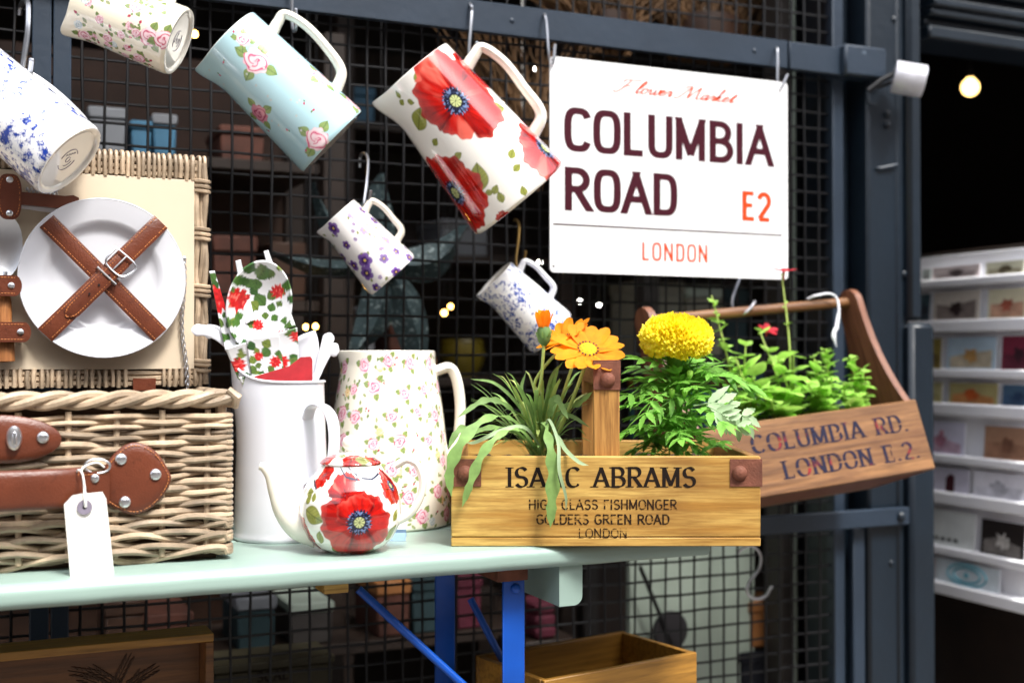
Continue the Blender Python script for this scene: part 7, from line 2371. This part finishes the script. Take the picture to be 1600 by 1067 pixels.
# white cloth tie on the handle
tp_ = at_y(1302, 470, 1.68)
tie = empty('white_tie', tp_, label='white plastic tie looped over the handle of the reddish trug', cat='tie')
pts = [at_y(px, py, y) - tp_ for px, py, y in ((1262, 467, 1.70), (1275, 462, 1.688), (1297, 459, 1.684), (1308, 468, 1.68), (1311, 490, 1.672), (1308, 515, 1.668))]
MB().tube(catmull(pts, 6), 0.0022, 6, 1.0).build('loop', M['plastic'], tie)
pts = [at_y(px, py, y) - tp_ for px, py, y in ((1310, 488, 1.674), (1306, 512, 1.668), (1303, 524, 1.667), (1307, 542, 1.667))]
MB().tube(catmull(pts, 5), [0.0022] * 6 + [0.004] * 4 + [0.0045, 0.0042, 0.003, 0.002, 0.001, 0.0006], 6, 0.4).build('tail', M['plastic'], tie)

# ---- plants in the trug
def oval_leaf(L, w, cup, name, seed):
    vs, fs = [], []
    n = 7
    for i in range(n + 1):
        t = i / n
        ww = w * (math.sin(math.pi * (0.03 + 0.95 * t ** 0.75))) ** 0.8
        for s_ in (-1, -.5, 0, .5, 1):
            vs.append((L * t, ww * s_, cup * (s_ * s_) * ww - 0.25 * L * t * t + 0.15 * L * t + 0.0006 * math.sin(i * 2.2 + s_ * 3 + seed)))
    for i in range(n):
        for j in range(4):
            fs.append((i * 5 + j, i * 5 + j + 1, i * 5 + 6 + j, i * 5 + 5 + j))
    return MB().add(vs, fs).mesh(name, ang=80, recalc=False)
ol = [oval_leaf(0.026, 0.0095, 0.25, 'oval_leaf', 1), oval_leaf(0.034, 0.0125, -0.1, 'oval_leaf', 2), oval_leaf(0.018, 0.0062, 0.3, 'oval_leaf', 3), oval_leaf(0.042, 0.015, 0.15, 'oval_leaf', 4)]
tr_ = random.Random(5)
MTR = Matrix.Translation(tro) @ rm.to_4x4()
def trug_plant(name, label, base_lx, base_ly, stems):
    b = MTR @ Vector((base_lx, base_ly, THh - 0.027))
    pl_ = empty(name, b, label=label, cat='plant', group='leafy plants in the reddish trug')
    for tip_px, tip_py, tip_y, nl, size, big, tight in stems:
        tip = at_y(tip_px, tip_py, tip_y) - b
        st0 = Vector((tr_.uniform(-.012, .012), tr_.uniform(-.01, .01), 0))
        path = catmull([st0, st0.lerp(tip, .5) + Vector((tr_.uniform(-.006, .006), tr_.uniform(-.006, .006), 0.006)), tip], 8)
        MB().tube(path, [0.0023 - 0.0010 * i / (len(path) - 1) for i in range(len(path))], 7).build('stem', M['gaz_stem'], pl_)
        nl = int(nl * 1.5)
        for k in range(nl):
            t = (0.12 + 0.88 * (k + 1) / nl) if not tight else (0.45 + 0.55 * (k + 1) / nl)
            p = path[min(len(path) - 1, int(t * (len(path) - 1)))]
            for s_ in (0, 1):
                a = k * 1.6 + s_ * math.pi + tr_.uniform(-.4, .4)
                o = mesh_obj('leaf', ol[tr_.choice(big)], pl_, M['lime_leaf'], p + Vector((0, 0, tr_.uniform(-.003, .003))), (tr_.uniform(-.3, .3), R(tr_.uniform(-50, 15)), a))
                sc = size * tr_.uniform(1.0, 1.5) * (1.0 if t < .85 else .75)
                o.scale = (sc, sc, sc)
    return pl_, b
yq = tro.y - 0.01
p1_, b1 = trug_plant('tall_sage_plant', 'pale green plant with one tall leafy spike above the marigold', -0.075, 0.0,
    [(1112, 462, 1.64, 13, .72, (0, 2, 2), False), (1165, 540, 1.63, 6, .8, (0, 1), False), (1140, 610, 1.60, 4, 1.0, (1, 3), False), (1150, 560, 1.62, 6, .8, (0, 2), False), (1185, 610, 1.60, 3, 1.0, (1, 3), False)])
p2_, b2 = trug_plant('red_flowered_plant', 'light green plant carrying two small red flowers on thin stems', 0.0, 0.0,
    [(1222, 432, 1.63, 4, .45, (2,), False), (1188, 520, 1.66, 5, .8, (0, 1), False), (1215, 560, 1.62, 4, 1.0, (1, 3), False), (1240, 555, 1.62, 4, .9, (1,), False), (1175, 590, 1.60, 4, 1.1, (3, 1), False), (1232, 610, 1.59, 4, 1.0, (3, 1), False), (1205, 625, 1.58, 3, 1.0, (3,), False)])
def red_flower(b, pl_, px, py, y, face, sc):
    c = at_y(px, py, y) - b
    f = empty('flower_head', c, parent=pl_)
    f.rotation_euler = Vector(face).to_track_quat('Z', 'Y').to_euler()
    f.scale = (sc, sc, sc)
    for k in range(5):
        a = 2 * math.pi * k / 5
        mesh_obj('petal', rpm, f, M['red_petal'], (0.002 * math.cos(a), 0.002 * math.sin(a), 0), (0, R(-10), a))
    MB().tube([(0, 0, 0), (0, 0, -0.014)], [0.002, 0.0014], 8).build('tube', M['red_petal'], f)
rpm = petal_mesh(0.020, 0.0065, 0.0)
red_flower(b2, p2_, 1225, 424, 1.63, (TOC * 0.15 + Vector((0, 0, 1))), 1.0)
red_flower(b2, p2_, 1200, 516, 1.67, (TOC * 0.5 + CR * .2 + Vector((0, 0, .8))), 0.85)
trug_plant('oregano_plant', 'bushy bright green herb in the trug next to the handle end', 0.085, 0.0,
    [(1272, 560, 1.62, 9, .75, (0, 2), True), (1290, 545, 1.63, 9, .75, (0, 2), True), (1262, 600, 1.60, 7, .8, (0, 1), False), (1300, 590, 1.60, 7, .8, (0, 2), False), (1280, 610, 1.59, 6, .9, (1, 0), False)])
trug_plant('mint_plant', 'bushy bright green herb in the trug corner under the curved end', 0.15, 0.0,
    [(1330, 560, 1.61, 9, .75, (0, 2), True), (1348, 580, 1.60, 8, .75, (0, 2), True), (1318, 600, 1.59, 6, .85, (0, 1), False), (1345, 620, 1.58, 5, .85, (1, 0), False), (1325, 630, 1.57, 4, .9, (1,), False)])

# ================================================================== CRATES UNDER THE TABLE
hcr = 0.58
A4 = [at_z(*q, hcr) for q in ((753, 1021), (981, 984), (1081, 1020), (841, 1065))]
cc = sum(A4, Vector()) / 4
ang = math.atan2(A4[2].y - A4[3].y, A4[2].x - A4[3].x)
wx, wy = (A4[2] - A4[3]).length / 2, (A4[1] - A4[2]).length / 2
crate = empty('pine_crate', (cc.x, cc.y, 0.4604), (0, 0, ang), label='open varnished pine crate under the table end beside the blue leg', cat='crate')
ch = hcr - 0.4604
t_ = 0.009
MB().box((-wx, -wy, 0), (wx, -wy + t_, ch), 0.0012).build('side_board', M['crate'], crate)
MB().box((-wx, wy - t_, 0), (wx, wy, ch), 0.0012).build('side_board', M['crate'], crate)
for s_ in (-1, 1):
    MB().box((s_ * wx - (t_ if s_ > 0 else 0), -wy + t_ + .0003, 0), (s_ * wx + (t_ if s_ < 0 else 0), wy - t_ - .0003, ch - .0005), 0.001).build('end_board', M['crate'], crate)
MB().box((-wx + t_ + .0003, -wy + t_ + .0003, 0.0005), (wx - t_ - .0003, wy - t_ - .0003, 0.008), 0).build('bottom_board', M['crate'], crate)
st_ = empty('low_stand', (cc.x, cc.y, 0), (0, 0, ang), label='low wooden stand carrying the varnished crate', cat='stand')
for k in range(3):
    MB().box((-wx * .98, -wy + k * wy * 2 / 3 + .001, 0.44), (wx * .98, -wy + (k + 1) * wy * 2 / 3 - .001, 0.46), 0.002).build('board', M['darkcrate'], st_)
for sx in (-1, 1):
    for sy in (-1, 1):
        MB().box((sx * wx * .8 - .012, sy * wy * .7 - .012, 0), (sx * wx * .8 + .012, sy * wy * .7 + .012, 0.4397), 0.001).build('leg', M['darkcrate'], st_)
# engraved tray standing under the hamper
YT = 1.50
zt0 = at_y(325, 988, YT).z
xr_ = at_y(333, 1020, YT).x
xl_ = xr_ - 0.42
tray = empty('engraved_tray', ((xl_ + xr_) / 2, YT, 0.36), label='dark wooden tray with engraved wheat ears standing under the hamper', cat='tray')
hx_ = (xr_ - xl_) / 2; hh_ = zt0 - 0.36
MB().box((-hx_ + .0105, 0.035, 0.0105), (hx_ - .0105, 0.041, hh_ - .0105), 0).build('panel', M['darkcrate'], tray)
MB().box((-hx_, -0.005, hh_ - 0.010), (hx_, 0.045, hh_), 0.001).build('frame_board', M['crate'], tray)  # lighter pine on the top board puts the light on the rim into colour
MB().box((-hx_, -0.005, 0), (hx_, 0.045, 0.010), 0.001).build('frame_board', M['darkcrate'], tray)
for s_ in (-1, 1):
    MB().box((s_ * hx_ - (.010 if s_ > 0 else 0), -0.005, 0.0102), (s_ * hx_ + (.010 if s_ < 0 else 0), 0.045, hh_ - 0.0102), 0.001).build('frame_board', M['darkcrate'], tray)
eng = MB()
def ear(px, py, ang_, L):
    p = at_y(px, py, YT + 0.0345)
    o_ = Vector((p.x - (xl_ + xr_) / 2, 0.0345, p.z - 0.36))
    d = Vector((math.cos(ang_), 0, math.sin(ang_))); nn = Vector((-d.z, 0, d.x))
    eng.tube([o_ - d * L * .5, o_ + d * L * .5], 0.0006, 4)
    for k in range(7):
        for s_ in (-1, 1):
            q = o_ + d * (L * (-.3 + k * .11)) + nn * (s_ * 0.004)
            eng.tube([q - d * .004 - nn * s_ * .002, q + nn * s_ * .0008, q + d * .005 + nn * s_ * .001], [0.0004, 0.0016, 0.0003], 5)
for px, py, a, L in ((140, 1052, 2.9, .05), (165, 1058, 2.5, .05), (190, 1050, 1.1, .05), (220, 1058, .5, .05), (150, 1066, 2.7, .05), (205, 1072, .9, .05)):
    ear(px, py, a, L)
eng.build('engraving', M['dark_backing'], tray)
st_ = empty('low_stand', ((xl_ + xr_) / 2, YT + .02, 0), label='low dark stand carrying the engraved tray', cat='stand')
MB().box((-hx_, -0.05, 0.34), (hx_, 0.05, 0.3597), 0.002).build('board', M['darkcrate'], st_)
for sx in (-1, 1):
    for sy in (-1, 1):
        MB().box((sx * hx_ * .9 - .012, sy * .035 - .012, 0), (sx * hx_ * .9 + .012, sy * .035 + .012, 0.3397), 0.001).build('leg', M['darkcrate'], st_)
# olive box with stencilled letters behind the mesh
colour('olive_box_paint', (112, 100, 60), 0.7, 0.15)
a_, b_ = at_y(336, 1100, 1.90), at_y(520, 1022, 1.90)
ob = empty('stencilled_box', ((a_.x + b_.x) / 2, 1.95, 0.004), label='olive box stencilled SCAL behind the mesh under the teapot', cat='box')
hxo = (b_.x - a_.x) / 2
MB().box((-hxo, -.05, 0), (hxo, .05, b_.z - 0.016), 0.003).build('box_body', M['olive_box_paint'], ob)
MB().box((-hxo - .003, -.053, b_.z - 0.0158), (hxo + .003, .053, b_.z - 0.004), 0.002).build('lid', M['olive_box_paint'], ob)
q = at_y(402, 1066, 1.898)
lettering('SCAL', 0.016, 0.05, 0.0036, 0.0014, serif=True, track=0.15).build('stencil_lettering', M['black_ink'], ob, (q.x - ob.location.x, -0.0505, q.z - 0.004), smooth=False, recalc=False)
